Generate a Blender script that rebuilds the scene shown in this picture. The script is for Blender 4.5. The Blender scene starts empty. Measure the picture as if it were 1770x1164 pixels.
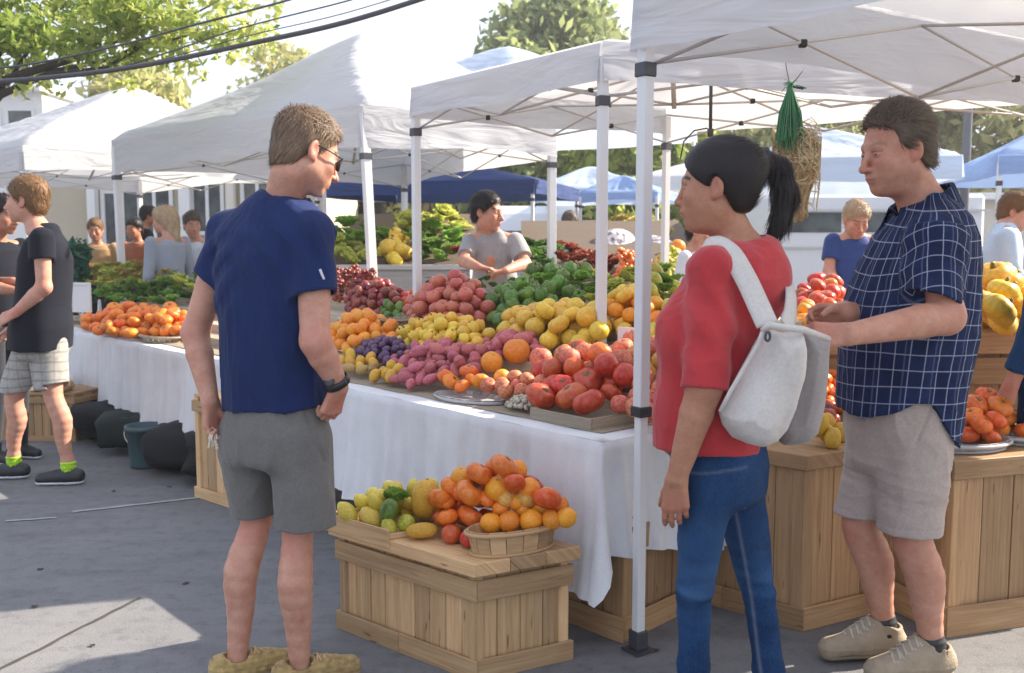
import bpy, math, random
import numpy as np
from mathutils import Vector, Matrix
R = math.radians
rnd = random.Random(7)
nrs = np.random.RandomState(7)
SC = bpy.context.scene
COL = SC.collection

# ------------------------------------------------------------------ camera
CAM_H = 1.4
FPX = 1700.0
TH = math.atan(170.0/1700.0)
cam_d = bpy.data.cameras.new('camera'); cam = bpy.data.objects.new('camera', cam_d); COL.objects.link(cam)
cam.location = (0, 0, CAM_H); cam.rotation_euler = (math.pi/2-TH, 0, 0)
cam_d.sensor_width = 36; cam_d.lens = FPX/1770*36; cam_d.clip_start = .05; cam_d.clip_end = 500
cam_d.dof.use_dof = True; cam_d.dof.focus_distance = 3.5; cam_d.dof.aperture_fstop = 5.0
SC.camera = cam

# ------------------------------------------------------------------ world, sun, exposure
SUN_EL = 34.0
SUN_AZ = 71.0          # degrees from +Y towards +X
wd = bpy.data.worlds.new("World"); SC.world = wd; wd.use_nodes = True
wn = wd.node_tree
sky = wn.nodes.new('ShaderNodeTexSky'); sky.sky_type = 'NISHITA'; sky.sun_disc = False
sky.sun_elevation = R(SUN_EL); sky.sun_rotation = R(SUN_AZ)
sky.dust_density = 3.0; sky.air_density = 1.0; sky.ozone_density = 1.0
# thin bright cloud veil over the sky, laid out by direction
tc=wn.nodes.new('ShaderNodeTexCoord'); mp=wn.nodes.new('ShaderNodeMapping'); mp.inputs['Scale'].default_value=(1,1,3); wn.links.new(tc.outputs['Generated'],mp.inputs[0])
cn=wn.nodes.new('ShaderNodeTexNoise'); cn.inputs['Scale'].default_value=2.2; cn.inputs['Detail'].default_value=6; wn.links.new(mp.outputs[0],cn.inputs['Vector'])
cr=wn.nodes.new('ShaderNodeValToRGB'); cr.color_ramp.elements[0].position=.30; cr.color_ramp.elements[0].color=(.62,.62,.62,1); cr.color_ramp.elements[1].position=.62; cr.color_ramp.elements[1].color=(.97,.97,.97,1); wn.links.new(cn.outputs['Fac'],cr.inputs[0])
mxs=wn.nodes.new('ShaderNodeMix'); mxs.data_type='RGBA'; mxs.inputs[7].default_value=(2.75,3.0,3.6,1); wn.links.new(cr.outputs[0],mxs.inputs[0]); wn.links.new(sky.outputs[0],mxs.inputs[6]); wn.links.new(mxs.outputs[2],wn.nodes['Background'].inputs[0])
wn.nodes['Background'].inputs[1].default_value = 0.15
sl = bpy.data.lights.new('sun', 'SUN'); sl.energy = 5.0; sl.angle = R(.5); sl.color = (1, .89, .74)
so = bpy.data.objects.new('sun', sl); COL.objects.link(so)
sd = Vector((math.sin(R(SUN_AZ))*math.cos(R(SUN_EL)), math.cos(R(SUN_AZ))*math.cos(R(SUN_EL)), math.sin(R(SUN_EL))))
so.rotation_euler = sd.to_track_quat('Z', 'Y').to_euler(); so.location = (20, 10, 20)
SC.view_settings.view_transform = 'Standard'; SC.view_settings.look = 'None'
SC.view_settings.exposure = 1.36; SC.view_settings.gamma = 1.0
try: SC.view_settings.use_curve_mapping = False
except Exception: pass

# ------------------------------------------------------------------ placing helpers
CT, ST = math.cos(TH), math.sin(TH)
def W(px, py, Y):
    a = (px-885)/FPX; b = (582-py)/FPX
    d = (a, CT+b*ST, -ST+b*CT); t = Y/d[1]
    return Vector((a*t, Y, CAM_H+d[2]*t))
def G(px, py, z=0.0):
    a = (px-885)/FPX; b = (582-py)/FPX
    d = (a, CT+b*ST, -ST+b*CT); t = (z-CAM_H)/d[2]
    return Vector((a*t, d[1]*t, z))

def tag(o, label=None, cat=None, group=None, kind=None):
    if label: o['label'] = label
    if cat: o['category'] = cat
    if group: o['group'] = group
    if kind: o['kind'] = kind
    return o
def empty(name, loc, label, cat, group=None):
    o = bpy.data.objects.new(name, None); COL.objects.link(o); o.location = loc; o.empty_display_size = .1
    return tag(o, label, cat, group)
def link_mesh(name, me, parent=None, mats=()):
    o = bpy.data.objects.new(name, me); COL.objects.link(o)
    for m in mats: me.materials.append(m)
    if parent is not None:
        o.parent = parent
        o.matrix_parent_inverse = Matrix.Translation(parent.location).inverted()
    return o
def copy_tree(o, loc=None, rot=None, scl=None, label=None, group=None):
    r = o.copy(); COL.objects.link(r)
    if loc is not None: r.location = loc
    if rot is not None: r.rotation_euler = rot
    if scl is not None: r.scale = scl
    if label: r['label'] = label
    if group: r['group'] = group
    for ch in list(o.children):
        c = ch.copy(); COL.objects.link(c); c.parent = r
        for g in list(ch.children):
            d = g.copy(); COL.objects.link(d); d.parent = c
    return r

# ------------------------------------------------------------------ mesh builder
class MB:
    def __init__(s): s.v=[]; s.f=[]; s.uv=[]; s.t=[]; s.sm=[]
    def face(s, idx, uvs=None, tint=.5, smooth=False):
        s.f.append(tuple(idx)); s.uv.append(uvs or [(0,0)]*len(idx)); s.t.append(tint); s.sm.append(smooth)
    def box(s, lo, hi, M=None, tint=None, bev=0.0):
        """box from lo to hi (local), mapped through matrix M; uv runs along its longest side in metres"""
        M = M or Matrix.Identity(4); tint = rnd.random() if tint is None else tint
        sz = [hi[i]-lo[i] for i in range(3)]; ax = sz.index(max(sz)); ou, ov = rnd.uniform(0,50), rnd.uniform(0,50)
        b = min(bev, .45*min(abs(q) for q in sz))
        def emit(pts):
            i0 = len(s.v)
            for p in pts: s.v.append(tuple(M @ Vector(p)))
            oth = [i for i in range(3) if i != ax]
            uv = []
            for p in pts: uv.append((p[ax]+ou, p[oth[0]]+p[oth[1]]+ov))
            s.face(range(i0, i0+len(pts)), uv, tint)
        c = [(lo[0] if i==0 else hi[0]) for i in (0,1)]
        X=(lo[0],hi[0]); Y=(lo[1],hi[1]); Z=(lo[2],hi[2])
        if b <= 0:
            for fc in (((0,0,0),(0,1,0),(1,1,0),(1,0,0)),((0,0,1),(1,0,1),(1,1,1),(0,1,1)),
                       ((0,0,0),(1,0,0),(1,0,1),(0,0,1)),((1,1,0),(0,1,0),(0,1,1),(1,1,1)),
                       ((0,1,0),(0,0,0),(0,0,1),(0,1,1)),((1,0,0),(1,1,0),(1,1,1),(1,0,1))):
                emit([(X[a],Y[q],Z[w]) for a,q,w in fc])
            return
        # bevelled box: 6 inset faces, 12 edge strips, 8 corner triangles
        def P(sx, sy, sz_, ax_):
            p = [X[sx], Y[sy], Z[sz_]]
            q = [(b if v==0 else -b) for v in (sx,sy,sz_)]
            for i in range(3):
                if i != ax_: p[i] += q[i]
            return tuple(p)
        for a in range(3):
            o1, o2 = [(1,2),(2,0),(0,1)][a]
            for side in (0,1):
                pts=[]
                for (i,j) in ((0,0),(1,0),(1,1),(0,1)):
                    k=[0,0,0]; k[a]=side; k[o1]=i; k[o2]=j
                    pts.append(P(k[0],k[1],k[2],a))
                if side==0: pts.reverse()
                emit(pts)
        for a in range(3):
            o1,o2=[(1,2),(2,0),(0,1)][a]
            for i in (0,1):
                for j in (0,1):
                    k0=[0,0,0]; k0[o1]=i; k0[o2]=j; k1=list(k0); k1[a]=1
                    pts=[P(*k0,o1),P(*k1,o1),P(*k1,o2),P(*k0,o2)]
                    if (i+j)%2==0: pts.reverse()
                    emit(pts)
        for i in (0,1):
            for j in (0,1):
                for k in (0,1):
                    pts=[P(i,j,k,0),P(i,j,k,1),P(i,j,k,2)]
                    if (i+j+k)%2==0: pts.reverse()
                    emit(pts)
    def tube(s, pts, rad, n=8, tint=.5, cap=True, flat=None):
        pts=[Vector(p) for p in pts]; rs = rad if isinstance(rad,(list,tuple)) else [rad]*len(pts)
        rings=[]; up=None; acc=0
        for i,p in enumerate(pts):
            t=(pts[min(i+1,len(pts)-1)]-pts[max(i-1,0)]).normalized()
            if up is None:
                up=Vector((0,0,1)) if abs(t.z)<.9 else Vector((1,0,0))
            a=t.cross(up).normalized(); b=t.cross(a).normalized(); up=-b if (-b).dot(up)>0 else b
            if i: acc+=(p-pts[i-1]).length
            i0=len(s.v)
            for k in range(n):
                an=2*math.pi*(k+.5)/n
                s.v.append(tuple(p+a*math.cos(an)*rs[i]*(flat or 1)+b*math.sin(an)*rs[i]))
            rings.append((i0,acc))
        for (a0,u0),(b0,u1) in zip(rings,rings[1:]):
            for k in range(n):
                k2=(k+1)%n
                s.face((a0+k,a0+k2,b0+k2,b0+k),[(u0,k/n),(u0,(k+1)/n),(u1,(k+1)/n),(u1,k/n)],tint,n>4)
        if cap:
            s.face(list(range(rings[0][0],rings[0][0]+n))[::-1],None,tint)
            s.face(range(rings[-1][0],rings[-1][0]+n),None,tint)
    def grid(s, fn, nu, nv, tint=.5, uvs=(1,1), smooth=True):
        i0=len(s.v)
        for i in range(nu+1):
            for j in range(nv+1): s.v.append(tuple(fn(i/nu,j/nv)))
        for i in range(nu):
            for j in range(nv):
                a=i0+i*(nv+1)+j; b=a+nv+1
                q=[(i/nu*uvs[0],j/nv*uvs[1]),((i+1)/nu*uvs[0],j/nv*uvs[1]),((i+1)/nu*uvs[0],(j+1)/nv*uvs[1]),(i/nu*uvs[0],(j+1)/nv*uvs[1])]
                s.face((a,b,b+1,a+1),q,tint,smooth)
    def lathe(s, prof, n=24, M=None, tint=.5, lobes=0, amp=0.0):
        M=M or Matrix.Identity(4); i0=len(s.v)
        for (r,z) in prof:
            for k in range(n):
                a=2*math.pi*k/n; rr=r*(1+amp*math.cos(lobes*a)) if lobes else r
                s.v.append(tuple(M@Vector((rr*math.cos(a),rr*math.sin(a),z))))
        for i in range(len(prof)-1):
            for k in range(n):
                k2=(k+1)%n; a=i0+i*n; b=a+n
                s.face((a+k,a+k2,b+k2,b+k),[(k/n,i),((k+1)/n,i),((k+1)/n,i+1),(k/n,i+1)],tint,True)
    def mesh(s, name):
        me=bpy.data.meshes.new(name); me.from_pydata(s.v,[],s.f)
        ul=me.uv_layers.new(name='UVMap'); flat=[c for f in s.uv for p in f for c in p]
        ul.data.foreach_set('uv',flat)
        at=me.attributes.new('tint','FLOAT','FACE'); at.data.foreach_set('value',s.t)
        me.polygons.foreach_set('use_smooth',s.sm); me.update()
        return me
    def build(s, name, mat, parent=None):
        me=s.mesh(name)
        # local origin for top-level meshes: bottom centre
        if parent is None and s.v:
            a=np.array(s.v); c=Vector(((a[:,0].min()+a[:,0].max())/2,(a[:,1].min()+a[:,1].max())/2,a[:,2].min()))
            me.transform(Matrix.Translation(-c)); o=link_mesh(name,me,None,[mat]); o.location=c; return o
        return link_mesh(name,me,parent,[mat])

def quads_mesh(V, F, smooth=True):
    """fast mesh from numpy V (n,3) and F (m,k)"""
    me=bpy.data.meshes.new('m'); k=F.shape[1]
    me.vertices.add(len(V)); me.vertices.foreach_set('co',np.ascontiguousarray(V,dtype=np.float32).ravel())
    me.loops.add(len(F)*k); me.loops.foreach_set('vertex_index',np.ascontiguousarray(F,dtype=np.int32).ravel())
    me.polygons.add(len(F)); me.polygons.foreach_set('loop_start',np.arange(0,len(F)*k,k,dtype=np.int32))
    try: me.polygons.foreach_set('loop_total',np.full(len(F),k,dtype=np.int32))
    except Exception: pass
    me.polygons.foreach_set('use_smooth',np.full(len(F),smooth,dtype=bool))
    me.update(calc_edges=True); return me

# ------------------------------------------------------------------ materials
def srgb(r,g,b):
    f=lambda c:(c/255/12.92 if c/255<=.04045 else ((c/255+.055)/1.055)**2.4)
    return (f(r),f(g),f(b),1)
class NT:
    def __init__(s,name):
        s.m=bpy.data.materials.new(name); s.m.use_nodes=True; s.t=s.m.node_tree; s.n=s.t.nodes; s.b=s.n['Principled BSDF']; s.out=s.n['Material Output']
    def nd(s,ty,**kw):
        n=s.n.new(ty)
        for k,v in kw.items():
            if k.startswith('i_'): n.inputs[k[2:]].default_value=v
            else: setattr(n,k,v)
        return n
    def l(s,a,b): s.t.links.new(a,b)
    def set(s,**kw):
        for k,v in kw.items(): s.b.inputs[k.replace('_',' ')].default_value=v
    def noise(s,scale,vec=None,detail=4,rough=.55,dist=0):
        n=s.nd('ShaderNodeTexNoise'); n.inputs['Scale'].default_value=scale; n.inputs['Detail'].default_value=detail
        n.inputs['Roughness'].default_value=rough; n.inputs['Distortion'].default_value=dist
        if vec: s.l(vec,n.inputs['Vector'])
        return n.outputs['Fac']
    def ramp(s,fac,stops,interp='LINEAR'):
        r=s.nd('ShaderNodeValToRGB'); r.color_ramp.interpolation=interp; e=r.color_ramp.elements
        while len(e)<len(stops): e.new(.5)
        for i,(p,c) in enumerate(stops):
            e[i].position=p; e[i].color=c if len(c)==4 else (*c,1)
        s.l(fac,r.inputs[0]); return r.outputs[0]
    def mix(s,a,b,fac,mode='MIX'):
        m=s.nd('ShaderNodeMix'); m.data_type='RGBA'; m.blend_type=mode
        for inp,v in ((m.inputs[6],a),(m.inputs[7],b),(m.inputs[0],fac)):
            if hasattr(v,'links') : s.l(v,inp)
            else: inp.default_value=v
        return m.outputs[2]
    def math(s,op,a,b=0.0,c=None):
        m=s.nd('ShaderNodeMath'); m.operation=op
        for i,v in enumerate((a,b) if c is None else (a,b,c)):
            if hasattr(v,'links'): s.l(v,m.inputs[i])
            else: m.inputs[i].default_value=v
        return m.outputs[0]
    def bump(s,h,strength=.3,dist=.01):
        b=s.nd('ShaderNodeBump'); b.inputs['Strength'].default_value=strength; b.inputs['Distance'].default_value=dist
        s.l(h,b.inputs['Height']); s.l(b.outputs[0],s.b.inputs['Normal']); return b
    def obj(s): 
        return s.nd('ShaderNodeTexCoord').outputs['Object']
    def uv(s): return s.nd('ShaderNodeUVMap').outputs[0]
    def geo(s): return s.nd('ShaderNodeNewGeometry').outputs['Position']
    def attr(s,n): 
        a=s.nd('ShaderNodeAttribute'); a.attribute_name=n; return a
    def mapv(s,vec,scale):
        m=s.nd('ShaderNodeMapping'); s.l(vec,m.inputs[0]); m.inputs['Scale'].default_value=scale; return m.outputs[0]
    def base(s,c):
        if hasattr(c,'links'): s.l(c,s.b.inputs['Base Color'])
        else: s.b.inputs['Base Color'].default_value=c
    def translucent(s,color,fac):
        tr=s.nd('ShaderNodeBsdfTranslucent'); mx=s.nd('ShaderNodeMixShader')
        if hasattr(color,'links'): s.l(color,tr.inputs[0])
        else: tr.inputs[0].default_value=color
        mx.inputs[0].default_value=fac
        s.l(s.b.outputs[0],mx.inputs[1]); s.l(tr.outputs[0],mx.inputs[2]); s.l(mx.outputs[0],s.out.inputs[0])

def mat_plain(name,col,rough=.6,metal=0,var=.15,scale=12,bump=0.0,spec=.5):
    t=NT(name); o=t.obj(); n=t.noise(scale,o)
    c=t.mix((col[0]*(1-var),col[1]*(1-var),col[2]*(1-var),1),(min(1,col[0]*(1+var)),min(1,col[1]*(1+var)),min(1,col[2]*(1+var)),1),n)
    t.base(c); t.set(Roughness=rough,Metallic=metal); t.b.inputs['Specular IOR Level'].default_value=spec
    if bump: t.bump(t.noise(scale*6,o),bump,.005)
    return t.m
def mat_wood(name,c0,c1,c2,rough=.62):
    t=NT(name); uv=t.uv()
    g=t.noise(3.0,t.mapv(uv,(.8,22,1)),5,.6,.8); g2=t.noise(60,t.mapv(uv,(.25,3,1)),3)
    col=t.ramp(g,[(.25,c0),(.5,c1),(.75,c2)])
    tint=t.attr('tint').outputs['Fac']
    v=t.math('MULTIPLY_ADD',tint,.56,.68)
    hs=t.nd('ShaderNodeHueSaturation'); t.l(col,hs.inputs['Color']); t.l(v,hs.inputs['Value'])
    kn=t.noise(2.2,t.mapv(uv,(4.0,26,1)),1,.4); kk=t.ramp(kn,[(.70,(1,1,1)),(.76,(.40,.28,.20))])
    st=t.noise(1.3,t.obj(),4); stc=t.ramp(st,[(.35,(.78,.74,.7)),(.6,(1,1,1))])
    col=t.mix(hs.outputs[0],kk,.8,'MULTIPLY'); col=t.mix(col,stc,.8,'MULTIPLY')
    col=t.mix(col,t.ramp(g2,[(.3,(.8,.8,.8)),(.7,(1.0,1.0,1.0))]),.5,'MULTIPLY')
    t.base(col); t.set(Roughness=rough); t.bump(t.math('ADD',g,g2),.35,.002); return t.m
def mat_fabric(name,col,col2=None,rough=.9,weave=900,var=.12,transl=0,bump=.25,sheen=.2):
    t=NT(name); o=t.obj()
    n=t.noise(7,o,4); n2=t.noise(weave/6,o,2)
    c2=col2 or (col[0]*.8,col[1]*.8,col[2]*.8,1)
    c=t.mix(col,c2,t.ramp(n,[(.35,(0,0,0)),(.7,(1,1,1))]))
    c=t.mix(c,t.ramp(n2,[(.3,(1-var,)*3),(.7,(1+var,)*3)]),1.0,'MULTIPLY')
    t.base(c); t.set(Roughness=rough); t.b.inputs['Sheen Weight'].default_value=sheen; t.b.inputs['Specular IOR Level'].default_value=.25
    t.bump(t.math('ADD',n2,t.math('MULTIPLY',t.noise(28,o,3),3.0)),bump,.002)
    if transl: t.translucent(col,transl)
    return t.m
M={}
M['canopy']=None
def mat_canopy(name,col,transl=.35):
    t=NT(name); p=t.obj(); n=t.noise(1.2,t.mapv(p,(1,1,3)),4,.6); 
    c=t.mix(col,(col[0]*.86,col[1]*.86,col[2]*.86,1),n); t.base(c); t.set(Roughness=.75); t.b.inputs['Specular IOR Level'].default_value=.2
    cr=t.noise(1.6,t.mapv(p,(1,1,5)),3,.5,1.0); t.bump(cr,.5,.06)
    t.translucent((min(1,col[0]*1.0),min(1,col[1]*.975),min(1,col[2]*.93),1),transl); return t.m
M['canopy']=mat_canopy('white_canopy_fabric',(.69,.70,.735,1),.36)
M['canopy_blue']=mat_canopy('light_blue_canopy_fabric',(.34,.47,.74,1),.35)
M['canopy_navy']=mat_canopy('navy_canopy_fabric',(.045,.075,.20,1),.15)
M['canopy_pale']=mat_canopy('pale_blue_canopy_fabric',(.62,.72,.88,1),.4)
M['pole']=mat_plain('white_painted_steel',(.72,.72,.72),.35,0,.06,9)
M['truss']=mat_plain('grey_steel',(.55,.54,.52),.45,.1,.12,9)
M['black']=mat_plain('black_plastic',(.018,.02,.022),.45,0,.3,15)
M['dark']=mat_plain('dark_steel',(.07,.07,.08),.5,.3,.2,15)
M['wood']=mat_wood('pine_crate_wood',(.46,.27,.125),(.64,.41,.205),(.76,.53,.29))
M['wood2']=mat_wood('stand_wood',(.31,.18,.085),(.46,.28,.135),(.56,.36,.185))
M['tray']=mat_wood('weathered_tray_wood',(.30,.24,.17),(.44,.36,.26),(.54,.46,.35))
M['cloth']=mat_fabric('white_table_cloth',(.80,.80,.81,1),(.72,.72,.74,1),.85,900,.04,.12,.15,.1)
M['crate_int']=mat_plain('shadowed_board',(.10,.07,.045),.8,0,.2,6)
# ================================================================== GROUND
def make_ground():
    t=NT('worn_asphalt'); p=t.geo()
    n1=t.noise(.8,p,5,.6); n2=t.noise(170,p,3,.7); n3=t.noise(14,p,5,.65); n4=t.noise(45,p,3,.6)
    c=t.ramp(n1,[(.3,(.145,.146,.152)),(.7,(.215,.212,.215))])
    c=t.mix(c,t.ramp(n2,[(.32,(.74,.74,.74)),(.5,(1,1,1)),(.68,(1.2,1.2,1.18))]),.8,'MULTIPLY')
    c=t.mix(c,t.ramp(n3,[(.34,(.72,.72,.74)),(.5,(1,1,1))]),.7,'MULTIPLY')
    c=t.mix(c,t.ramp(n4,[(.30,(.6,.6,.6)),(.38,(1,1,1))]),.6,'MULTIPLY')
    # long stains and scuffs
    s=t.noise(1.4,t.mapv(p,(.7,2.6,1)),4,.6,.6); c=t.mix(c,t.ramp(s,[(.36,(.78,.78,.79)),(.5,(1,1,1))]),.8,'MULTIPLY')
    v=t.nd('ShaderNodeTexVoronoi'); v.feature='DISTANCE_TO_EDGE'; v.inputs['Scale'].default_value=.55
    dm=t.nd('ShaderNodeVectorMath'); dm.operation='ADD'; t.l(p,dm.inputs[0])
    nn=t.nd('ShaderNodeTexNoise'); nn.inputs['Scale'].default_value=3.0; t.l(p,nn.inputs['Vector']); t.l(nn.outputs['Color'],dm.inputs[1]); t.l(dm.outputs[0],v.inputs['Vector'])
    c=t.mix(c,t.ramp(v.outputs['Distance'],[(.0,(.45,.45,.45)),(.006,(1,1,1))]),.08,'MULTIPLY')
    t.base(c); t.set(Roughness=.85); t.b.inputs['Specular IOR Level'].default_value=.3
    t.bump(t.math('ADD',n2,n3),.6,.005); return t.m
M['asphalt']=make_ground()
mb=MB(); mb.grid(lambda u,v:(-150+300*u,-20+320*v,0),12,12)
g=mb.build('ground',M['asphalt']); tag(g,kind='structure')
# thin cast shadow painted through the sunlit patch, and two faded painted lines
def strip(name,pts,w,z,mat,kind='structure'):
    mb=MB(); a=[Vector((p.x,p.y,z)) for p in pts]; L=[]
    for i,p in enumerate(a):
        d=(a[min(i+1,len(a)-1)]-a[max(i-1,0)]).normalized(); n=Vector((-d.y,d.x,0))*w/2*rnd.uniform(.8,1.2)
        mb.v+= [tuple(p-n),tuple(p+n)]
    for i in range(len(a)-1): mb.face((2*i,2*i+2,2*i+3,2*i+1))
    o=mb.build(name,mat); tag(o,kind=kind); return o
M['joint']=mat_plain('shadow_strip_dark',(.055,.05,.045),.8,0,.2,20)  # dark colour of the painted cast shadow strip
M['line']=mat_plain('worn_white_road_paint',(.34,.34,.33),.8,0,.35,30)
def lerp_pts(a,b,n,j=.004): return [a.lerp(b,i/n)+Vector((rnd.uniform(-j,j),rnd.uniform(-j,j),0)) for i in range(n+1)]
strip('painted_shadow_strip',lerp_pts(G(-160,1240),G(243,1034),20),.014,.004,M['joint'])  # dark strip laid on the ground as a painted cast shadow
strip('painted_line',lerp_pts(G(125,886),G(372,858),14),.03,.004,M['line'])
strip('painted_line',lerp_pts(G(10,902),G(98,896),6),.025,.004,M['line'])

# ================================================================== TENTS
def canopy_tent(corners,zb,vh,peak,legs,label,group=None,mat='canopy',truss=True,seed=0,lean=None,wr=1.0,legr=.019,toph=None):
    """corners: 4 (x,y) in order; zb = bottom of valance; peak=(x,y,z); legs = indices of corners with a leg"""
    C4=[Vector((c[0],c[1],0)) for c in corners]; cen=sum(C4,Vector())/4; zt=zb+vh
    root=empty('canopy_tent',(cen.x,cen.y,0),label,'tent',group)
    pk=Vector(peak); rr=random.Random(seed); ph=[rr.uniform(0,6) for _ in range(8)]
    def edgez(a,b): # the eaves sag a little between the legs
        return 0
    def roof(u,v):
        a,b=2*u-1,2*v-1
        p=C4[0]*(1-u)*(1-v)+C4[1]*u*(1-v)+C4[2]*u*v+C4[3]*(1-u)*v
        m=max(abs(a),abs(b)); t=1-m
        m2=math.sqrt(m*m+.012)-.0545*(1 if True else 0); t2=max(0,1-m2); tt=t2/.9450 if t>0 else 0
        h=tt-.015*math.sin(math.pi*min(1,tt))
        p=p+(Vector((pk.x,pk.y,0))-cen)*t
        sag=-.06*math.sin(math.pi*min(1,t*1.1))*(1-min(1,1.3*min(abs(a),abs(b))/max(m,.05)))
        an=math.atan2(b,a)
        w=(.008*math.sin(an*19+ph[0]+6*t)+.006*math.sin(an*31+ph[1])+.007*math.sin(13*a+9*b*b+ph[2]))*wr*math.sin(math.pi*min(1,t*1.3))
        return Vector((p.x,p.y,zt+(pk.z-zt)*h+sag+w))
    mb=MB(); mb.grid(roof,44,44); mb.build('roof',M[mat],root)
    mb=MB()
    for i in range(4):
        A,B=C4[i],C4[(i+1)%4]; L=(B-A).length; n=(B-A).normalized(); n=Vector((n.y,-n.x,0))
        if (A-cen).dot(n)<0: n=-n
        def val(u,v,A=A,B=B,n=n,L=L,i=i):
            p=A.lerp(B,u); arch=.02*math.sin(math.pi*u); e=min(u,1-u)*L
            o=.012*math.sin(u*L*5.1+ph[3]+i)*v+.006*math.sin(u*L*17+ph[4]+i*2)*v+.012*v
            return Vector((p.x,p.y,0))+n*(o+.004)+Vector((0,0,zt+.004-(vh-.01+arch*-1)*v-.016*math.sin(u*math.pi*2+ph[5])*v))
        mb.grid(val,36,6)
    mb.build('valance',M[mat],root)
    if truss:
        mb=MB(); joints=[]; zh=zb+vh-.05; zl=zb-.03; r=.0065
        def bar(p,q): mb.tube([p,q],r,6)
        mids=[]
        for i in range(4):
            A,B=C4[i]*.97+cen*.03,C4[(i+1)%4]*.97+cen*.03; Mi=(A+B)/2; mids.append(Mi)
            up=lambda p,z:Vector((p.x,p.y,z))
            bar(up(A,zh),up(Mi,zl)); bar(up(B,zh),up(Mi,zl)); bar(up(A,zl),up(Mi,zh)); bar(up(B,zl),up(Mi,zh))
            joints+=[up(Q,(zh+zl)/2-.005) for Q in (A.lerp(Mi,.5),B.lerp(Mi,.5))]
        for Mi in mids:
            bar(Vector((Mi.x,Mi.y,zh)),Vector((cen.x,cen.y,zl+.1))); bar(Vector((Mi.x,Mi.y,zl)),Vector((cen.x,cen.y,zh+.12)))
            q=(Mi+cen)/2; joints.append(Vector((q.x,q.y,(zh+zl)/2+.055)))
        mb.tube([Vector((cen.x,cen.y,zl+.08)),Vector((pk.x,pk.y,pk.z-.05))],.014,8)
        mb.build('truss',M['truss'],root)
        for q in joints: kn=MB(); kn.box((-.014,-.014,-.014),(.014,.014,.014),Matrix.Translation(q),.5,.004); kn.build('truss_joint',M['black'],root)
    for i in legs:
        p=C4[i]*.985+cen*.015; bx,by=(lean or {}).get(i,(0,0))
        d=(C4[(i+1)%4]-C4[i]).normalized(); an=math.atan2(d.y,d.x)
        Mt=Matrix.Translation((p.x,p.y,0))@Matrix.Rotation(an,4,'Z')
        sh=Matrix.Identity(4); sh[0][2]=0; 
        top=zb+vh-.06
        mb=MB(); q=Vector((p.x+bx,p.y+by,0))
        # leg: two telescoping square tubes with a leaning foot if asked
        def sq(z0,z1,r,mbx,bev=.003):
            S=Matrix.Identity(4); S[0][2]=-bx/top; S[1][2]=-by/top
            mbx.box((-r,-r,z0),(r,r,z1),Matrix.Translation((p.x+bx,p.y+by,0))@S@Matrix.Rotation(an,4,'Z'),.5,bev)
        sq(.012,.84,legr*.82,mb); sq(.84,top,legr,mb)
        leg=mb.build('leg',M['pole'],root)
        mb=MB(); sq(.81,.845,legr*1.28,mb); mb.build('leg_clamp',M['black'],leg)
        mb=MB(); sq(0.003,.010,legr*2.0,mb,.0); sq(.012,.075,legr*1.2,mb); mb.build('foot',M['dark'],leg)
        mb=MB(); sq(zb-.075,zb-.03,legr*1.28,mb); mb.build('corner_bracket',M['dark'],leg)
    return root
def g2(px,py,z): q=G(px,py,z); return (q.x,q.y)
canopy_tent([(.397,3.231),(2.80,4.85),(4.62,2.95),(2.38,1.09)],1.99,.30,(2.5,3.1,2.95),[0],
    'nearest white canopy tent at the upper right, over the man in plaid',seed=1,legr=.0205)
canopy_tent([g2(712,213,2.055),g2(1040,153,2.055),g2(1795,190,2.055),g2(1152,240,2.055)],2.055,.20,(.85,5.35,2.44),[0,1,3],
    'white canopy tent in the middle of the picture, its corner above the red tomatoes',seed=2,legr=.021)
canopy_tent([g2(195,298,2.05),g2(630,257,2.05),g2(960,274,2.05),g2(700,322,2.05)],2.05,.31,(W(640,60,9.2).x,9.2,W(640,56,9.2).z),[0,1,2,3],
    'large white canopy tent with a tall pointed roof behind the man in the navy shirt',seed=3,legr=.03,lean={1:(.09,0),0:(.03,0)})
canopy_tent([(-5.05,10.3),(-2.9,12.6),(-5.8,15.5),(-8.2,13.2)],2.10,.25,(-4.62,12.2,3.22),[0,1,2],
    'white canopy tent with a sunlit wrinkled roof at the far left',seed=4,legr=.03,wr=2.2,lean={1:(-.1,0)})
canopy_tent([(-2.4,12.5),(.2,10.6),(2.4,13),(-.2,15)],2.62,.25,(-.05,12.6,3.78),[0,2],
    'pale blue canopy roof showing between the two big white tents',mat='canopy_pale',truss=False,seed=5)
# low far tents
canopy_tent([(-2.9,14.6),(.30,13.6),(1.1,16.4),(-2.0,17.2)],1.98,.22,(-.95,15.0,2.55),[0,1,2],
    'navy blue canopy tent beyond the vendor in the grey shirt',mat='canopy_navy',truss=False,seed=6,legr=.022)
canopy_tent([(.35,17),(2.15,16.4),(2.8,19),(.8,19.4)],2.0,.24,(1.4,17.6,2.66),[0,1],
    'pale blue canopy tent just right of the navy tent',mat='canopy_pale',truss=False,seed=7,legr=.022)
canopy_tent([(1.05,15.4),(2.2,15.0),(2.7,16.0),(1.5,16.3)],1.94,.16,(1.75,15.6,2.38),[0,1],
    'small mid blue canopy tent between two white poles',mat='canopy_blue',truss=False,seed=8,legr=.022)
canopy_tent([(2.15,16.6),(5.0,16.0),(6.0,19),(2.9,19.5)],2.15,.28,(3.9,17.6,2.9),[0,1],
    'white canopy tent seen just left of the woman with the ponytail',truss=False,seed=9,legr=.022)
canopy_tent([(2.6,9.7),(4.25,9.4),(5.1,12.2),(2.9,12.6)],1.92,.26,(3.05,10.9,2.62),[0],
    'pale blue canopy tent behind the hanging straw bundle',mat='canopy_pale',truss=False,seed=10,legr=.02)
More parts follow.
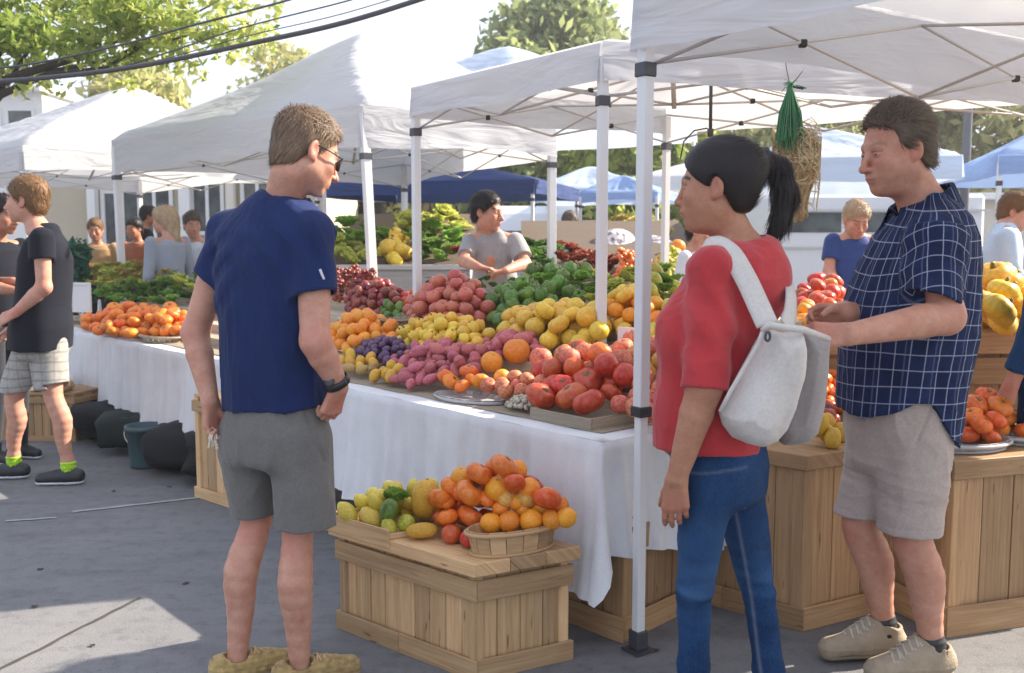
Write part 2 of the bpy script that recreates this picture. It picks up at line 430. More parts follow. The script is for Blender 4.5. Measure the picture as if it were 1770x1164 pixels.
canopy_tent([(4.42,9.05),(6.6,8.6),(7.4,10.8),(5.0,11.3)],1.95,.20,(5.9,9.9,2.75),[0,3],
    'light blue canopy tent at the right edge, over the person in the pale shirt',mat='canopy_blue',truss=False,seed=11,legr=.02)

# ================================================================== CABLES
def cable(pts,r,label,group='overhead cables crossing the sky'):
    P=[W(a,b,c*.78) for a,b,c in pts]; out=[]
    for i in range(len(P)-1):
        a=P[max(i-1,0)];b=P[i];c=P[i+1];d=P[min(i+2,len(P)-1)]
        for k in range(6):
            t=k/6; out.append(.5*((2*b)+(c-a)*t+(2*a-5*b+4*c-d)*t*t+(3*b-a-3*c+d)*t**3))
    out.append(P[-1]); mb=MB(); mb.tube(out,r,8); o=mb.build('overhead_cable',M['dark'])
    tag(o,label,'cable',group); return o
cable([(-260,152,9.4),(0,141,9.2),(220,118,9.0),(440,74,8.8),(600,38,8.6),(760,-12,8.4),(900,-60,8.2)],.017,'thickest dark overhead cable, sweeping up from the left edge to the top')
cable([(-260,130,9.9),(0,118,9.8),(180,85,9.6),(330,45,9.5),(500,0,9.4),(640,-45,9.3)],.008,'thin cable highest up, passing in front of the leafy branches')
cable([(200,120,10.3),(300,88,10.2),(420,48,10),(600,2,9.9),(700,-30,9.8)],.006,'thin cable just above the thickest cable')
cable([(205,122,10.3),(300,98,10.2),(430,62,10),(600,22,9.9),(800,-40,9.8)],.004,'thinnest cable close along the top of the thickest cable')

# ================================================================== TREES
def leaf_mat(name,c0,c1,c2,tr=.45):
    t=NT(name); a=t.attr('tint').outputs['Fac']
    c=t.ramp(a,[(0,c0),(.5,c1),(1,c2)]); t.base(c); t.set(Roughness=.55); t.b.inputs['Specular IOR Level'].default_value=.35
    t.translucent(c,tr); return t.m
M['leafA']=leaf_mat('green_leaves',(.13,.21,.03),(.30,.38,.07),(.60,.60,.18),.55)
M['leafB']=leaf_mat('olive_leaves',(.13,.18,.07),(.27,.33,.13),(.50,.52,.23),.5)
M['leafC']=leaf_mat('autumn_leaves',(.20,.25,.09),(.46,.46,.19),(.78,.70,.34),.5)
M['leafD']=leaf_mat('dark_hedge_leaves',(.02,.045,.012),(.05,.085,.022),(.12,.15,.04),.3)
M['bark']=mat_plain('dark_bark',(.05,.042,.035),.9,0,.35,10,.6)
def leaves_mesh(blobs,size,seed,shell=.55):
    """blobs: (centre, (rx,ry,rz), n, tint_mean)"""
    rs=np.random.RandomState(seed); Vs=[];T=[]
    for c,r,n,tm in blobs:
        d=rs.normal(size=(n,3)); d/=np.linalg.norm(d,axis=1)[:,None]; rad=rs.uniform(shell**3,1,n)**(1/3)
        p=d*rad[:,None]*np.array(r)+np.array(c)
        p+=rs.normal(size=(n,3))*np.array(r)*.10
        u=rs.normal(size=(n,3)); u/=np.linalg.norm(u,axis=1)[:,None]; w=np.cross(u,rs.normal(size=(n,3))); w/=np.linalg.norm(w,axis=1)[:,None]
        s=size*rs.uniform(.6,1.4,n)[:,None]; a=p-u*s; b=p+w*s*.45+u*s*.1; cc=p+u*s; dd=p-w*s*.45+u*s*.1
        Vs.append(np.stack([a,b,cc,dd],1).reshape(-1,3)); T.append(np.clip(rs.normal(tm,.24,n),0,1))
    V=np.concatenate(Vs); T=np.concatenate(T); F=np.arange(len(V)).reshape(-1,4)
    me=quads_mesh(V,F,False); at=me.attributes.new('tint','FLOAT','FACE'); at.data.foreach_set('value',T.astype(np.float32)); return me
def tree(name,base,trunk_pts,blobs,size,mat,label,group,seed,limbs=(),cat='tree',shell=.55,tr=.12):
    root=empty(name,base,label,cat,group)
    mb=MB(); n=len(trunk_pts); mb.tube(trunk_pts,[tr*(1-.75*i/(n-1)) for i in range(n)],10)
    for L in limbs:
        m=len(L[0]); mb.tube(L[0],[L[1]*(1-.85*i/(m-1)) for i in range(m)],7)
    mb.build('trunk',M['bark'],root)
    me=leaves_mesh(blobs,size,seed,shell); link_mesh('crown',me,root,[M[mat]]); return root
def auto_tree(name,x,y,h,w,mat,label,group,seed,size=.16,n=9000,hb=.35,tone=.5,cat='tree',dense=14):
    rs=random.Random(seed); blobs=[]; limbs=[]
    for i in range(dense):
        a=rs.uniform(0,6.28); q=rs.uniform(0,1); zz=h*(hb+(1-hb)*rs.uniform(.05,.92)); f=1-((zz/h-hb)/(1-hb))**2*.75
        cx=x+math.cos(a)*w*.5*f*q; cy=y+math.sin(a)*w*.5*f*q; r=w*rs.uniform(.13,.24)
        blobs.append(((cx,cy,zz),(r,r,r*.8),n//dense,tone+rs.uniform(-.25,.25)))
        limbs.append(([Vector((x,y,h*hb*.8)),Vector((x*.6+cx*.4,y*.6+cy*.4,zz*.75)),Vector((cx,cy,zz))],w*.012))
    return tree(name,(x,y,0),[Vector((x,y,0)),Vector((x+.05*w,y,h*.3)),Vector((x,y,h*.62))],blobs,size,mat,label,group,seed,limbs,cat,tr=w*.035)
# the near tree at the upper left, trunk out of frame
bl=[];li=[]
rs=random.Random(5)
core=[(20,30),(70,45),(120,20),(160,60),(210,30),(255,65),(300,25),(345,60),(390,20),(425,50),(30,90),(85,105),(130,95),(40,140),(-40,60),(-60,120),(190,95),(330,95),(0,-20),(80,-30),(160,-20),(240,-25),(320,-30),(400,-25),(450,0),(-30,10),(280,110),(60,75),(200,5),(355,35),(15,60),(105,65),(170,30),(235,40),(300,60),(440,80),(400,70)]
for (px,py) in core:
    Y=rs.uniform(8.0,9.6); c=W(px,py-14,Y); r=rs.uniform(.15,.26)
    bl.append((tuple(c),(r*1.25,r*1.2,r*.75),rs.randint(150,250) if px<260 else rs.randint(60,120),.38+px/1300.0+rs.uniform(-.12,.12)))
def WP(l): return [W(*p) for p in l]
for i,(px,py) in enumerate([(60,160),(150,125),(210,150),(330,130),(240,135),(100,150),(300,115),(400,95)]):
    c=W(px,py,rs.uniform(8.2,9.4)); bl.append((tuple(c),(.15,.15,.09),22,.8))
li=[(WP([(-60,165,8.9),(40,128,8.8),(150,95,8.8),(200,30,8.8),(230,-20,8.8)]),.05),(WP([(-60,240,8.9),(0,165,8.8),(90,125,8.8),(200,100,8.7),(290,50,8.6),(380,0,8.6)]),.04),
    (WP([(-60,250,9),(10,150,9),(60,70,9.1),(110,10,9.2)]),.035),(WP([(90,128,8.7),(180,118,8.5),(240,85,8.4),(330,60,8.4),(430,40,8.4)]),.022),(WP([(-40,120,9),(0,95,9),(25,30,9)]),.03),
    (WP([(150,95,8.8),(230,60,8.9),(300,20,9)]),.02),(WP([(200,100,8.7),(260,110,8.8),(330,100,8.9)]),.014)]
b0=W(-330,420,9.0)
tree('leafy_tree',(b0.x,9.0,0),[Vector((b0.x,9,0)),Vector((b0.x+.05,9,1.6)),W(-200,300,9.0),W(-60,205,8.9),W(10,150,8.9)],bl,.045,'leafA',
   'bright green leafy tree whose dark branches hang over the upper left corner',None,11,li,tr=.2)
auto_tree('leafy_tree',-9.0,24,5.1,5.0,'leafC','yellow green tree behind the far left canopy roof',None,21,.16,7000)
auto_tree('leafy_tree',-6.2,26,4.9,3.6,'leafC','low yellow green tree in the gap left of the tall white tent roof',None,27,.14,4000)
auto_tree('leafy_tree',-5.3,23,6.6,3.0,'leafC','thin wispy tree with sparse leaves left of the tallest tent peak',None,22,.12,2600,.2,.6,dense=16)
auto_tree('leafy_tree',-2.9,24,7.0,3.0,'leafC','second thin wispy tree, right of the peak of the tallest white tent',None,32,.12,2800,.2,.6,dense=16)
auto_tree('leafy_tree',-1.4,25,6.0,4.0,'leafC','yellowish loose tree left of the round dark green tree',None,23,.14,4200,.3,.7)
auto_tree('leafy_tree',.8,27,8.0,6.6,'leafB','broad round olive green tree above the middle tents',None,24,.17,20000,.3,.55,dense=26)
auto_tree('leafy_tree',3.9,29,7.2,5,'leafB','smaller olive tree at the right shoulder of the broad round tree',None,25,.17,7000,.3,.5)
rs=random.Random(9)
hl=['dense tree behind the far stalls, seen under the middle tent roof','bushy green tree behind the far stalls, left of the ponytail woman','autumn tinted tree behind the hanging straw bundle','leafy tree between the straw bundle and the man in plaid','tall autumn tinted tree behind the head of the man in plaid','golden green tree right of the dark lamp post','tree with yellow autumn leaves above the light blue tent at the right edge','farthest right tree with yellow and green leaves']
for i,(x,y,h,w,mt) in enumerate([(-.5,24,4.6,5,'leafB'),(3.0,23,4.4,4.5,'leafA'),(6.4,24,5.6,4.5,'leafC'),(8.6,25,6.4,5,'leafC'),(11.0,25,6.6,5,'leafC'),(12.6,23,6.8,4.6,'leafC'),(14.2,24,6.6,5,'leafC'),(16.8,23,6.6,5,'leafC')]):
    auto_tree('leafy_tree',x,y,h,w,mt,hl[i],'trees behind the market',40+i,.16,9000 if i>2 else 7000,.08,.55,dense=24)

# ================================================================== BUILDINGS
def stucco(name,c): return mat_plain(name,c,.85,0,.1,3,.2)
M['beige']=stucco('beige_stucco',(.50,.44,.33)); M['cream']=stucco('cream_stucco',(.66,.62,.54)); M['whitew']=stucco('white_wall_paint',(.74,.74,.73))
def glassm():
    t=NT('dark_window_glass'); t.base((.03,.04,.045,1)); t.set(Roughness=.12); n=t.noise(3,t.obj()); t.base(t.ramp(n,[(.35,(.02,.028,.03)),(.7,(.10,.12,.12))])); return t.m
M['glass']=glassm()
M['terra']=mat_plain('terracotta_paint',(.34,.14,.075),.7,0,.2,4)
def building(name,label,wallmat,y,walls,wins,cols=(),roof=None,depth=5.0,frame='whitew'):
    """walls/wins: pixel rects at distance y; each window is frame > pane"""
    def X(px): return W(px,412,y).x
    def Z(py): return max(0.0,W(885,py,y).z)
    x0=min(w[0] for w in walls); x1=max(w[2] for w in walls)
    root=empty(name,((X(x0)+X(x1))/2,y,0),label,'building')
    mb=MB()
    for (a,t,b,bt) in walls: mb.box((X(a),y,Z(bt)),(X(b),y+depth,Z(t)))
    mb.build('wall',wallmat,root)
    for (a,t,b,bt,nm) in wins:
        f=MB(); fx0,fx1,z0,z1=X(a),X(b),Z(bt),Z(t); w=.07
        f.box((fx0-w,y-.06,z0-w),(fx0,y+.0-.003,z1+w)); f.box((fx1,y-.06,z0-w),(fx1+w,y-.003,z1+w)); f.box((fx0,y-.06,z1),(fx1,y-.003,z1+w)); f.box((fx0,y-.06,z0-w),(fx1,y-.003,z0))
        for k in range(1,nm): 
            q=fx0+(fx1-fx0)*k/nm; f.box((q-.03,y-.05,z0),(q+.03,y-.003,z1))
        fo=f.build('window',M[frame],root); p=MB(); p.box((fx0,y-.02,z0),(fx1,y-.004,z1)); p.build('pane',M['glass'],fo)
    if cols:
        for (a,t,b,bt,mt) in cols:
            c=MB(); c.box((X(a),y-.25,Z(bt)),(X(b),y-.065,Z(t)),None,.5,.01); c.build('pillar',M[mt],root)
    if roof:
        r=MB(); a,t,b,bt=roof; r.box((X(a),y-.4,Z(bt)),(X(b),y+depth+.4,Z(t)),None,.5,.02); r.build('fascia',M['whitew'],root)
    return root
building('market_building','beige building with white pillars and dark windows behind the left stalls',M['beige'],18,[(60,255,560,560)],
   [(185,335,206,440,1),(218,318,296,470,3),(338,318,384,400,2),(425,318,470,440,2)],[(162,310,176,560,'whitew'),(318,300,337,560,'whitew'),(398,300,412,560,'cream')],(20,246,590,262),4)
building('office_building','white two storey building with a dark window at the far left edge',M['whitew'],30,[(-260,158,84,500)],[(26,192,66,222,1),(-60,192,10,222,2),(-60,262,10,300,2)],(),(-280,150,92,160),6)
building('school_building','long low building with rows of windows behind the far produce tables',M['cream'],24,[(545,296,1160,520)],
   [(598,302,640,330,1),(645,302,716,330,2),(560,352,585,392,1),(602,350,634,392,2),(645,350,700,392,2),(752,350,840,395,4),(870,352,905,395,2),(912,352,975,395,3),(990,352,1010,395,1),(1030,350,1090,395,3)],
   [(586,345,596,400,'whitew'),(728,346,746,412,'terra'),(715,346,724,412,'terra'),(632,345,642,400,'whitew')],(540,332,1165,345),6)
building('low_building','pale low building behind the man in plaid and the dark lamp post',M['cream'],21,[(1640,345,1900,520)],[(1730,365,1760,400,1)],(),(1630,335,1910,347),4)
# dark grey lamp post
mb=MB(); p=W(1667,335,12.5)
mb.lathe([(0,0),(.14,0),(.14,.06),(.075,.10),(.062,.3),(.055,2.2),(.05,5.2),(.05,5.21)],14,Matrix.Translation((p.x,12.5,0)))
mb.tube([(p.x,12.5,5.1),(p.x+.3,12.5,5.35),(p.x+.9,12.5,5.4)],.035,8); mb.box((p.x+.8,12.4,5.34),(p.x+1.3,12.6,5.44),None,.5,.02)
o=mb.build('lamp_post',mat_plain('grey_post_paint',(.12,.12,.13),.5,.2,.1)); tag(o,'tall dark grey lamp post right of the head of the man in plaid','lamp post')
# white van far behind vendor
def far_van(cx,y,w,label):
    root=empty('parked_van',(cx,y,0),label,'van'); mb=MB(); L=2.0
    prof=[(0,.45),(0,1.1),(.35,1.25),(.75,1.85),(1.1,2.0),(4.2,2.0),(4.4,1.8),(4.4,.45)]
    n=len(prof); ws=[-w/2,-w/2+.08,w/2-.08,w/2]; sc=[.94,1,1,.94]
    i0=0
    for k,(wx,s) in enumerate(zip(ws,sc)):
        for (a,z) in prof: mb.v.append((cx+wx,y+ (a-2.2)*s+2.2, .45+(z-.45)*s))
    for k in range(3):
        for j in range(n):
            j2=(j+1)%n; mb.face((k*n+j,k*n+j2,(k+1)*n+j2,(k+1)*n+j),None,.5,False)
    mb.face([j for j in range(n)]); mb.face([3*n+j for j in range(n)][::-1])
    mb.build('body',M['vanpaint'],root)
    g=MB(); g.v+= [(cx-w*.42,y+.36,1.27),(cx+w*.42,y+.36,1.27),(cx+w*.38,y+.72,1.80),(cx-w*.38,y+.72,1.80)]; g.face((0,1,2,3)); g.build('windscreen',M['glass'],root)
    for sx in (-1,1):
        for yy in (.8,3.5):
            t=MB(); t.lathe([(0,-.1),(.2,-.1),(.33,-.08),(.33,.08),(.2,.1),(0,.1)],20,Matrix.Translation((cx+sx*(w/2-.08),y+yy,.33))@Matrix.Rotation(R(90),4,'Y')); t.build('wheel',M['black'],root)
        h=MB(); h.box((cx+sx*w*.36-.12,y-.02,.8),(cx+sx*w*.36+.12,y+.02,.95),None,.5,.02); h.build('headlight',M['pole'],root)
    return root
M['vanpaint']=mat_plain('white_van_paint',(.7,.71,.73),.3,0,.04)
far_van(.42,17.5,1.75,'white van parked behind the vendor in the grey shirt')
# white service trailer with a dark window band, behind the right stalls
def trailer():
    y=13.0; x0,x1=W(1372,400,y).x,W(1545,400,y).x; z=lambda py:W(885,py,y).z
    root=empty('service_trailer',((x0+x1)/2,y,0),'white trailer with a dark window band behind the man in the blue polo shirt','trailer')
    mb=MB(); mb.box((x0-.3,y,.35),(x1+1.2,y+2.2,z(335)),None,.5,.05); mb.build('body',M['vanpaint'],root)
    mb=MB(); mb.box((x0-.1,y-.012,z(402)),(x0+.62,y-.002,z(368))); mb.box((x0+.70,y-.012,z(402)),(x1+.9,y-.002,z(368))); mb.build('window',M['glass'],root)
    mb=MB(); mb.box((x0-.35,y-.05,z(366)),(x1+1.25,y-.013,z(362)),None,.5,.0); mb.box((x0-.3,y-.03,z(430)),(x1+1.2,y-.013,z(427))); mb.build('trim',M['truss'],root)
    for xx in (x0+.5,x1+.6):
        t=MB(); t.lathe([(0,-.1),(.2,-.1),(.33,-.08),(.33,.08),(.2,.1),(0,.1)],20,Matrix.Translation((xx,y+.05,.33))@Matrix.Rotation(R(90),4,'X')); t.build('wheel',M['black'],root)
trailer()
# green bin
mb=MB(); p=W(685,400,19.0)
for (a,b,c,d) in ((.42,.5,0,1.15),):
    mb.box((p.x-.45,19,.12),(p.x+.45,19.8,1.75),None,.5,.03)
    mb.box((p.x-.49,18.96,1.75),(p.x+.49,19.84,1.83),None,.5,.02); mb.box((p.x-.47,18.97,1.2),(p.x+.47,18.997,1.26))
    for s in (-.38,.38): mb.box((p.x+s-.05,19.1,0),(p.x+s+.05,19.2,.12))
o=mb.build('waste_bin',mat_plain('green_bin_plastic',(.04,.13,.08),.5)); tag(o,'dark green waste bin by the long low building','waste bin')
# ================================================================== STALLS
C0=Vector((.306,3.25,0)); D1=Vector((-.6606,.7507,0)); D2=Vector((.7507,.6606,0)); TZ=.715
def UV(u,v,z=0): return C0+D1*u+D2*v+Vector((0,0,z))
MT=Matrix(((D1.x,D2.x,0,C0.x),(D1.y,D2.y,0,C0.y),(0,0,1,0),(0,0,0,1)))
def uvof(x,y):
    dx,dy=x-C0.x,y-C0.y; return dx*D1.x+dy*D1.y, dx*D2.x+dy*D2.y
SL=.28
def zsurf(x,y):
    u,v=uvof(x,y); return TZ+.012+SL*max(0.0,min(v,1.62)-.12)
def folding_table(u0,u1,label,v0=.06,v1=1.5):
    c=UV((u0+u1)/2,(v0+v1)/2); root=empty('folding_table',(c.x,c.y,0),label,'table','long tables of the produce stall')
    mb=MB(); mb.box((u0,v0,TZ-.04),(u1,v1,TZ-.008),MT,None,.004); mb.build('tabletop',M['tray'],root)
    for u in (u0+.12,u1-.12):
        for v in (v0+.06,v1-.08):
            l=MB(); l.box((u-.017,v-.017,.0),(u+.017,v+.017,TZ-.041),MT,.5,.003); l.build('leg',M['black'],root)
def drape(u0,u1,label,hem,side0=None,side1=None,seed=0,group='white cloths draped over the stall tables'):
    """cloth: top sheet, front drop along v=0, optional side drops at u0 (right) and u1 (left)"""
    rs=random.Random(seed); ph=[rs.uniform(0,6.28) for _ in range(9)]
    mb=MB(); V1=1.5
    def fold(s,d):   # outward displacement grows towards the hem
        a=.011*math.sin(s*23+ph[0]+1.3*math.sin(s*3.1+ph[1]))+.010*math.sin(s*41+ph[2]+d*2)+.014*math.sin(s*9.3+ph[3])+.006*math.sin(s*67+ph[6])
        pinch=.004*math.sin(s*90+ph[7])*(1-d)
        return (a*(.25+1.15*d)+pinch)*min(1,d*5)+.010+.035*d*d
    path=[]  # (point on rim, outward normal, arclength)
    side_v=.95
    if side0:
        n=int(side_v/.016)
        for i in range(n): path.append(((u0,side_v*(1-i/n)),(-1,0),'s0',1-i/n))
        for k in range(7): 
            an=k/6*math.pi/2; path.append(((u0,0),(-math.cos(an),-math.sin(an)),'c',k/6))
    n=int((u1-u0)/.016)
    for i in range(n+1): path.append(((u0+(u1-u0)*i/n,0),(0,-1),'f',i/n))
    if side1:
        for k in range(7):
            an=k/6*math.pi/2; path.append(((u1,0),(math.sin(an),-math.cos(an)),'c1',k/6))
        n=int(.7/.02)
        for i in range(n+1): path.append(((u1,.7*i/n),(1,0),'s1',i/n))
    nd=26; base=len(mb.v); s=0; last=None
    for (q,nv,kind,t) in path:
        if last is not None: s+=max(math.hypot(q[0]-last[0],q[1]-last[1]),.012 if kind[0]=='c' else 0)
        last=q
        hz=hem(kind,t)
        for j in range(nd+1):
            d=j/nd; z=(TZ+.002)+(hz-TZ)*d; o=fold(s,d)
            if kind=='c': o+=.06*d*math.sin(math.pi*t)
            rr=.012; 
            if d<.04: o=o*d/.04
            p=UV(q[0]+nv[0]*o,q[1]+nv[1]*o,0); 
            z+=.006*math.sin(s*15+ph[4])*d
            mb.v.append((p.x,p.y,z))
    m=len(path)
    for i in range(m-1):
        for j in range(nd):
            a=base+i*(nd+1)+j; b=a+nd+1; mb.face((a,b,b+1,a+1),None,.5,True)
    mb.grid(lambda a,b:UV(u0+(u1-u0)*a,V1*b,TZ+.002+.0015*math.sin(a*40+b*9)),30,20)
    mb2=mb.build('tablecloth',M['cloth']); sm=mb2.modifiers.new('weld','WELD'); sm.merge_threshold=.0005
    tag(mb2,label,'tablecloth',group)
folding_table(.03,2.45,'nearest stall table under the long white cloth')
folding_table(2.85,5.95,'farther stall table under the white cloth behind the man in black shorts')
def hem1(k,t):
    if k=='s0': return .17+.17*(1-t)**1 if False else .20+.14*(1-abs(t-.0)) 
    if k=='c': return .20-.03*math.sin(math.pi*t)+(.12*(1-t))
    return .185+.05*t+ .0
def hemA(k,t):
    # right side: .32 near the corner, falling to .19 away from it; front: .18 rising to .27
    if k=='s0': return .19+.14*(1-t)      # t=1 far end
    if k=='c': return .33-.15*min(1,t*1.6)
    return .18+.09*t
drape(0,2.42,'near white tablecloth, its corner hanging beside the white pole',hemA,side0=True,side1=True,seed=3)
def hemB(k,t): return .20+.03*math.sin(t*9)
drape(2.85,5.95,'white tablecloth farther back, below the pile of oranges at left',hemB,side0=False,side1=True,seed=8)
# sloped display racks on the tables
def rack(u0,u1,label,v1=1.48):
    mb=MB(); z0=TZ+.004
    n=6
    for i in range(n):
        va=.1+(v1-.1)*i/n; vb=.1+(v1-.1)*(i+1)/n; za=TZ+.010+SL*(va-.12) if i else z0+.002; zz=TZ+.008+SL*((va)-.12)+.004
        mb.box((u0,va,z0 if i==0 else z0),(u1,vb-.002,max(z0+.004,zz)),MT)
    o=mb.build('display_rack',M['tray']); tag(o,label,'display rack','stepped racks under the produce')
rack(.10,2.38,'stepped wooden rack under the produce on the near table')
rack(2.9,5.9,'stepped wooden rack under the produce on the farther table',1.2)

# ------------------------------------------------------------------ wooden crates and stands (local a,b axes, skew allowed)
def frame(o,a,b):
    return Matrix(((a[0],b[0],0,o[0]),(a[1],b[1],0,o[1]),(0,0,1,0),(0,0,0,1)))
def slat_crate(name,label,cat,o,a,b,A,B,H,mat='wood',group=None,lid=.03,over=.02,band=.055,post=.045,nA=8,nB=4,base=True,seed=1,lidmat=None,topband=True,parts_tray=None):
    """crate with corner o on the ground, side A along a, side B along b. outer slats on the two sides + far sides"""
    F=frame(o,a,b); rs=random.Random(seed)
    c=F@Vector((A/2,B/2,0)); root=empty(name,(c.x,c.y,0),label,cat,group)
    t=.012; hz=H-lid
    def panel(side):
        mb=MB(); L=A if side in(0,2) else B; n=nA if side in (0,2) else nB; x=.004; w=(L-.008)/n
        for i in range(n):
            ww=w*rs.uniform(.9,1.0) if i<n-1 else w
            q0=x+i*w+.002; q1=x+(i+1)*w-.002; dz=rs.uniform(-.001,.001); tt=rs.random()
            d=.012+rs.uniform(-.0015,.0015)
            if side==0: mb.box((q0,d,.012),(q1,d+t,hz-.002),F,tt,.0015)
            if side==2: mb.box((q0,B-d-t,.012),(q1,B-d,hz-.002),F,tt,.0015)
            if side==1: mb.box((d,q0,.012),(d+t,q1,hz-.002),F,tt,.0015)
            if side==3: mb.box((A-d-t,q0,.012),(A-d,q1,hz-.002),F,tt,.0015)
        mb.build('side_panel',M[mat],root)
    for s in range(4): panel(s)
    # inner dark liner so nothing shows through the gaps
    mb=MB(); mb.box((.03,.03,.02),(A-.03,B-.03,hz-.01),F,.3); mb.build('liner',M['crate_int'],root)
    for (x,y) in ((0,0),(A-post,0),(0,B-post),(A-post,B-post)):
        mb=MB(); mb.box((x,y,.004),(x+post,y+post,hz-.001),F,rs.random(),.003); mb.build('corner_post',M[mat],root)
    for z0,z1 in (((.0,band),(hz-band-.016,hz-.016)) if topband else ((.0,band),)):
        e=.010
        for k in range(4):
            mb=MB()
            if k==0: 
                if A>.5 and not z0: mb.box((-e,-e,z0),(A*.52,-.001,z1),F,rs.random(),.002); mb.box((A*.52+.002,-e,z0),(A+e,-.001,z1),F,rs.random(),.002)
                else: mb.box((-e,-e,z0),(A+e,-.001,z1),F,rs.random(),.002)
            if k==1: mb.box((-e,.0,z0),(-.001,B+e,z1),F,rs.random(),.002)
            if k==2: mb.box((0,B+.001,z0),(A+e,B+e,z1),F,rs.random(),.002)
            if k==3: mb.box((A+.001,.0,z0),(A+e,B,z1),F,rs.random(),.002)
            mb.build('rail',M[mat],root)
    if lid>0:
        mb=MB(); n=3
        for i in range(n):
            y0=-over+(B+2*over)*i/n; y1=-over+(B+2*over)*(i+1)/n-.002
            mb.box((-over,y0,hz+.001),(A+over,y1,H),F,rs.random(),.003)
        mb.build('lid',M[lidmat or mat],root)
    return root,F
import itertools
def nv(x,y): 
    l=math.hypot(x,y); return (x/l,y/l)
# the front crate
FO=(-.115,3.00); FA=nv(-.52,.44); FB=nv(.32,.17); FAL,FBL,FH=.66,.345,.39
crate,FM=slat_crate('wooden_crate','big slatted pine crate in front of the table, heaped with citrus and tomatoes','crate',FO,FA,FB,FAL,FBL,FH,'wood',None,.046,.024,.068,.03,9,4,seed=4)
# raised rim of the left half of the crate top
mb=MB(); z=FH+.001
mb.box((.36,-.03,z-.03),(FAL+.034,-.0235,z+.035),FM,.7,.002); mb.box((FAL+.0235,-.0235,z-.03),(FAL+.034,FBL+.02,z+.035),FM,.6,.002)
mb.box((.36,-.0235,z+.0),(.368,.10,z+.02),FM,.6,.001)
mb.build('tray_rim',M['wood'],crate)
slat_crate('wooden_box','low pine box under the table corner, behind the foot of the white pole','box',(.385,3.30),nv(-.69,.72),nv(.68,.73),.40,.95,.44,'wood2','wooden boxes and stands',.02,.0,.09,.05,4,6,seed=5)
slat_crate('display_stand','wooden stand with a corner post between the woman in jeans and the man in plaid','display stand',(1.035,3.40),nv(-.72,.69),nv(.88,.48),.62,.62,.64,'wood2','wooden boxes and stands',.055,.012,.085,.05,5,4,seed=6,topband=False)
slat_crate('display_stand','wooden stand at the right edge behind the legs of the man in plaid','display stand',(1.533,3.345),nv(.95,.31),nv(-.31,.95),1.1,.66,.635,'wood2','wooden boxes and stands',.07,.012,.11,.05,8,4,seed=7,topband=False)
slat_crate('display_stand','taller wooden tier at the right, carrying yellow pumpkins and red tomatoes','display stand',(1.12,4.30),nv(1,.03),nv(-.03,1),1.9,.75,.99,'wood2','wooden boxes and stands',.10,.02,.12,.06,9,4,seed=8)
slat_crate('wooden_crate','tall wooden crate between the two tablecloths, behind the legs of the man in navy','crate',(-1.443,5.0),nv(-.75,.66),nv(.75,.66),.36,.5,.57,'wood','wooden boxes and stands',.02,.0,.06,.035,4,5,seed=9)
slat_crate('wooden_crate','wooden crate behind the legs of the man in the black shirt','crate',(-3.02,6.70),nv(-1,.05),nv(.3,.95),.42,.4,.34,'wood2','wooden boxes and stands',.02,.0,.04,.03,7,4,seed=10)
slat_crate('wooden_crate','second wooden crate at the far left edge, half hidden by bare legs','crate',(-3.50,6.74),nv(-1,.05),nv(.3,.95),.42,.4,.30,'wood2','wooden boxes and stands',.02,.0,.04,.03,7,4,seed=12)
# pale board bins of the back stalls
M['palebin']=mat_wood('grey_weathered_boards',(.40,.40,.41),(.50,.50,.51),(.60,.60,.60))
def bin_box(label,px0,px1,pyt,Y,depth,zt=None,mat='palebin',n=4,slope=0):
    x0=W(px0,412,Y).x; x1=W(px1,412,Y).x; z1=W(885,pyt,Y).z; F=frame((x0,Y),(1,0),(0,1)); w=x1-x0
    root=empty('produce_bin',((x0+x1)/2,Y+depth/2,0),label,'bin','board bins of the back stalls')
    mb=MB()
    for i in range(n): mb.box((0,0,.02+(z1-.02)*i/n+.002),(w,.02,.02+(z1-.02)*(i+1)/n-.002),F,None,.002)
    mb.build('front_board',M[mat],root)
    for xx in (0,w-.04): 
        p=MB(); p.box((xx,.0205,0),(xx+.04,depth,z1-.01),F,None); p.build('side_board',M[mat],root)
    mb=MB(); v=[(0,.03,z1-.02),(w,.03,z1-.02),(w,depth,z1-.02+slope),(0,depth,z1-.02+slope)]
    mb.box((.041,.03,.02),(w-.041,depth,z1-.05),F,.3); i0=len(mb.v)
    for p in v: mb.v.append((x0+p[0],Y+p[1],p[2]))
    mb.face((i0,i0+1,i0+2,i0+3)); mb.build('bed',M['crate_int'],root)
    mb=MB(); mb.box((-.02,-.03,z1-.02),(w+.02,-.001,z1+.02),F,None,.003); mb.build('rim',M[mat],root)
bin_box('grey board bin left of the vendor, full of greens and yellow peppers',545,812,462,7.9,2.3,slope=.50)
bin_box('grey board bin right of the vendor, full of red and orange produce',905,1215,492,7.6,2.4,slope=.55,mat='tray')
bin_box('far grey bin holding pale yellow produce behind the patterned sack',1020,1215,440,10.8,1.6,slope=.42,mat='tray')

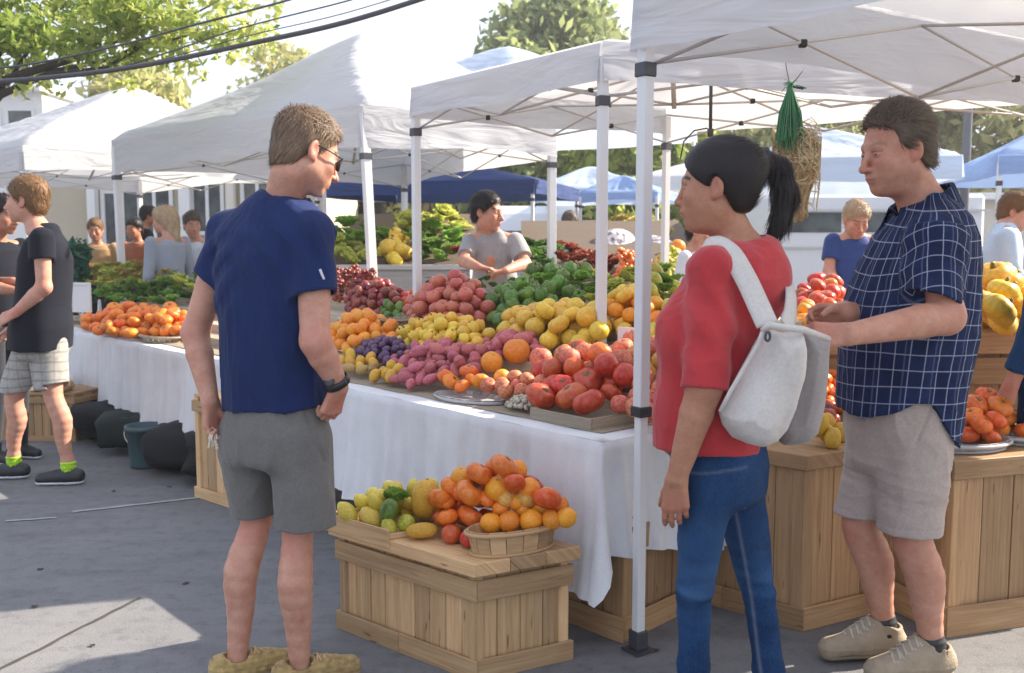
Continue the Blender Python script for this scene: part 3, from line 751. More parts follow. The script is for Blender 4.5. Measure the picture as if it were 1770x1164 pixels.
# ================================================================== PRODUCE
def fruit_mat(name,c0,c1,rough=.42,mott=6,hue=.012,val=.25,bump=.12,bsc=90,spots=None,streak=None):
    t=NT(name); o=t.obj(); oi=t.nd('ShaderNodeObjectInfo')
    av=t.nd('ShaderNodeVectorMath'); av.operation='ADD'; t.l(o,av.inputs[0]); mv=t.nd('ShaderNodeVectorMath'); mv.operation='SCALE'; mv.inputs['Scale'].default_value=13
    cmb=t.nd('ShaderNodeCombineXYZ'); t.l(oi.outputs['Random'],cmb.inputs[0]); t.l(oi.outputs['Random'],cmb.inputs[2]); t.l(cmb.outputs[0],mv.inputs[0]); t.l(mv.outputs[0],av.inputs[1])
    vv=av.outputs[0]
    if streak: vv=t.mapv(vv,streak)
    n=t.noise(mott,vv,4,.6); c=t.ramp(n,[(.38,c0),(.62,c1)])
    f=t.noise(70,vv,3); c=t.mix(c,t.ramp(f,[(.35,(.82,.82,.82)),(.65,(1.08,1.08,1.08))]),.7,'MULTIPLY')
    hs=t.nd('ShaderNodeHueSaturation'); t.l(c,hs.inputs['Color']); t.l(t.math('MULTIPLY_ADD',oi.outputs['Random'],hue*2,.5-hue),hs.inputs['Hue'])
    r2=t.math('FRACT',t.math('MULTIPLY',oi.outputs['Random'],17.3)); t.l(t.math('MULTIPLY_ADD',r2,val,1-val*.6),hs.inputs['Value'])
    c=hs.outputs[0]
    if spots: c=t.mix(c,spots,t.ramp(t.noise(35,vv,2),[(.62,(0,0,0)),(.7,(.8,.8,.8))]))
    a=t.attr('tint').outputs['Fac']; c=t.mix(c,(.07,.10,.025,1),a)
    t.base(c); t.set(Roughness=rough); t.b.inputs['Subsurface Weight'].default_value=.0
    t.bump(t.noise(bsc,o,2),bump,.002); return t.m
FM_={}
FM_['orange']=fruit_mat('orange_peel',(.82,.24,.012),(.88,.36,.025),.42,4,.012,.2,.3,160)
FM_['tangerine']=fruit_mat('deep_orange_peel',(.80,.155,.012),(.84,.25,.02),.4,4,.012,.2,.25,160)
FM_['tomato']=fruit_mat('red_tomato_skin',(.50,.04,.02),(.64,.10,.03),.3,3,.012,.3,.05)
FM_['tomo']=fruit_mat('orange_tomato_skin',(.70,.11,.015),(.78,.21,.03),.3,3,.012,.3,.05)
FM_['peach']=fruit_mat('peach_skin',(.50,.085,.06),(.68,.24,.11),.6,4,.012,.3,.1)
FM_['pinkp']=fruit_mat('pink_potato_skin',(.42,.07,.10),(.60,.19,.19),.6,7,.012,.3,.2)
FM_['plum']=fruit_mat('purple_plum_skin',(.055,.02,.065),(.16,.07,.16),.4,5,.03,.5,.05)
FM_['darkred']=fruit_mat('dark_red_skin',(.16,.018,.018),(.36,.05,.035),.35,5,.02,.5,.05)
FM_['yellow']=fruit_mat('yellow_skin',(.74,.42,.025),(.84,.58,.07),.38,4,.015,.25,.12)
FM_['lemon']=fruit_mat('lemon_peel',(.68,.49,.04),(.80,.64,.11),.45,5,.015,.25,.3,150)
FM_['greeny']=fruit_mat('yellow_green_skin',(.34,.36,.03),(.60,.52,.06),.4,4,.02,.3,.1)
FM_['green']=fruit_mat('green_skin',(.06,.15,.015),(.17,.29,.035),.35,4,.02,.5,.1)
FM_['melon']=fruit_mat('melon_rind',(.64,.27,.05),(.78,.46,.12),.6,5,.015,.25,.5,60)
FM_['squash']=fruit_mat('yellow_squash_rind',(.62,.33,.03),(.76,.46,.05),.5,6,.01,.2,.4,60,(.5,.22,.02,1))
FM_['white']=fruit_mat('off_white_skin',(.42,.37,.27),(.62,.57,.46),.6,4,.01,.2,.1)
FM_['brown']=fruit_mat('tan_skin',(.34,.20,.07),(.52,.33,.12),.6,5,.015,.3,.3)
FM_['apple']=fruit_mat('red_apple_skin',(.44,.045,.045),(.66,.22,.13),.35,3,.012,.3,.03,90,None,(8,8,1))
def sphere_v(n=20,m=14):
    V=[];F=[]
    for i in range(m+1):
        th=math.pi*i/m
        for k in range(n): V.append((math.sin(th)*math.cos(2*math.pi*k/n),math.sin(th)*math.sin(2*math.pi*k/n),math.cos(th)))
    for i in range(m):
        for k in range(n): F.append((i*n+k,(i+1)*n+k,(i+1)*n+(k+1)%n,i*n+(k+1)%n))
    return np.array(V),np.array(F)
SV,SF=sphere_v()
def fruit_mesh(shape,mat,seed=0,stem=True):
    rs=np.random.RandomState(seed); V=SV.copy(); x,y,z=V[:,0],V[:,1],V[:,2]; r=np.ones(len(V)); an=np.arctan2(y,x); hor=np.sqrt(x*x+y*y)
    bump=sum(a*np.sin(V@rs.normal(size=3)*f+rs.uniform(0,6)) for a,f in((.018,2.5),(.012,4),(.006,8)))
    sc=np.array([1,1,1.0]); dim=.10
    if shape=='round': sc=np.array([1,1,.95]); r=r+bump*.6
    if shape=='tomato': r=r+.055*np.cos(an*rs.randint(5,8)+rs.uniform(0,6))*hor**2+bump*1.4; sc=np.array([1.06,1,.74]); dim=.28
    if shape=='peach': d=np.abs(an); r=r-.10*np.exp(-(an/.22)**2)*hor+bump; sc=np.array([1,1,.96]); dim=.16
    if shape=='apple': r=r+bump+.03*np.cos(an*5)*(z<0)*hor; sc=np.array([1,1,.9]); dim=.3
    if shape=='lemon': sc=np.array([.82,.82,1.18]); r=r+.10*np.abs(z)**10+bump; dim=0
    if shape=='oval': sc=np.array([.86,.82,1.22]); r=r+bump*1.4; dim=.04
    if shape=='potato': sc=np.array([.85,.75,1.35]); r=r+bump*2.2; dim=0
    if shape=='pepper': r=r+.09*np.cos(an*4+.4)*(.4+hor)*.8+bump; sc=np.array([.92,.92,1.1]); dim=.30
    if shape=='pumpkin': r=r-.12*np.abs(np.sin(an*4.5))**.6*hor*-1*.0-.10*(1-np.abs(np.sin(an*5)))**2*hor+bump*.5; sc=np.array([1.08,1.08,.74]); dim=.34
    if shape=='plum': sc=np.array([.92,.88,1.05]); r=r-.05*np.exp(-(an/.2)**2)*hor
    V=V*r[:,None]*sc
    if dim: V[:,2]-=dim*np.exp(-(hor/.32)**2)*np.sign(z)*(np.where(z>0,1,.5))*sc[2]
    T=np.zeros(len(SF)); 
    V=V.tolist(); F=[tuple(f) for f in SF.tolist()]; T=T.tolist()
    if stem and shape not in('potato','lemon','plum'):
        b=len(V); zt=sc[2]*(1-dim)+.0; rr,hh={'pumpkin':(.16,.42),'pepper':(.12,.5),'tomato':(.20,.10),'round':(.07,.015),'oval':(.06,.03)}.get(shape,(.05,.18))
        k=6
        for (q,zz) in ((rr*1.3,-.05),(rr,hh*.4),(rr*.8,hh),(0.01,hh+.01)):
            for j in range(k): V.append((q*math.cos(6.283*j/k)+(.06 if zz>=hh else 0),q*math.sin(6.283*j/k),zt+zz))
        for i in range(3):
            for j in range(k): F.append((b+i*k+j,b+i*k+(j+1)%k,b+(i+1)*k+(j+1)%k,b+(i+1)*k+j)); T.append(.85)
        if shape=='tomato':
            for j in range(5):
                a=6.283*j/5; b=len(V)
                V+= [(.05*math.cos(a+1.5),.05*math.sin(a+1.5),zt+.08),(.45*math.cos(a),.45*math.sin(a),zt+.22*sc[2]),(.05*math.cos(a-1.5),.05*math.sin(a-1.5),zt+.08)]; F.append((b,b+1,b+2)); T.append(.9)
    me=bpy.data.meshes.new('fruit'); me.from_pydata(V,[],F); me.polygons.foreach_set('use_smooth',[True]*len(F))
    at=me.attributes.new('tint','FLOAT','FACE'); at.data.foreach_set('value',T); me.materials.append(FM_[mat]); me.update(); return me
def leafy_mesh(mat,seed=0,n=26,frill=.10,dense=1.0,ls=1.0):
    """a head of curled leaves, radius about 1"""
    rs=random.Random(seed); mb=MB()
    for i in range(n):
        q=i/n; a=i*2.4+rs.uniform(-.3,.3); tilt=.25+1.15*q+rs.uniform(-.1,.1); L=(.75+.35*q)*rs.uniform(.85,1.15)*ls; wd=.42*rs.uniform(.8,1.2)*ls; ph=rs.uniform(0,6); ti=rs.uniform(.15,.85); 
        ca,sa=math.cos(a),math.sin(a)
        def fn(u,v,ca=ca,sa=sa,tilt=tilt,L=L,wd=wd,ph=ph):
            s=(v-.5)*2; w=wd*math.sin(math.pi*min(1,.12+.80*u))**.7*(1 if u<.98 else .6)
            cu=tilt*(u**.8)*1.15; rad=L*math.sin(cu)*.9*u**.3; h=L*math.cos(cu*.8)*u
            fr=frill*abs(s)**1.5*math.sin(u*15+s*3+ph)+frill*.6*(u>.7)*math.sin(s*9+ph)
            cup=.25*s*s*(1-u*.4)
            r=rad-cup*.6+fr; hh=h*.9+cup*.3+fr*.5-.35
            x=r*ca-s*w*sa; y=r*sa+s*w*ca
            return (x,y,hh)
        mb.grid(fn,7,6,ti)
    me=mb.mesh('leafy'); me.materials.append(M[mat]); return me
def leaf2(name,c0,c1,c2):
    t=NT(name); a=t.attr('tint').outputs['Fac']; oi=t.nd('ShaderNodeObjectInfo')
    c=t.ramp(a,[(0,c0),(.5,c1),(1,c2)]); n=t.noise(9,t.obj(),4); c=t.mix(c,t.ramp(n,[(.35,(.7,.7,.7)),(.65,(1.2,1.2,1.1))]),.7,'MULTIPLY')
    hs=t.nd('ShaderNodeHueSaturation'); t.l(c,hs.inputs['Color']); t.l(t.math('MULTIPLY_ADD',oi.outputs['Random'],.5,.75),hs.inputs['Value'])
    t.base(hs.outputs[0]); t.set(Roughness=.5); t.b.inputs['Specular IOR Level'].default_value=.3; t.translucent(hs.outputs[0],.3); return t.m
M['lett']=leaf2('lettuce_leaf',(.09,.22,.03),(.20,.38,.06),(.42,.56,.13))
M['yelett']=leaf2('pale_yellow_green_leaf',(.30,.40,.06),(.58,.62,.12),(.84,.80,.28))
M['herb']=leaf2('dark_green_leaf',(.04,.12,.02),(.10,.22,.035),(.20,.34,.07))
M['redleaf']=leaf2('red_chard_leaf',(.10,.012,.012),(.30,.05,.03),(.42,.13,.06))
M['orleaf']=leaf2('orange_chilli_skin',(.38,.05,.02),(.60,.13,.03),(.70,.24,.06))
M['yelleaf']=leaf2('pale_gold_leaf',(.45,.30,.05),(.68,.52,.14),(.78,.66,.28))
def cluster_mesh(shape,mat,seed,n=14,r=.42):
    """a bunch: several small fruits grown together"""
    rs=random.Random(seed); V=[];F=[];T=[]; base=fruit_mesh(shape,mat,seed,False); bv=np.array([v.co[:] for v in base.vertices]); bf=[tuple(p.vertices) for p in base.polygons]
    for i in range(n):
        d=Vector((rs.gauss(0,1),rs.gauss(0,1),rs.gauss(0,.8))).normalized()*rs.uniform(.35,.75); s=r*rs.uniform(.75,1.1); b=len(V)
        q=np.array(Matrix.Rotation(rs.uniform(0,6),3,'X')@Matrix.Rotation(rs.uniform(0,6),3,'Z')); pv=(bv*s)@q.T+np.array(d)
        V+=pv.tolist(); F+=[tuple(j+b for j in f) for f in bf]
    me=bpy.data.meshes.new('bunch'); me.from_pydata(V,[],F); me.polygons.foreach_set('use_smooth',[True]*len(F)); at=me.attributes.new('tint','FLOAT','FACE'); at.data.foreach_set('value',[0.0]*len(F)); me.materials.append(FM_[mat]); me.update(); return me
# kind: (object name, category, [meshes], stretch for bounding radius)
def variants(shape,mat,k=3): return [fruit_mesh(shape,mat,s*7+3) for s in range(k)]
KIND={
 'orange':('orange','orange',variants('round','orange'),1),
 'tangerine':('tangerine','tangerine',variants('tomato','tangerine'),1),
 'tomato':('heirloom_tomato','tomato',variants('tomato','tomato',4),1),
 'tomo':('orange_tomato','tomato',variants('tomato','tomo',3),1),
 'rtom':('round_tomato','tomato',variants('round','tomato')+variants('peach','tomo',1),1),
 'peach':('peach','peach',variants('peach','peach'),1),
 'apple':('apple','apple',variants('apple','apple'),1),
 'pinkp':('pink_potato','potato',variants('potato','pinkp'),1),
 'onion':('red_onion','onion',variants('round','pinkp',2),1),
 'plum':('plum','plum',variants('plum','plum'),1),
 'cherry':('dark_red_radish','radish',variants('round','darkred'),1),
 'yellow':('yellow_pepper','pepper',variants('pepper','yellow')+variants('round','yellow',1),1),
 'lemon':('lemon','lemon',variants('lemon','lemon'),1),
 'greeny':('yellow_green_squash','squash',variants('oval','greeny',2)+variants('round','greeny',1),1),
 'green':('green_pepper','pepper',variants('pepper','green'),1),
 'pear':('green_pear','pear',variants('oval','green',2),1),
 'melon':('melon','melon',variants('round','melon',2),1),
 'ymelon':('yellow_melon','melon',variants('round','yellow',2)+variants('tomato','yellow',1),1),
 'pumpkin':('small_pumpkin','pumpkin',variants('pumpkin','orange',3),1),
 'ypump':('yellow_pumpkin','pumpkin',variants('pumpkin','yellow',3),1),
 'squash':('yellow_squash','squash',variants('oval','squash',2),1),
 'garlic':('garlic_bulb','garlic',variants('tomato','white',2),1),
 'brown':('sweet_potato','sweet potato',variants('potato','brown',3),1),
 'lettuce':('lettuce','lettuce',[leafy_mesh('lett',s) for s in range(3)],1),
 'yelettuce':('pale_lettuce','lettuce',[leafy_mesh('yelett',s+5) for s in range(3)],1),
 'herb':('herb_bunch','herb bunch',[leafy_mesh('herb',s+9,44,.16,1,.8) for s in range(3)],1),
 'redleaf':('red_chard_bunch','chard bunch',[leafy_mesh('redleaf',s+13,40,.16,1,.8) for s in range(3)],1),
 'yelleaf':('pale_gold_bunch','flower bunch',[leafy_mesh('yelleaf',s+17,40,.16,1,.8) for s in range(3)],1),
 'chilli':('chilli_bunch','chilli bunch',[cluster_mesh('lemon','tomo',s,16,.34) for s in range(2)],1),
 'grapes':('grape_bunch','grape bunch',[cluster_mesh('round','greeny',s,18,.30) for s in range(2)],1),
 'berries':('dark_berry_bunch','berry bunch',[cluster_mesh('round','darkred',s,18,.30) for s in range(2)],1),
}
PL=[]      # placed spheres x,y,z,r
PLA=np.zeros((4000,4)); PLN=0
def put(kind,p,r,label,group,rot=None,scl=None,reg=True):
    global PLN
    nm,cat,ms,_=KIND[kind]; o=bpy.data.objects.new(nm,rnd.choice(ms)); COL.objects.link(o); o.location=p
    leafy=kind in('lettuce','yelettuce','herb','redleaf','yelleaf')
    tl=.5 if leafy else (.7 if kind not in('lemon','pinkp','brown','oval') else 1.57)
    o.rotation_euler=rot or (rnd.uniform(-tl,tl),rnd.uniform(-tl,tl),rnd.uniform(0,6.28))
    s=r*(1.15 if leafy else 1); o.scale=scl or (s,s,s); tag(o,label,cat,group)
    if reg: PLA[PLN]=(p[0],p[1],p[2],r); PLN+=1
    return o
def rest(x,y,r,zf):
    z=zf(x,y)+r*.86
    if PLN:
        a=PLA[:PLN]; dx=a[:,0]-x; dy=a[:,1]-y; rr=(a[:,3]+r)*.90; d2=dx*dx+dy*dy; m=d2<rr*rr*.985
        if m.any():
            zz=a[m,2]+np.sqrt(rr[m]**2-d2[m]); z=max(z,float(zz.max()))
    return z
def pile(kinds,cpx,cpy,rx,ry,r,n,dome,label,group,plane=None,zf=None,tries=16,ang=0,jit=.12,pw=2):
    """n fruits over an ellipse given in picture pixels on the support plane; plane(px,py)->point"""
    zf=zf or zsurf
    if plane is None:
        def plane(px,py):
            a=(px-885)/FPX; b=(582-py)/FPX; d=Vector((a,CT+b*ST,-ST+b*CT)); lo,hi=2.5,14
            for _ in range(40):
                m=(lo+hi)/2; x=a*m/d.y; z=CAM_H+d.z*m/d.y
                if z>zsurf(x,m): lo=m
                else: hi=m
            return Vector((a*lo/d.y,lo,0))
    ks=kinds if isinstance(kinds,(list,tuple)) else [kinds]; ca,sa=math.cos(ang),math.sin(ang)
    for i in range(n):
        best=None; rr=r*rnd.uniform(1-jit,1+jit)
        for _ in range(tries):
            q=math.sqrt(rnd.random()); a=rnd.uniform(0,6.283); ex,ey=rx*q*math.cos(a),ry*q*math.sin(a)
            px,py=cpx+ex*ca-ey*sa,cpy+ex*sa+ey*ca; p=plane(px,py); z=rest(p.x,p.y,rr,zf)
            h=z-zf(p.x,p.y)-rr; sc=h-dome*(1-q**pw)
            if best is None or sc<best[0]: best=(sc,p.x,p.y,z,h)
        if best[0]>rr*.55: continue
        put(rnd.choice(ks),(best[1],best[2],best[3]),rr,label,group)
# ---- near table, front to back
def tray(label,cpx,cpy,w,d,h,mat='tray',rot=None,name='wooden_tray',cat='tray',z=None,group='trays and baskets on the stall',flare=.02):
    p=G(cpx,cpy,TZ+.006) if z is None else G(cpx,cpy,z); zz=p.z
    an=math.atan2(D2.y,D2.x) if rot is None else rot
    Mx=Matrix.Translation((p.x,p.y,zz))@Matrix.Rotation(an,4,'Z')
    root=empty(name,(p.x,p.y,zz),label,cat,group)
    b=MB(); b.box((-w/2,-d/2,0),(w/2,d/2,.008),Mx,None,.001); b.build('base',M[mat],root)
    for s in range(4):
        m=MB()
        if s==0: m.box((-w/2,-d/2-.010,.0),(w/2,-d/2-.0005,h),Mx,None,.002)
        if s==1: m.box((-w/2,d/2+.0005,.0),(w/2,d/2+.010,h),Mx,None,.002)
        if s==2: m.box((-w/2-.010,-d/2-.010,.0),(-w/2-.0005,d/2+.010,h),Mx,None,.002)
        if s==3: m.box((w/2+.0005,-d/2-.010,.0),(w/2+.010,d/2+.010,h),Mx,None,.002)
        m.build('side',M[mat],root)
    return Mx
def oval_basket(label,c,rx,ry,h,rot,mat='tray',n=26,name='oval_basket',group='trays and baskets on the stall',fl=1.14):
    root=empty(name,tuple(c),label,'basket',group); Mx=Matrix.Translation(c)@Matrix.Rotation(rot,4,'Z')
    m=MB()
    for i in range(n):
        a0=6.283*i/n+.012; a1=6.283*(i+1)/n-.012; ti=rnd.random(); ou=rnd.uniform(0,30); i0=len(m.v)
        for a in (a0,a1):
            for (k,z) in ((1.0,.006),(fl,h)):
                for t in (0,.006):
                    m.v.append(tuple(Mx@Vector(((rx*k-t)*math.cos(a),(ry*k-t)*math.sin(a),z))))
        u=[(ou,0),(ou+.1,0),(ou+.1,.06),(ou,.06)]
        for f in ((0,4,6,2),(1,3,7,5),(2,6,7,3),(0,1,5,4),(0,2,3,1),(4,5,7,6)): m.face([i0+j for j in f],u,ti)
    m.build('staves',M[mat],root)
    for z,k,w in ((h-.010,fl,.007),(.004,1.0,.006)):
        m=MB(); m.tube([Mx@Vector(((rx*k+.002)*math.cos(6.283*i/40),(ry*k+.002)*math.sin(6.283*i/40),z)) for i in range(41)],w,6,cap=False); m.build('hoop',M[mat],root)
    m=MB(); m.v=[tuple(Mx@Vector((rx*.97*math.cos(6.283*i/30),ry*.97*math.sin(6.283*i/30),.008))) for i in range(30)]; m.face(range(30)); m.build('base',M[mat],root)
# wooden tray with tomatoes near the pole
tray('low wooden tray of big red tomatoes at the table corner, by the white pole',1035,722,.40,.30,.042)
oval_basket('shallow grey oval tray of small pumpkins at the table edge',G(812,692,TZ+.005),.17,.085,.02,math.atan2(D1.y,D1.x)+.06,'palebin')
oval_basket('round tray of pale garlic beside the wooden tomato tray',G(902,705,TZ+.005),.055,.05,.022,0,'tray',16)
GP='produce heaped on the white stall table'
pile('garlic',902,702,24,8,0.0112,81,.02,'small pale garlic in the round tray beside the tomato tray','garlic in the round tray')
pile('tomato',1000,700,70,22,0.0533,12,.0,'big red heirloom tomato in the wooden tray by the white pole','big red tomatoes in the wooden tray',tries=40,jit=.18)
pile(['tomato','rtom','peach'],1020,668,90,32,0.0464,54,.07,'big red heirloom tomato in the wooden tray by the white pole','big red tomatoes in the wooden tray',tries=30,jit=.2)
pile('peach',1110,705,45,30,0.0387,18,.03,'blushed peach behind the white pole, beside the red sleeve','peaches behind the white pole')
pile(['peach','melon'],1105,636,62,32,0.0396,67,.05,'blushed peach behind the white pole, beside the red sleeve','peaches behind the white pole')
pile('tangerine',800,672,48,11,0.0361,9,.02,'small deep orange tangerine in the shallow grey tray','tangerines in the shallow grey tray')
pile('peach',885,682,50,12,0.0344,14,.02,'small brownish peach right of the shallow grey tray','small peaches right of the grey tray')
for (px,py,r,k,l) in ((850,650,.050,'orange','large round orange in front of the melons'),(893,647,.062,'orange','largest glossy orange, right of two smaller ones'),(868,662,.036,'orange','smallest orange wedged between two large ones'),
                  (928,620,.066,'melon','salmon coloured melon left of the yellow green squash'),(966,628,.052,'greeny','single yellow green squash above the red tomatoes'),(935,655,.05,'peach','pinkish peach between the big orange and the tomatoes')):
    p=G(px,py+18,TZ+.03); z=rest(p.x,p.y,r,zsurf); put(k,(p.x,p.y,z),r,l,None)
pile('pinkp',722,664,42,10,0.0310,18,.03,'magenta striped potato at the front table edge','magenta potatoes at the table edge')
pile('pinkp',795,650,40,12,0.0310,16,.03,'pink potato left of the large oranges','pink potatoes left of the oranges')
pile(['pinkp','onion'],760,634,82,18,0.0310,81,.05,'pink skinned onion behind the magenta potatoes','pink onions behind the potatoes')
pile('pinkp',880,615,55,18,0.0344,40,.04,'pink potato between the peppers and the melons','pink potatoes by the melons')
pile('squash',670,657,24,8,0.0292,6,.01,'tan yellow squash at the front edge of the white cloth','tan squash at the cloth edge')
pile(['squash','brown'],618,638,38,10,0.0292,16,.01,'tan yellow squash beside the elbow of the man in navy','tan squash beside the elbow')
pile('plum',665,620,56,17,0.0224,128,.06,'dark purple plum in the heap right of the man in navy','dark purple plums')
pile('orange',625,590,58,28,0.0344,121,.08,'orange in the heap beside the arm of the man in navy','oranges beside the arm of the man in navy')
pile('yellow',770,598,82,22,0.0327,162,.09,'yellow pepper in the long bright yellow heap','yellow peppers in the long heap')
pile('ymelon',960,585,95,26,0.0473,81,.08,'yellow orange melon in the heap around the second white pole','yellow orange melons')
pile(['ymelon','orange'],1085,560,58,28,0.0413,81,.10,'golden melon right of the second white pole','golden melons by the pole')
pile('apple',778,550,72,26,0.0404,148,.17,'pink red apple in the tall heap left of the green peppers','pink red apples in the tall heap')
pile('rtom',720,535,26,16,0.0387,10,.04,'pale red tomato at the left foot of the apple heap','pale red tomatoes by the apples')
pile('green',905,545,62,28,0.0413,121,.10,'green bell pepper in the heap right of the apples','green bell peppers')
pile(['lettuce','green'],970,512,85,20,0.0473,81,.07,'leafy green lettuce behind the green peppers','leafy lettuces behind the peppers')
pile('yelettuce',1080,520,70,22,0.0516,32,.08,'pale green lettuce between the two white poles','pale lettuces between the poles')
pile(['greeny','lettuce'],1135,530,45,46,0.0473,43,.08,'yellow green squash just left of the red sleeve','yellow green squash by the red sleeve')
pile('pear',690,548,32,10,0.0310,18,.03,'small green pear left of the apple heap','small green pears')
oval_basket('small dark basket of green pears left of the apples',W(690,562,5.42),.10,.07,.04,.3,'tray',18)
pile('garlic',622,558,36,9,0.0189,54,.02,'small white garlic bulb behind the oranges','white garlic bulbs behind the oranges')
pile('cherry',650,532,55,20,0.0275,135,.12,'dark red radish in the heap behind the garlic','dark red radishes')
pile('berries',600,508,55,20,0.0473,45,.10,'dark berry bunch beside the sleeve of the man in navy','dark berry bunches')
pile('greeny',622,540,14,6,0.0344,2,.02,'single yellow squash on top of the dark red radishes',None)
pile('herb',800,500,62,8,0.0387,40,.03,'dark green herb bunch in front of the vendor','herb bunches in front of the vendor')
pile(['yellow','greeny'],1150,575,30,22,0.0387,18,.05,'yellow pepper near the elbow of the woman in red','yellow peppers near the elbow')
# small white price card in the display
def card(px,py,w,h,Y,label,stand=.02):
    p=W(px,py,Y); mb=MB(); Mx=Matrix.Translation((p.x,p.y,p.z))@Matrix.Rotation(-.5,4,'Z')
    mb.box((-w/2,-.003,0),(w/2,.003,h),Mx,.5,.001); mb.box((-.008,-.01,-.10),(.008,-.0035,h*.6),Mx,.5); o=mb.build('price_card',M['pole']); tag(o,label,'price card','blank white price cards')
card(1088,600,.11,.085,4.25,'small blank white card between melons and peaches, behind the nearest pole')
# ---- farther table
G2='produce on the farther table'
pile('tangerine',238,568,92,20,.045,150,.09,'deep orange tomato in the long heap on the farther table','deep orange tomatoes on the farther table')
pile(['lettuce','herb'],245,520,85,14,.06,60,.06,'green bunch behind the deep orange tomatoes','green bunches on the farther table')
pile(['yelettuce','yelleaf'],215,487,92,14,.055,110,.10,'pale yellow bunch at the back of the farther table','pale yellow bunches on the farther table')
pile(['lettuce','yelettuce'],320,512,50,14,.06,34,.06,'green bunch close to the arm of the man in navy','green bunches by the arm')
pile('cherry',275,490,22,6,.045,16,.05,'bright red radish behind the green bunches','bright red radishes')
pile('melon',150,478,24,10,.06,10,.04,'pale orange melon at the left end of the farther table','pale melons at the far end')
for i,(a,b) in enumerate(((140,566),(185,575),(232,586),(282,597))):
    oval_basket(['leftmost shallow wicker tray under the orange tomatoes','second shallow wicker tray from the left under the orange tomatoes','third shallow wicker tray from the left under the orange tomatoes','shallow wicker tray under the orange tomatoes, next to the bare arm'][i],G(a,b-8,TZ+.006),.20,.12,.045,math.atan2(D1.y,D1.x),'tray',24)
# white card holder at the left end
p=W(140,540,7.6); mb=MB(); Mx=Matrix.Translation((p.x,p.y,p.z))@Matrix.Rotation(-.2,4,'Z')
for a in ((-.09,-.01,0,.09,.01,.02),(-.09,-.01,.21,.09,.01,.23),(-.09,-.01,.021,-.07,.01,.209),(.07,-.01,.021,.09,.01,.209)): mb.box(a[:3],a[3:],Mx,.5)
mb.box((-.069,-.004,.021),(.069,.004,.209),Mx,.5); mb.box((-.01,.011,-.14),(.01,.02,.2),Mx,.5)
o=mb.build('sign_frame',M['pole']); tag(o,'small white framed sign standing at the left end of the orange tomatoes','sign')
# ---- back stalls
def mkplane(Y0,py0,Y1,py1):
    z0=W(885,py0,Y0).z; z1=W(885,py1,Y1).z; s=(z1-z0)/(Y1-Y0); zf=lambda x,y:z0+s*(y-Y0)
    def plane(px,py):
        a=(px-885)/FPX; b=(582-py)/FPX; d=Vector((a,CT+b*ST,-ST+b*CT)); m=(z0-s*Y0-CAM_H)/(d.z/d.y-s); m=max(Y0,min(Y1,m)); return Vector((a*m/d.y,m,0))
    return dict(plane=plane,zf=zf)
b1=mkplane(7.95,463,10.1,388)
pile('yelettuce',600,455,42,14,.085,24,.05,'pale yellow lettuce in the grey bin, left of the yellow peppers','pale lettuces in the grey bin',**b1)
pile(['lettuce'],620,425,55,16,.10,30,.06,'green lettuce at the back of the grey bin','green lettuces in the grey bin',**b1)
pile('yellow',682,440,24,22,.06,30,.08,'bright yellow pepper in the middle of the grey bin','yellow peppers in the grey bin',**b1)
pile(['lettuce','herb'],750,440,50,20,.10,34,.06,'dark green bunch in the grey bin beside the vendor','dark green bunches in the grey bin',**b1)
pile('yelettuce',750,405,60,16,.11,36,.08,'tall bright yellow green lettuce behind the vendor shoulder','bright lettuces behind the vendor',**b1)
pile('redleaf',782,455,14,9,.07,5,.05,'red chard bunch touching the vendor arm','red chard by the vendor',**b1)
b2=mkplane(7.65,492,10.0,405)
pile(['herb','lettuce'],935,455,30,22,.09,22,.05,'dark green bunch right of the vendor','green bunches right of the vendor',**b2)
pile('redleaf',1010,478,60,14,.075,50,.06,'dark red chard bunch right of the vendor','red chard right of the vendor',**b2)
pile('chilli',1085,482,55,14,.075,46,.06,'orange red chilli bunch between the white poles','orange chilli bunches',**b2)
pile('redleaf',990,455,40,14,.08,24,.05,'dark red chard bunch further back, near the dark figure','red chard further back',**b2)
pile(['grapes','greeny'],1160,475,26,18,.07,22,.06,'green grape bunch behind the shoulder of the woman in red','green grapes behind the red shoulder',**b2)
pile('orange',1165,452,12,6,.07,4,.05,'orange on top of the grapes by the pale shirt','oranges on top of the grapes',**b2)
b3=mkplane(10.85,440,12.3,380)
pile('yelleaf',1100,420,62,18,.11,60,.12,'pale gold bunch in the far bin','pale gold bunches in the far bin',**b3)
# patterned sack
def sack():
    t=NT('patterned_sack_cloth'); n=t.noise(22,t.obj(),4,.6); c=t.ramp(n,[(.40,(.10,.09,.12)),(.5,(.36,.33,.36)),(.62,(.62,.58,.58))]); t.base(c); t.set(Roughness=.9); t.bump(n,.5,.01)
    for (px,py,w,l) in ((1062,452,.62,'patterned grey sack lying left of the nearest pole'),(1130,462,.5,'darker patterned sack lying right of the nearest pole')):
        p=W(px,py,9.2); V=SV.copy(); rs=np.random.RandomState(int(px)); b=sum(.07*np.sin(V@rs.normal(size=3)*f+1) for f in(2,3,5)); V=V*(1+b)[:,None]*np.array([w*.5,.26,.20])
        me=quads_mesh(V,SF); me.materials.append(t.m); at=bpy.data.objects.new('cloth_sack',me); COL.objects.link(at); at.location=(p.x,p.y,p.z+.08); tag(at,l,'sack')
sack()
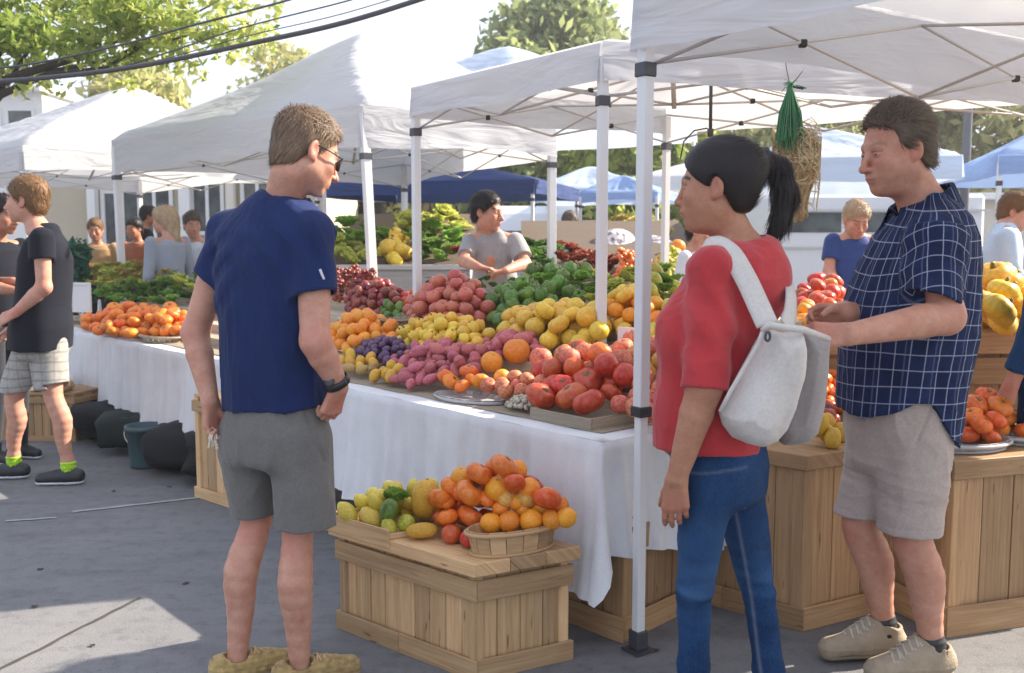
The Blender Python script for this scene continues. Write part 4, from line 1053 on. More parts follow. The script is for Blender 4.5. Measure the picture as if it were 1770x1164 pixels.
# ---- right stands
zt3=lambda x,y:.992
pt3=lambda px,py:G(px,py,.992)
pile(['tomato','rtom'],1425,545,60,22,.045,90,.13,'pale red tomato on the tall tier between the woman and the man','tomatoes on the tall tier',plane=pt3,zf=zt3)
pile('orange',1400,562,30,14,.036,20,.04,'small golden fruit below the red tomatoes on the tall tier','golden fruits on the tall tier',plane=pt3,zf=zt3)
pile('ypump',1735,562,70,22,.070,50,.16,'yellow pumpkin on the tall wooden tier at the right edge','yellow pumpkins on the tall tier',plane=pt3,zf=zt3)
pile('orange',1745,535,55,10,.05,14,.10,'orange yellow fruit behind the yellow pumpkins','fruits behind the yellow pumpkins',plane=pt3,zf=zt3)
zt2=lambda x,y:.645
pt2=lambda px,py:G(px,py,.645)
F2=frame((1.533,3.345),nv(.95,.31),nv(-.31,.95))
for i,(a,l) in enumerate(((.18,'slatted grey tray of orange tomatoes right behind the man in plaid'),(.54,'slatted grey tray of orange tomatoes at the right edge'))):
    q=F2@Vector((a,.17,.637)); root_p=q
    oval_basket(l,q,.165,.12,.035,math.atan2(.31,.95),'palebin',24)
pile(['tangerine','tomo'],1690,758,55,18,.043,60,.10,'orange heirloom tomato in the tray behind the man in plaid','orange tomatoes behind the man in plaid',plane=pt2,zf=zt2)
pile(['tangerine','tomo'],1790,752,40,16,.043,22,.08,'orange heirloom tomato in the tray at the right edge','orange tomatoes at the right edge',plane=pt2,zf=zt2)
pile(['squash','yellow'],1432,765,26,12,.035,14,.03,'yellow squash on the stand between bag and shorts','yellow squash on the stand by the bag',plane=pt2,zf=zt2)
pile('cherry',1425,740,26,12,.030,30,.06,'dark red radish behind the yellow squash on the stand','dark radishes on the stand',plane=pt2,zf=zt2)
pile('tomo',1430,715,26,16,.030,50,.14,'small orange tomato between the bag and the plaid shirt','small tomatoes by the bag',plane=pt2,zf=zt2)
# brown crinkled root pile in the far-left crate
zl=lambda x,y:.342
pile(['brown','herb'],88,672,34,9,.045,26,.06,'brown root vegetable in the crate behind the bare legs','roots in the far left crate',plane=lambda px,py:G(px,py,.342),zf=zl)

# ---- heap on the front crate
zc=lambda x,y:FH+.002
def inv_front(a,b): v=FM@Vector((a,b,0)); return v
bc=FM@Vector((.05+.10,.105,FH+.001))
# half-round basket at the right front
Bc=FM@Vector((.062,.185,FH+.001)); brot=math.atan2(.17,.32)
oval_basket('split wood basket of oranges standing on the front crate',Bc,.145,.072,.082,brot,'wood',16,fl=1.12)
def zb(x,y):
    d=Matrix.Rotation(-brot,3,'Z')@Vector((x-Bc.x,y-Bc.y,0)); 
    return FH+.045 if (d.x/.15)**2+(d.y/.10)**2<1 else FH+.002
def fplace(lst):
    for (px,py,rp,k,a,b,l,g,sc) in lst:
        pass
def ab_at(px,py,z): # where the view ray meets height z, in crate coordinates
    p=G(px,py,z); q=FM.inverted()@p; return p,q
OB='oranges in the split wood basket'; ob='orange in the split wood basket on the front crate'
for (px,py,rp) in ((848,901,19),(880,899,20),(918,897,21),(953,896,19),(979,892,19)):
    p=W(px,py+3,3.135); put('orange',p,rp/545,ob,OB)
for (px,py,rp) in ((866,880,16),(905,882,17),(938,878,20),(965,874,19),(893,868,17)):
    p=W(px,py,3.20); put('orange',p,rp/530,ob,OB)
# front row outside the basket
lt='small red orange tomato at the front of the crate heap'; lg='tomatoes in the crate heap'
for (px,py,rp,k,l,g,z) in ((780,923,18,'rtom',lt,lg,.033),(811,931,17,'rtom',lt,lg,.031),(770,895,22,'tomo',lt,lg,.055),(813,893,25,'tomo',lt,lg,.075),
   (600,886,20,'lemon','leftmost yellow lemon at the end of the crate',None,.05),(627,869,17,'lemon','lemon behind the leftmost one on the crate',None,.08),(641,895,21,'lemon','round lemon at the front left of the crate',None,.045),
   (672,912,17,'greeny','small green yellow fruit in front of the lemons',None,.03),(702,905,17,'greeny','yellow green fruit left of the long pale squash',None,.04),(650,870,17,'lemon','lemon behind the round one',None,.09),
   (672,884,20,'pear','round green fruit below the green bunch on the crate',None,.08)):
    p=G(px,py,FH+z); put(k,p,rp/535,l,g)
p=G(729,917,FH+.032); put('squash',p,.036,'long pale yellow squash lying at the front of the crate',None,rot=(1.57,.1,math.pi/2+.15),scl=(.033,.033,.047))
p=G(735,862,FH+.105); put('squash',p,.06,'big upright yellow orange squash in the middle of the crate heap',None,rot=(.1,.08,.3),scl=(.056,.056,.060))
p=G(684,858,FH+.11); put('lettuce',p,.05,'bright green bunch on the left side of the crate heap',None)
pl=lambda amin,amax,bmin,bmax:(lambda px,py:(lambda q:Vector((q.x,q.y,0)))(FM@Vector((amin+(amax-amin)*px,bmin+(bmax-bmin)*py,0))))
def cpile(kinds,a0,a1,b0,b1,r,n,dome,label,group):
    pile(kinds,.5,.5,.55,.55,r,n,dome,label,group,plane=pl(a0,a1,b0,b1),zf=zc,tries=26,pw=4.5)
cpile('lemon',.42,.67,.02,.34,.031,60,.08,'yellow lemon in the left part of the crate heap','lemons in the crate heap')
cpile('greeny',.44,.60,.10,.32,.034,8,.08,'yellow green fruit in the left part of the crate heap','yellow green fruit in the crate heap')
cpile(['tomo','tangerine'],.24,.40,.08,.35,.040,50,.12,'orange tomato in the middle of the crate heap','orange tomatoes in the crate heap')
cpile(['tangerine','orange','tomo','orange'],.0,.40,.14,.37,.041,180,.185,'deep orange fruit at the top of the crate heap','deep orange fruit in the crate heap')
for (px,py,rp,k,z,bb) in ((812,852,26,'tomo',.16,0),(882,836,26,'tomo',.19,0),(843,862,18,'tomo',.14,0),(798,826,20,'orange',.19,0),(922,840,20,'tomato',.18,0),(945,858,16,'orange',.16,0),(910,862,18,'melon',.15,0),(875,862,16,'melon',.15,0),(770,865,17,'tomo',.12,0),(780,842,19,'tangerine',.16,0),(780,842,19,'tangerine',.16,0)):
    p=G(px,py,FH+z); put(k,p,rp/510,'one of the large fruits on the upper slope of the crate heap','large fruits on the crate heap')

# ================================================================== things under the table
def lump_bag(label,c,s,mat,seed,straps=True):
    V=SV.copy(); rs=np.random.RandomState(seed); b=sum(.08*np.sin(V@rs.normal(size=3)*f+rs.uniform(0,6)) for f in(2,3,5,7)); V=V*(1+1.6*b)[:,None]; V=np.sign(V)*np.abs(V)**.62
    V=V*np.array(s)*np.array([1.25,1.1,.72]); V[:,2]+=s[2]*.93; V[:,2]=np.maximum(V[:,2],0.003)
    root=empty('shopping_bag',c,label,'bag','dark bags stored under the tables'); me=quads_mesh(V+np.array(c),SF); link_mesh('body',me,root,[mat])
    for k in (-1,1):
        mb=MB(); mb.tube([Vector(c)+Vector((s[0]*.4*math.cos(t)*1,k*s[1]*.4,s[2]*1.30+.035*math.sin(t))) for t in [math.pi*i/10 for i in range(11)]],.008,6); mb.build('handle',M['strap'],root)
M['strap']=mat_plain('grey_webbing',(.10,.11,.11),.7)
M['bagd']=mat_plain('dark_green_bag_fabric',(.008,.015,.014),.8,0,.4,12,.4); M['bagb']=mat_plain('black_bag_fabric',(.006,.007,.008),.8,0,.4,12,.4)
for i,(u,v,sx,sz,m,l) in enumerate(((5.5,.04,.20,.16,'bagb','black bag at the left end under the farther table'),(5.05,.0,.24,.16,'bagd','dark green bag under the middle of the farther table'),(4.55,.02,.24,.18,'bagb','puffy black bag with grey handles left of the teal bucket'),(4.1,.06,.24,.17,'bagd','dark green bag behind the teal bucket'),(3.40,.02,.22,.18,'bagb','black bag beside the tall wooden crate'),(3.05,.05,.16,.18,'bagb','black bag nearest the tall wooden crate'))):
    p=UV(u,v); lump_bag(l,(p.x,p.y,0),(sx,.17,sz),M[m],i)
def bucket(u,v,label,h=.30,r=.12,mat=None):
    p=UV(u,v); root=empty('bucket',(p.x,p.y,0),label,'bucket'); mb=MB(); T=Matrix.Translation((p.x,p.y,0))
    mb.lathe([(0,.004),(r*.8,.004),(r*.82,.02),(r*.98,h-.03),(r*1.06,h-.03),(r*1.06,h),(r*.95,h),(r*.78,.03),(0,.02)],28,T); mb.build('body',mat,root)
    mb=MB(); mb.tube([T@Vector((r*1.05*math.cos(t),-.02-.05*math.sin(t),h-.03-.10*math.sin(t))) for t in [math.pi*i/12 for i in range(13)]],.004,6); mb.build('handle',M['truss'],root)
bucket(3.72,-.14,'teal grey bucket under the farther table',.26,.11,mat_plain('teal_plastic',(.05,.095,.11),.45))
p=UV(1.9,.9); lump_bag('black bag deep under the near table',(p.x,p.y,0),(.3,.2,.2),M['bagb'],9)
# ================================================================== PEOPLE: implicit surfaces meshed with surface nets
A_=lambda *v: np.array(v,dtype=np.float64)
def nrm(v): v=np.asarray(v,float); return v/np.linalg.norm(v)
def wp(px,py,Y): return np.array(W(px,py,Y))
def smin(a,b,k): 
    h=np.clip(.5+.5*(b-a)/k,0,1); return b*(1-h)+a*h-k*h*(1-h)
def smax(a,b,k): return -smin(-a,-b,k)
def d_cone(P,a,b,ra,rb,flat=None):
    ab=b-a; L=max(ab@ab,1e-9); t=np.clip(((P-a)@ab)/L,0,1); q=P-(a+t[:,None]*ab)
    if flat is not None: fd,fk=flat; c=q@fd; q=q+((fk-1)*c)[:,None]*fd
    return np.sqrt((q*q).sum(1))-(ra+(rb-ra)*t*t*(3-2*t) if False else ra+(rb-ra)*t)
def d_ell(P,c,r,Rm=None):
    q=P-c
    if Rm is not None: q=q@Rm.T
    r=np.asarray(r,float); k0=np.sqrt(((q/r)**2).sum(1)); k1=np.sqrt(((q/(r*r))**2).sum(1))+1e-9
    return k0*(k0-1)/k1
class Field:
    def __init__(s): s.it=[]
    def add(s,fn,c,Rr,k=.02,op='u'): s.it.append((fn,np.asarray(c,float),Rr,k,op)); return s
    def cone(s,a,b,ra,rb,k=.02,flat=None,op='u'):
        a=np.asarray(a,float);b=np.asarray(b,float)
        return s.add(lambda P:d_cone(P,a,b,ra,rb,flat),(a+b)/2,np.linalg.norm(b-a)/2+max(ra,rb)*(1 if flat is None else max(1,1/flat[1])),k,op)
    def chain(s,pts,rs,k=.02,flat=None):
        pts=[np.asarray(p,float) for p in pts]
        if len(pts)>=4:   # smooth the limb's axis and its taper
            q=[];qr=[]
            for i in range(len(pts)-1):
                a,b,c,d=pts[max(i-1,0)],pts[i],pts[i+1],pts[min(i+2,len(pts)-1)]; e,f_,g_,h_=rs[max(i-1,0)],rs[i],rs[i+1],rs[min(i+2,len(pts)-1)]
                for k_ in range(3):
                    t=k_/3; w=(-.5*t+t*t-.5*t**3,1-2.5*t*t+1.5*t**3,.5*t+2*t*t-1.5*t**3,-.5*t*t+.5*t**3)
                    q.append(w[0]*a+w[1]*b+w[2]*c+w[3]*d); qr.append(w[0]*e+w[1]*f_+w[2]*g_+w[3]*h_)
            pts=q+[pts[-1]]; rs=qr+[rs[-1]]
        def fn(P):
            d=None
            for i in range(len(pts)-1):
                e=d_cone(P,pts[i],pts[i+1],rs[i],rs[i+1],flat); d=e if d is None else smin(d,e,.006)
            return d
        c=sum(pts)/len(pts); Rr=max(np.linalg.norm(p-c)+r*(1 if flat is None else max(1,1/flat[1])) for p,r in zip(pts,rs))
        return s.add(fn,c,Rr,k)
    def ell(s,c,r,k=.02,Rm=None,op='u'): 
        c=np.asarray(c,float); return s.add(lambda P:d_ell(P,c,r,Rm),c,max(r),k,op)
    def __call__(s,P):
        d=np.full(len(P),1.0)
        for fn,c,Rr,k,op in s.it:
            dc=np.sqrt(((P-c)**2).sum(1))-Rr; m=dc<.05
            v=np.maximum(dc,.04)
            if m.any(): v[m]=fn(P[m])
            if op=='u': d=smin(d,v,k)
            else:
                if m.any(): d[m]=smax(d[m],-v[m],k)
        return d
    def bounds(s):
        lo=np.min([c-Rr for fn,c,Rr,k,op in s.it if op=='u'],0); hi=np.max([c+Rr for fn,c,Rr,k,op in s.it if op=='u'],0); return lo,hi
def mesh_field(f,lo,hi,h,newton=2):
    lo=np.asarray(lo,float)-h*3; hi=np.asarray(hi,float)+h*3; B=8
    nb=np.ceil((hi-lo)/(h*B)).astype(int); n=nb*B
    ax=[lo[i]+h*(np.arange(nb[i])*B+(B-1)/2) for i in range(3)]
    C=np.stack(np.meshgrid(*ax,indexing='ij'),-1).reshape(-1,3); dc=f(C)
    V=np.repeat(np.repeat(np.repeat(dc.reshape(nb),B,0),B,1),B,2).astype(np.float32)
    act=np.where(np.abs(dc)<h*B*1.15)[0]
    loc=np.stack(np.meshgrid(*[np.arange(B)]*3,indexing='ij'),-1).reshape(-1,3)
    ib=np.stack(np.unravel_index(act,nb),-1)*B
    idx=(ib[:,None,:]+loc[None]).reshape(-1,3); P=lo+idx*h
    out=np.empty(len(P)); S=400000
    for i in range(0,len(P),S): out[i:i+S]=f(P[i:i+S])
    V[idx[:,0],idx[:,1],idx[:,2]]=out
    sg=V<0
    nx,ny,nz=n
    cnt=np.zeros((nx-1,ny-1,nz-1),np.int8)
    for a in(0,1):
        for b in(0,1):
            for c in(0,1): cnt+=sg[a:nx-1+a,b:ny-1+b,c:nz-1+c]
    cell=(cnt>0)&(cnt<8); ci=np.stack(np.where(cell),-1)
    vid=np.full(cell.shape,-1,np.int64); vid[ci[:,0],ci[:,1],ci[:,2]]=np.arange(len(ci))
    acc=np.zeros((len(ci),3)); w=np.zeros(len(ci))
    cor=[(a,b,c) for a in(0,1) for b in(0,1) for c in(0,1)]
    val={k:V[ci[:,0]+k[0],ci[:,1]+k[1],ci[:,2]+k[2]].astype(float) for k in cor}
    for k in cor:
        for d in range(3):
            if k[d]==0:
                k2=list(k);k2[d]=1;k2=tuple(k2); a,b=val[k],val[k2]; m=(a<0)!=(b<0); t=np.where(m,a/np.where(m,a-b,1),0)
                p=np.array(k,float)+np.zeros((len(ci),3)); p[:,d]=t; acc+=p*m[:,None]; w+=m
    X=lo+(ci+acc/w[:,None])*h
    F=[]
    for d in range(3):
        e=[1,1,1]; sl0=[slice(1,-1)]*3; 
        a=[slice(0,n[i]) for i in range(3)]
        s0=sg; 
        A0=[slice(1,n[i]-1) for i in range(3)]; A1=[slice(1,n[i]-1) for i in range(3)]
        A0[d]=slice(0,n[d]-1); A1[d]=slice(1,n[d])
        x0=sg[tuple(A0)]; x1=sg[tuple(A1)]; ch=x0!=x1; q=np.stack(np.where(ch),-1); flip=x0[q[:,0],q[:,1],q[:,2]]
        off=np.array([1,1,1]); off[d]=0; q=q+off
        o1,o2=[(1,2),(2,0),(0,1)][d]
        def g(i,j):
            r=q.copy(); r[:,o1]-=i; r[:,o2]-=j; return vid[r[:,0],r[:,1],r[:,2]]
        f4=np.stack([g(1,1),g(0,1),g(0,0),g(1,0)],-1); ok=(f4>=0).all(1); f4=f4[ok]; fl=flip[ok]
        f4[~fl]=f4[~fl][:,::-1]; F.append(f4)
    F=np.concatenate(F)
    for it in range(newton):
        e=h*.35; v0=f(X); g=np.stack([f(X+np.eye(3)[i]*e)-v0 for i in range(3)],-1)/e
        gn=(g*g).sum(1)+1e-6; st=g*(v0/np.maximum(gn,.25))[:,None]; ln=np.linalg.norm(st,axis=1); st*=np.minimum(1,h*.6/np.maximum(ln,1e-9))[:,None]; X=X-st*.9
    return X,F,None
def vnormals(X,F):
    a=X[F[:,2]]-X[F[:,0]]; b=X[F[:,3]]-X[F[:,1]]; fn=np.cross(a,b); N=np.zeros_like(X)
    for i in range(4): np.add.at(N,F[:,i],fn)
    return N/(np.linalg.norm(N,axis=1)[:,None]+1e-12)
def sines(P,sc,seed,n=6):
    rs=np.random.RandomState(seed); d=0; sc=np.asarray(sc,float)
    for i in range(n):
        k=rs.normal(size=3); k/=np.linalg.norm(k); d=d+np.sin((P*sc)@k*rs.uniform(.7,1.5)+rs.uniform(0,6.28)+1.2*np.sin((P*sc*.4)@rs.normal(size=3)))
    return d/n**.5
def add_mesh(name,X,F,mat,parent,org,attrs=None):
    me=quads_mesh(X-org,F); me.materials.append(mat); me.name=name
    for k,v in (attrs or {}).items():
        at=me.attributes.new(k,'FLOAT','POINT'); at.data.foreach_set('value',np.asarray(v,np.float32))
    o=bpy.data.objects.new(name,me); COL.objects.link(o)
    if parent is not None: o.parent=parent
    return o
def folds(P,sc,seed,n=5,sharp=1.6):
    # ridge-like cloth folds, -1..1
    a=sines(P,sc,seed,n); b=sines(P*1.7,sc,seed+50,n); r=np.tanh(a*sharp)+.5*(1-2*np.abs(np.tanh(b*1.4))); return r*.7
def damp(P,pts,r,lo=.15):
    w=np.ones(len(P))
    for q in pts: w=np.minimum(w,lo+(1-lo)*np.clip((np.linalg.norm(P-q,axis=1)-r*.5)/(r*.6),0,1))
    return w
# ---------------------------------------------------------------- materials for people
def skin_mat(name,base,warm):
    t=NT(name); o=t.obj(); n=t.noise(20,o,6,.7); n2=t.noise(180,o,3)
    c=t.mix(base,(base[0]*.80,base[1]*.62,base[2]*.56,1),t.ramp(n,[(.35,(0,0,0)),(.75,(1,1,1))]))
    c=t.mix(c,warm,t.math('MULTIPLY',t.attr('warm').outputs['Fac'],1.0)); c=t.mix(c,t.ramp(n2,[(.3,(.92,.92,.92)),(.7,(1.05,1.05,1.05))]),1.0,'MULTIPLY')
    c=t.mix(c,(.05,.028,.018,1),t.attr('dark').outputs['Fac'])
    t.base(c); t.set(Roughness=.5); t.b.inputs['Subsurface Weight'].default_value=.12; t.b.inputs['Subsurface Radius'].default_value=(.012,.005,.003); t.b.inputs['Subsurface Scale'].default_value=.6
    t.b.inputs['Specular IOR Level'].default_value=.38; t.bump(t.math('ADD',n2,n),.12,.002); return t.m
M['skin1']=skin_mat('fair_skin',(.56,.30,.21,1),(.52,.16,.11,1))
M['skin2']=skin_mat('tan_skin',(.46,.235,.145,1),(.40,.12,.08,1))
M['skin3']=skin_mat('pink_fair_skin',(.60,.33,.235,1),(.56,.17,.12,1))
def hair_mat(name,c0,c1,rough=.42):
    t=NT(name); a=t.attr('tint').outputs['Fac']; n=t.noise(30,t.mapv(t.obj(),(1,1,.35)),4); c=t.mix(c0,c1,t.math('MULTIPLY',t.math('ADD',a,n),.6)); t.base(c); t.set(Roughness=rough); t.b.inputs['Specular IOR Level'].default_value=.22
    t.bump(t.noise(160,t.mapv(t.obj(),(1,1,.3)),3),.5,.003); return t.m
M['hair_brown']=hair_mat('short_brown_hair',(.045,.028,.018,1),(.34,.23,.15,1),.5)
M['hair_dark']=hair_mat('dark_greying_hair',(.018,.013,.011,1),(.20,.15,.11,1),.5)
M['hair_black']=hair_mat('black_hair',(.006,.005,.006,1),(.028,.022,.022,1),.36)
M['hair_chest']=hair_mat('chestnut_hair',(.07,.032,.014,1),(.26,.14,.06,1),.5)
M['hair_blond']=hair_mat('blond_hair',(.28,.17,.09,1),(.60,.46,.30,1),.5)
M['tee_navy']=mat_fabric('navy_jersey',(.009,.023,.098,1),(.007,.018,.075,1),.9,900,.08,0,.2,.05)
M['tee_black']=mat_fabric('black_jersey',(.005,.007,.016,1),(.004,.005,.011,1),.9,900,.08,0,.15,.03)
M['tee_grey']=mat_fabric('grey_jersey',(.34,.33,.34,1),(.30,.29,.30,1),.9,700,.12,0,.2,.2)
M['tee_red']=mat_fabric('red_knit',(.48,.040,.045,1),(.40,.030,.036,1),.85,900,.06,0,.2,.2)
M['tee_blue']=mat_fabric('blue_polo_cloth',(.028,.06,.22,1),(.02,.045,.17,1),.85,700,.08,0,.2,.2)
M['tee_light']=mat_fabric('pale_blue_shirt_cloth',(.46,.58,.70,1),(.40,.52,.66,1),.85,700,.05,0,.2,.2)
M['tee_white']=mat_fabric('white_shirt_cloth',(.66,.68,.72,1),(.58,.60,.66,1),.85,700,.05,0,.2,.2)
M['short_grey']=mat_fabric('grey_olive_shorts_cloth',(.165,.158,.145,1),(.14,.135,.125,1),.85,900,.1,0,.2,.15)
M['short_beige']=mat_fabric('pinkish_beige_shorts_cloth',(.43,.36,.315,1),(.38,.31,.275,1),.85,900,.08,0,.2,.15)
M['short_stripe']=mat_fabric('grey_check_shorts_cloth',(.34,.32,.29,1),(.22,.21,.20,1),.85,400,.2,0,.2,.15)
def checks():
    t=NT('grey_check_shorts_fabric'); o=t.obj(); sp=t.nd('ShaderNodeSeparateXYZ'); t.l(o,sp.inputs[0])
    def ln(x,per,w):
        f=t.math('FRACT',t.math('DIVIDE',x,per)); return t.math('LESS_THAN',f,w)
    c=t.ramp(t.noise(40,o,4),[(.3,(.30,.285,.26)),(.7,(.42,.40,.37))]); wob=t.math('MULTIPLY_ADD',t.noise(5,o,2),.04,0.0)
    c=t.mix(c,(.16,.155,.155,1),t.math('MULTIPLY',ln(t.math('ADD',sp.outputs[2],wob),.052,.22),.55)); c=t.mix(c,(.18,.17,.17,1),t.math('MULTIPLY',ln(t.math('ADD',sp.outputs[0],wob),.060,.16),.35))
    t.base(c); t.set(Roughness=.9); t.b.inputs['Specular IOR Level'].default_value=.15; return t.m
M['short_stripe']=checks()
M['denim']=None
def denim():
    t=NT('blue_denim'); o=t.obj(); n=t.noise(6,o,4); n2=t.noise(260,t.mapv(o,(1,1,.4)),2)
    c=t.ramp(n,[(.35,(.006,.028,.085)),(.62,(.014,.055,.145))]); c=t.mix(c,t.ramp(n2,[(.35,(.7,.7,.75)),(.65,(1.25,1.25,1.2))]),.8,'MULTIPLY')
    c=t.mix(c,(.07,.16,.30,1),t.math('MULTIPLY',t.attr('fade').outputs['Fac'],.4)); c=t.mix(c,(.30,.30,.34,1),t.math('MULTIPLY',t.attr('seam').outputs['Fac'],.4))
    t.base(c); t.set(Roughness=.8); t.b.inputs['Specular IOR Level'].default_value=.2; t.bump(n2,.3,.001); return t.m
M['denim']=denim()
def plaid():
    t=NT('navy_white_plaid_cloth'); u=t.attr('pu').outputs['Fac']; v=t.attr('pv').outputs['Fac']
    def line(x,per,off,w):
        f=t.math('FRACT',t.math('ADD',t.math('DIVIDE',x,per),off)); d=t.math('ABSOLUTE',t.math('SUBTRACT',f,.5)); 
        return t.ramp(d,[(0,(1,1,1)),(w/per*.5,(1,1,1)),(w/per*.5+.02,(0,0,0))])
    base=t.ramp(t.noise(14,t.obj(),3),[(.35,(.007,.015,.058)),(.65,(.014,.028,.092))])
    shade=t.math('FRACT',t.math('DIVIDE',u,.072)); base=t.mix(base,(.006,.010,.035,1),t.math('MULTIPLY',t.math('GREATER_THAN',shade,.55),.25))
    c=t.mix(base,(.40,.45,.56,1),t.math('MULTIPLY',line(u,.045,.5,.0024),.62)); c=t.mix(c,(.40,.45,.56,1),t.math('MULTIPLY',line(v,.050,.5,.0024),.62))
    c=t.mix(c,(.20,.24,.36,1),t.math('MULTIPLY',line(u,.090,.33,.0025),.3))
    n2=t.noise(150,t.obj(),2); c=t.mix(c,t.ramp(n2,[(.3,(.85,.85,.85)),(.7,(1.12,1.12,1.12))]),1.0,'MULTIPLY')
    t.base(c); t.set(Roughness=.85); t.b.inputs['Specular IOR Level'].default_value=.2; t.bump(n2,.15,.001); return t.m
M['plaid']=plaid()
M['eye']=None
def eyem():
    t=NT('eye_surface'); c=t.mix((.55,.52,.50,1),(.035,.022,.015,1),t.attr('tint').outputs['Fac']); t.base(c); t.set(Roughness=.12); return t.m
M['eye']=eyem()
# ---------------------------------------------------------------- head
def head_frame(o,fwd,roll=0,up=(0,0,1)):
    f=nrm(fwd); s=nrm(np.cross(f,np.asarray(up,float))); u=np.cross(s,f)
    if roll: c,n=math.cos(roll),math.sin(roll); s,u=s*c+u*n,u*c-s*n
    return np.stack([s,f,u])   # rows: side(right), forward, up
def head_sdf(Q,fem=False,chub=0.0):
    """Q in head coordinates (m for a .235 m head); x right, y forward, z up, origin between the eyes' level"""
    X=Q.copy(); X[:,0]=np.abs(X[:,0]); A=lambda *v:np.array(v)
    d=d_ell(X,A(0,-.014,.034),(.0765,.096,.086))
    d=smin(d,d_ell(X,A(0,.030,-.018),(.061,.063,.082)),.03)
    jw=.052 if not fem else .046
    d=smin(d,d_cone(X,A(jw-.012,.0,-.062),A(.010,.072,-.098),.022+chub*.006,.015),.028)
    d=smin(d,d_cone(X,A(.030,.012,-.045),A(.022,.055,-.060),.034+chub*.01,.030+chub*.005),.03)
    d=smin(d,d_cone(X,A(0,.035,-.085),A(0,.078,-.100),.03+chub*.008,.0135),.02)
    if chub: d=smin(d,d_ell(X,A(0,.028,-.108),(.040,.048,.022)),.03)
    d=smin(d,d_ell(X,A(.040,.066,-.026),(.022,.022,.024)),.02)         # cheek
    d=smin(d,d_cone(X,A(0,.088,.020),A(.036,.078,.019),.0100,.009),.016) # brow
    d=smax(d,-d_ell(X,A(.031,.103,-.001),(.017,.016,.0125)),.012)       # socket
    d=smin(d,d_ell(X,A(.031,.0795,-.001),(.0150,.0125,.0118)),.004)    # lids
    nl=.004 if not fem else -.003
    d=smin(d,d_cone(X,A(0,.090,.006),A(0,.112+nl,-.036),.0075,.0095),.010)
    d=smin(d,d_cone(X,A(0,.114+nl,-.040),A(0,.098,-.044),.0100,.009),.008)
    d=smin(d,d_ell(X,A(.0125,.100,-.042),(.0080,.0105,.0075)),.006)
    d=smax(d,-d_ell(X,A(.0065,.106,-.0505),(.0035,.0055,.004)),.003)
    d=smin(d,d_ell(X,A(0,.087,-.067),(.026,.018,.020)),.014)            # muzzle
    d=smin(d,d_cone(X,A(0,.1045,-.0665),A(.020,.092,-.0700),.0050,.0030),.004)
    d=smin(d,d_cone(X,A(0,.1025,-.0775),A(.017,.091,-.0745),.0056,.003),.004)
    d=smax(d,-d_cone(X,A(0,.1085,-.0722),A(.021,.0965,-.0722),.0016,.0012),.003)
    d=smax(d,-d_ell(X,A(0,.103,-.0885),(.014,.0055,.0045)),.008)
    # ear
    er=np.array([[.96,.28,0],[-.28,.96,0],[0,0,1.0]])
    e=d_ell(X,A(.0785,-.010,-.008),(.0075,.0185,.0315),er); e=smax(e,-d_ell(X,A(.0875,-.006,-.004),(.0075,.0105,.0185),er),.004)
    e=smin(e,d_ell(X,A(.074,.0,-.030),(.007,.009,.012)),.006)
    d=smin(d,e,.006)
    return d
def face_attrs(Q,stubble=0.0,brow=1.0,lips=.7):
    x=np.abs(Q[:,0]);y=Q[:,1];z=Q[:,2]; fr=(y>.062)
    lip=np.exp(-((x/.021)**4)-(((z+.072)/.0085)**4))*(y>.082)*lips
    blush=.45*np.exp(-((x-.042)/.02)**2-((z+.03)/.02)**2)*fr+.5*np.exp(-(x/.016)**2-((z+.036)/.018)**2)*fr+.4*np.exp(-((x-.08)/.012)**2)*(np.abs(z+.008)<.035)
    eyel=.25*np.exp(-((x-.031)/.018)**2-((z+.002)/.012)**2)*fr
    warm=np.clip(lip+blush+eyel,0,1)
    bz=.0235+.006*np.clip((x-.014)/.03,0,1)-.010*np.clip((x-.042)/.012,0,1)
    br=brow*np.exp(-((z-bz)/.0042)**4)*(x>.013)*(x<.053)*fr
    lash=.75*np.exp(-((z-.0065)/.0022)**2)*(np.abs(x-.031)<.017)*fr
    lash+=.35*np.exp(-((z+.0075)/.002)**2)*(np.abs(x-.031)<.014)*fr
    line=.5*np.exp(-((z+.0722)/.0016)**2)*(x<.023)*(y>.085)
    st=stubble*np.exp(-((z+.085)/.04)**4)*(y>-.02)*(z<-.045)
    nos=.4*np.exp(-((x-.007)/.005)**2-((z+.0505)/.0035)**2)*(y>.09)
    return warm,np.clip(br+lash+line+st+nos,0,1)
def add_eyes(parent,org,ho,Fr,sc,gaze=(0,1,-.1)):
    g=nrm(gaze)
    for sx in (-1,1):
        V=SV.copy(); tint=((V@g)>.80).astype(float); tint+=((V@g)>.66)*(tint<1)*.75
        Q=V*np.array([.0120,.0090,.0045])+np.array([sx*.031,.0838,-.0018]); X=ho+(Q*sc)@Fr
        add_mesh('eye',X,SF,M['eye'],parent,org,{'tint':tint})
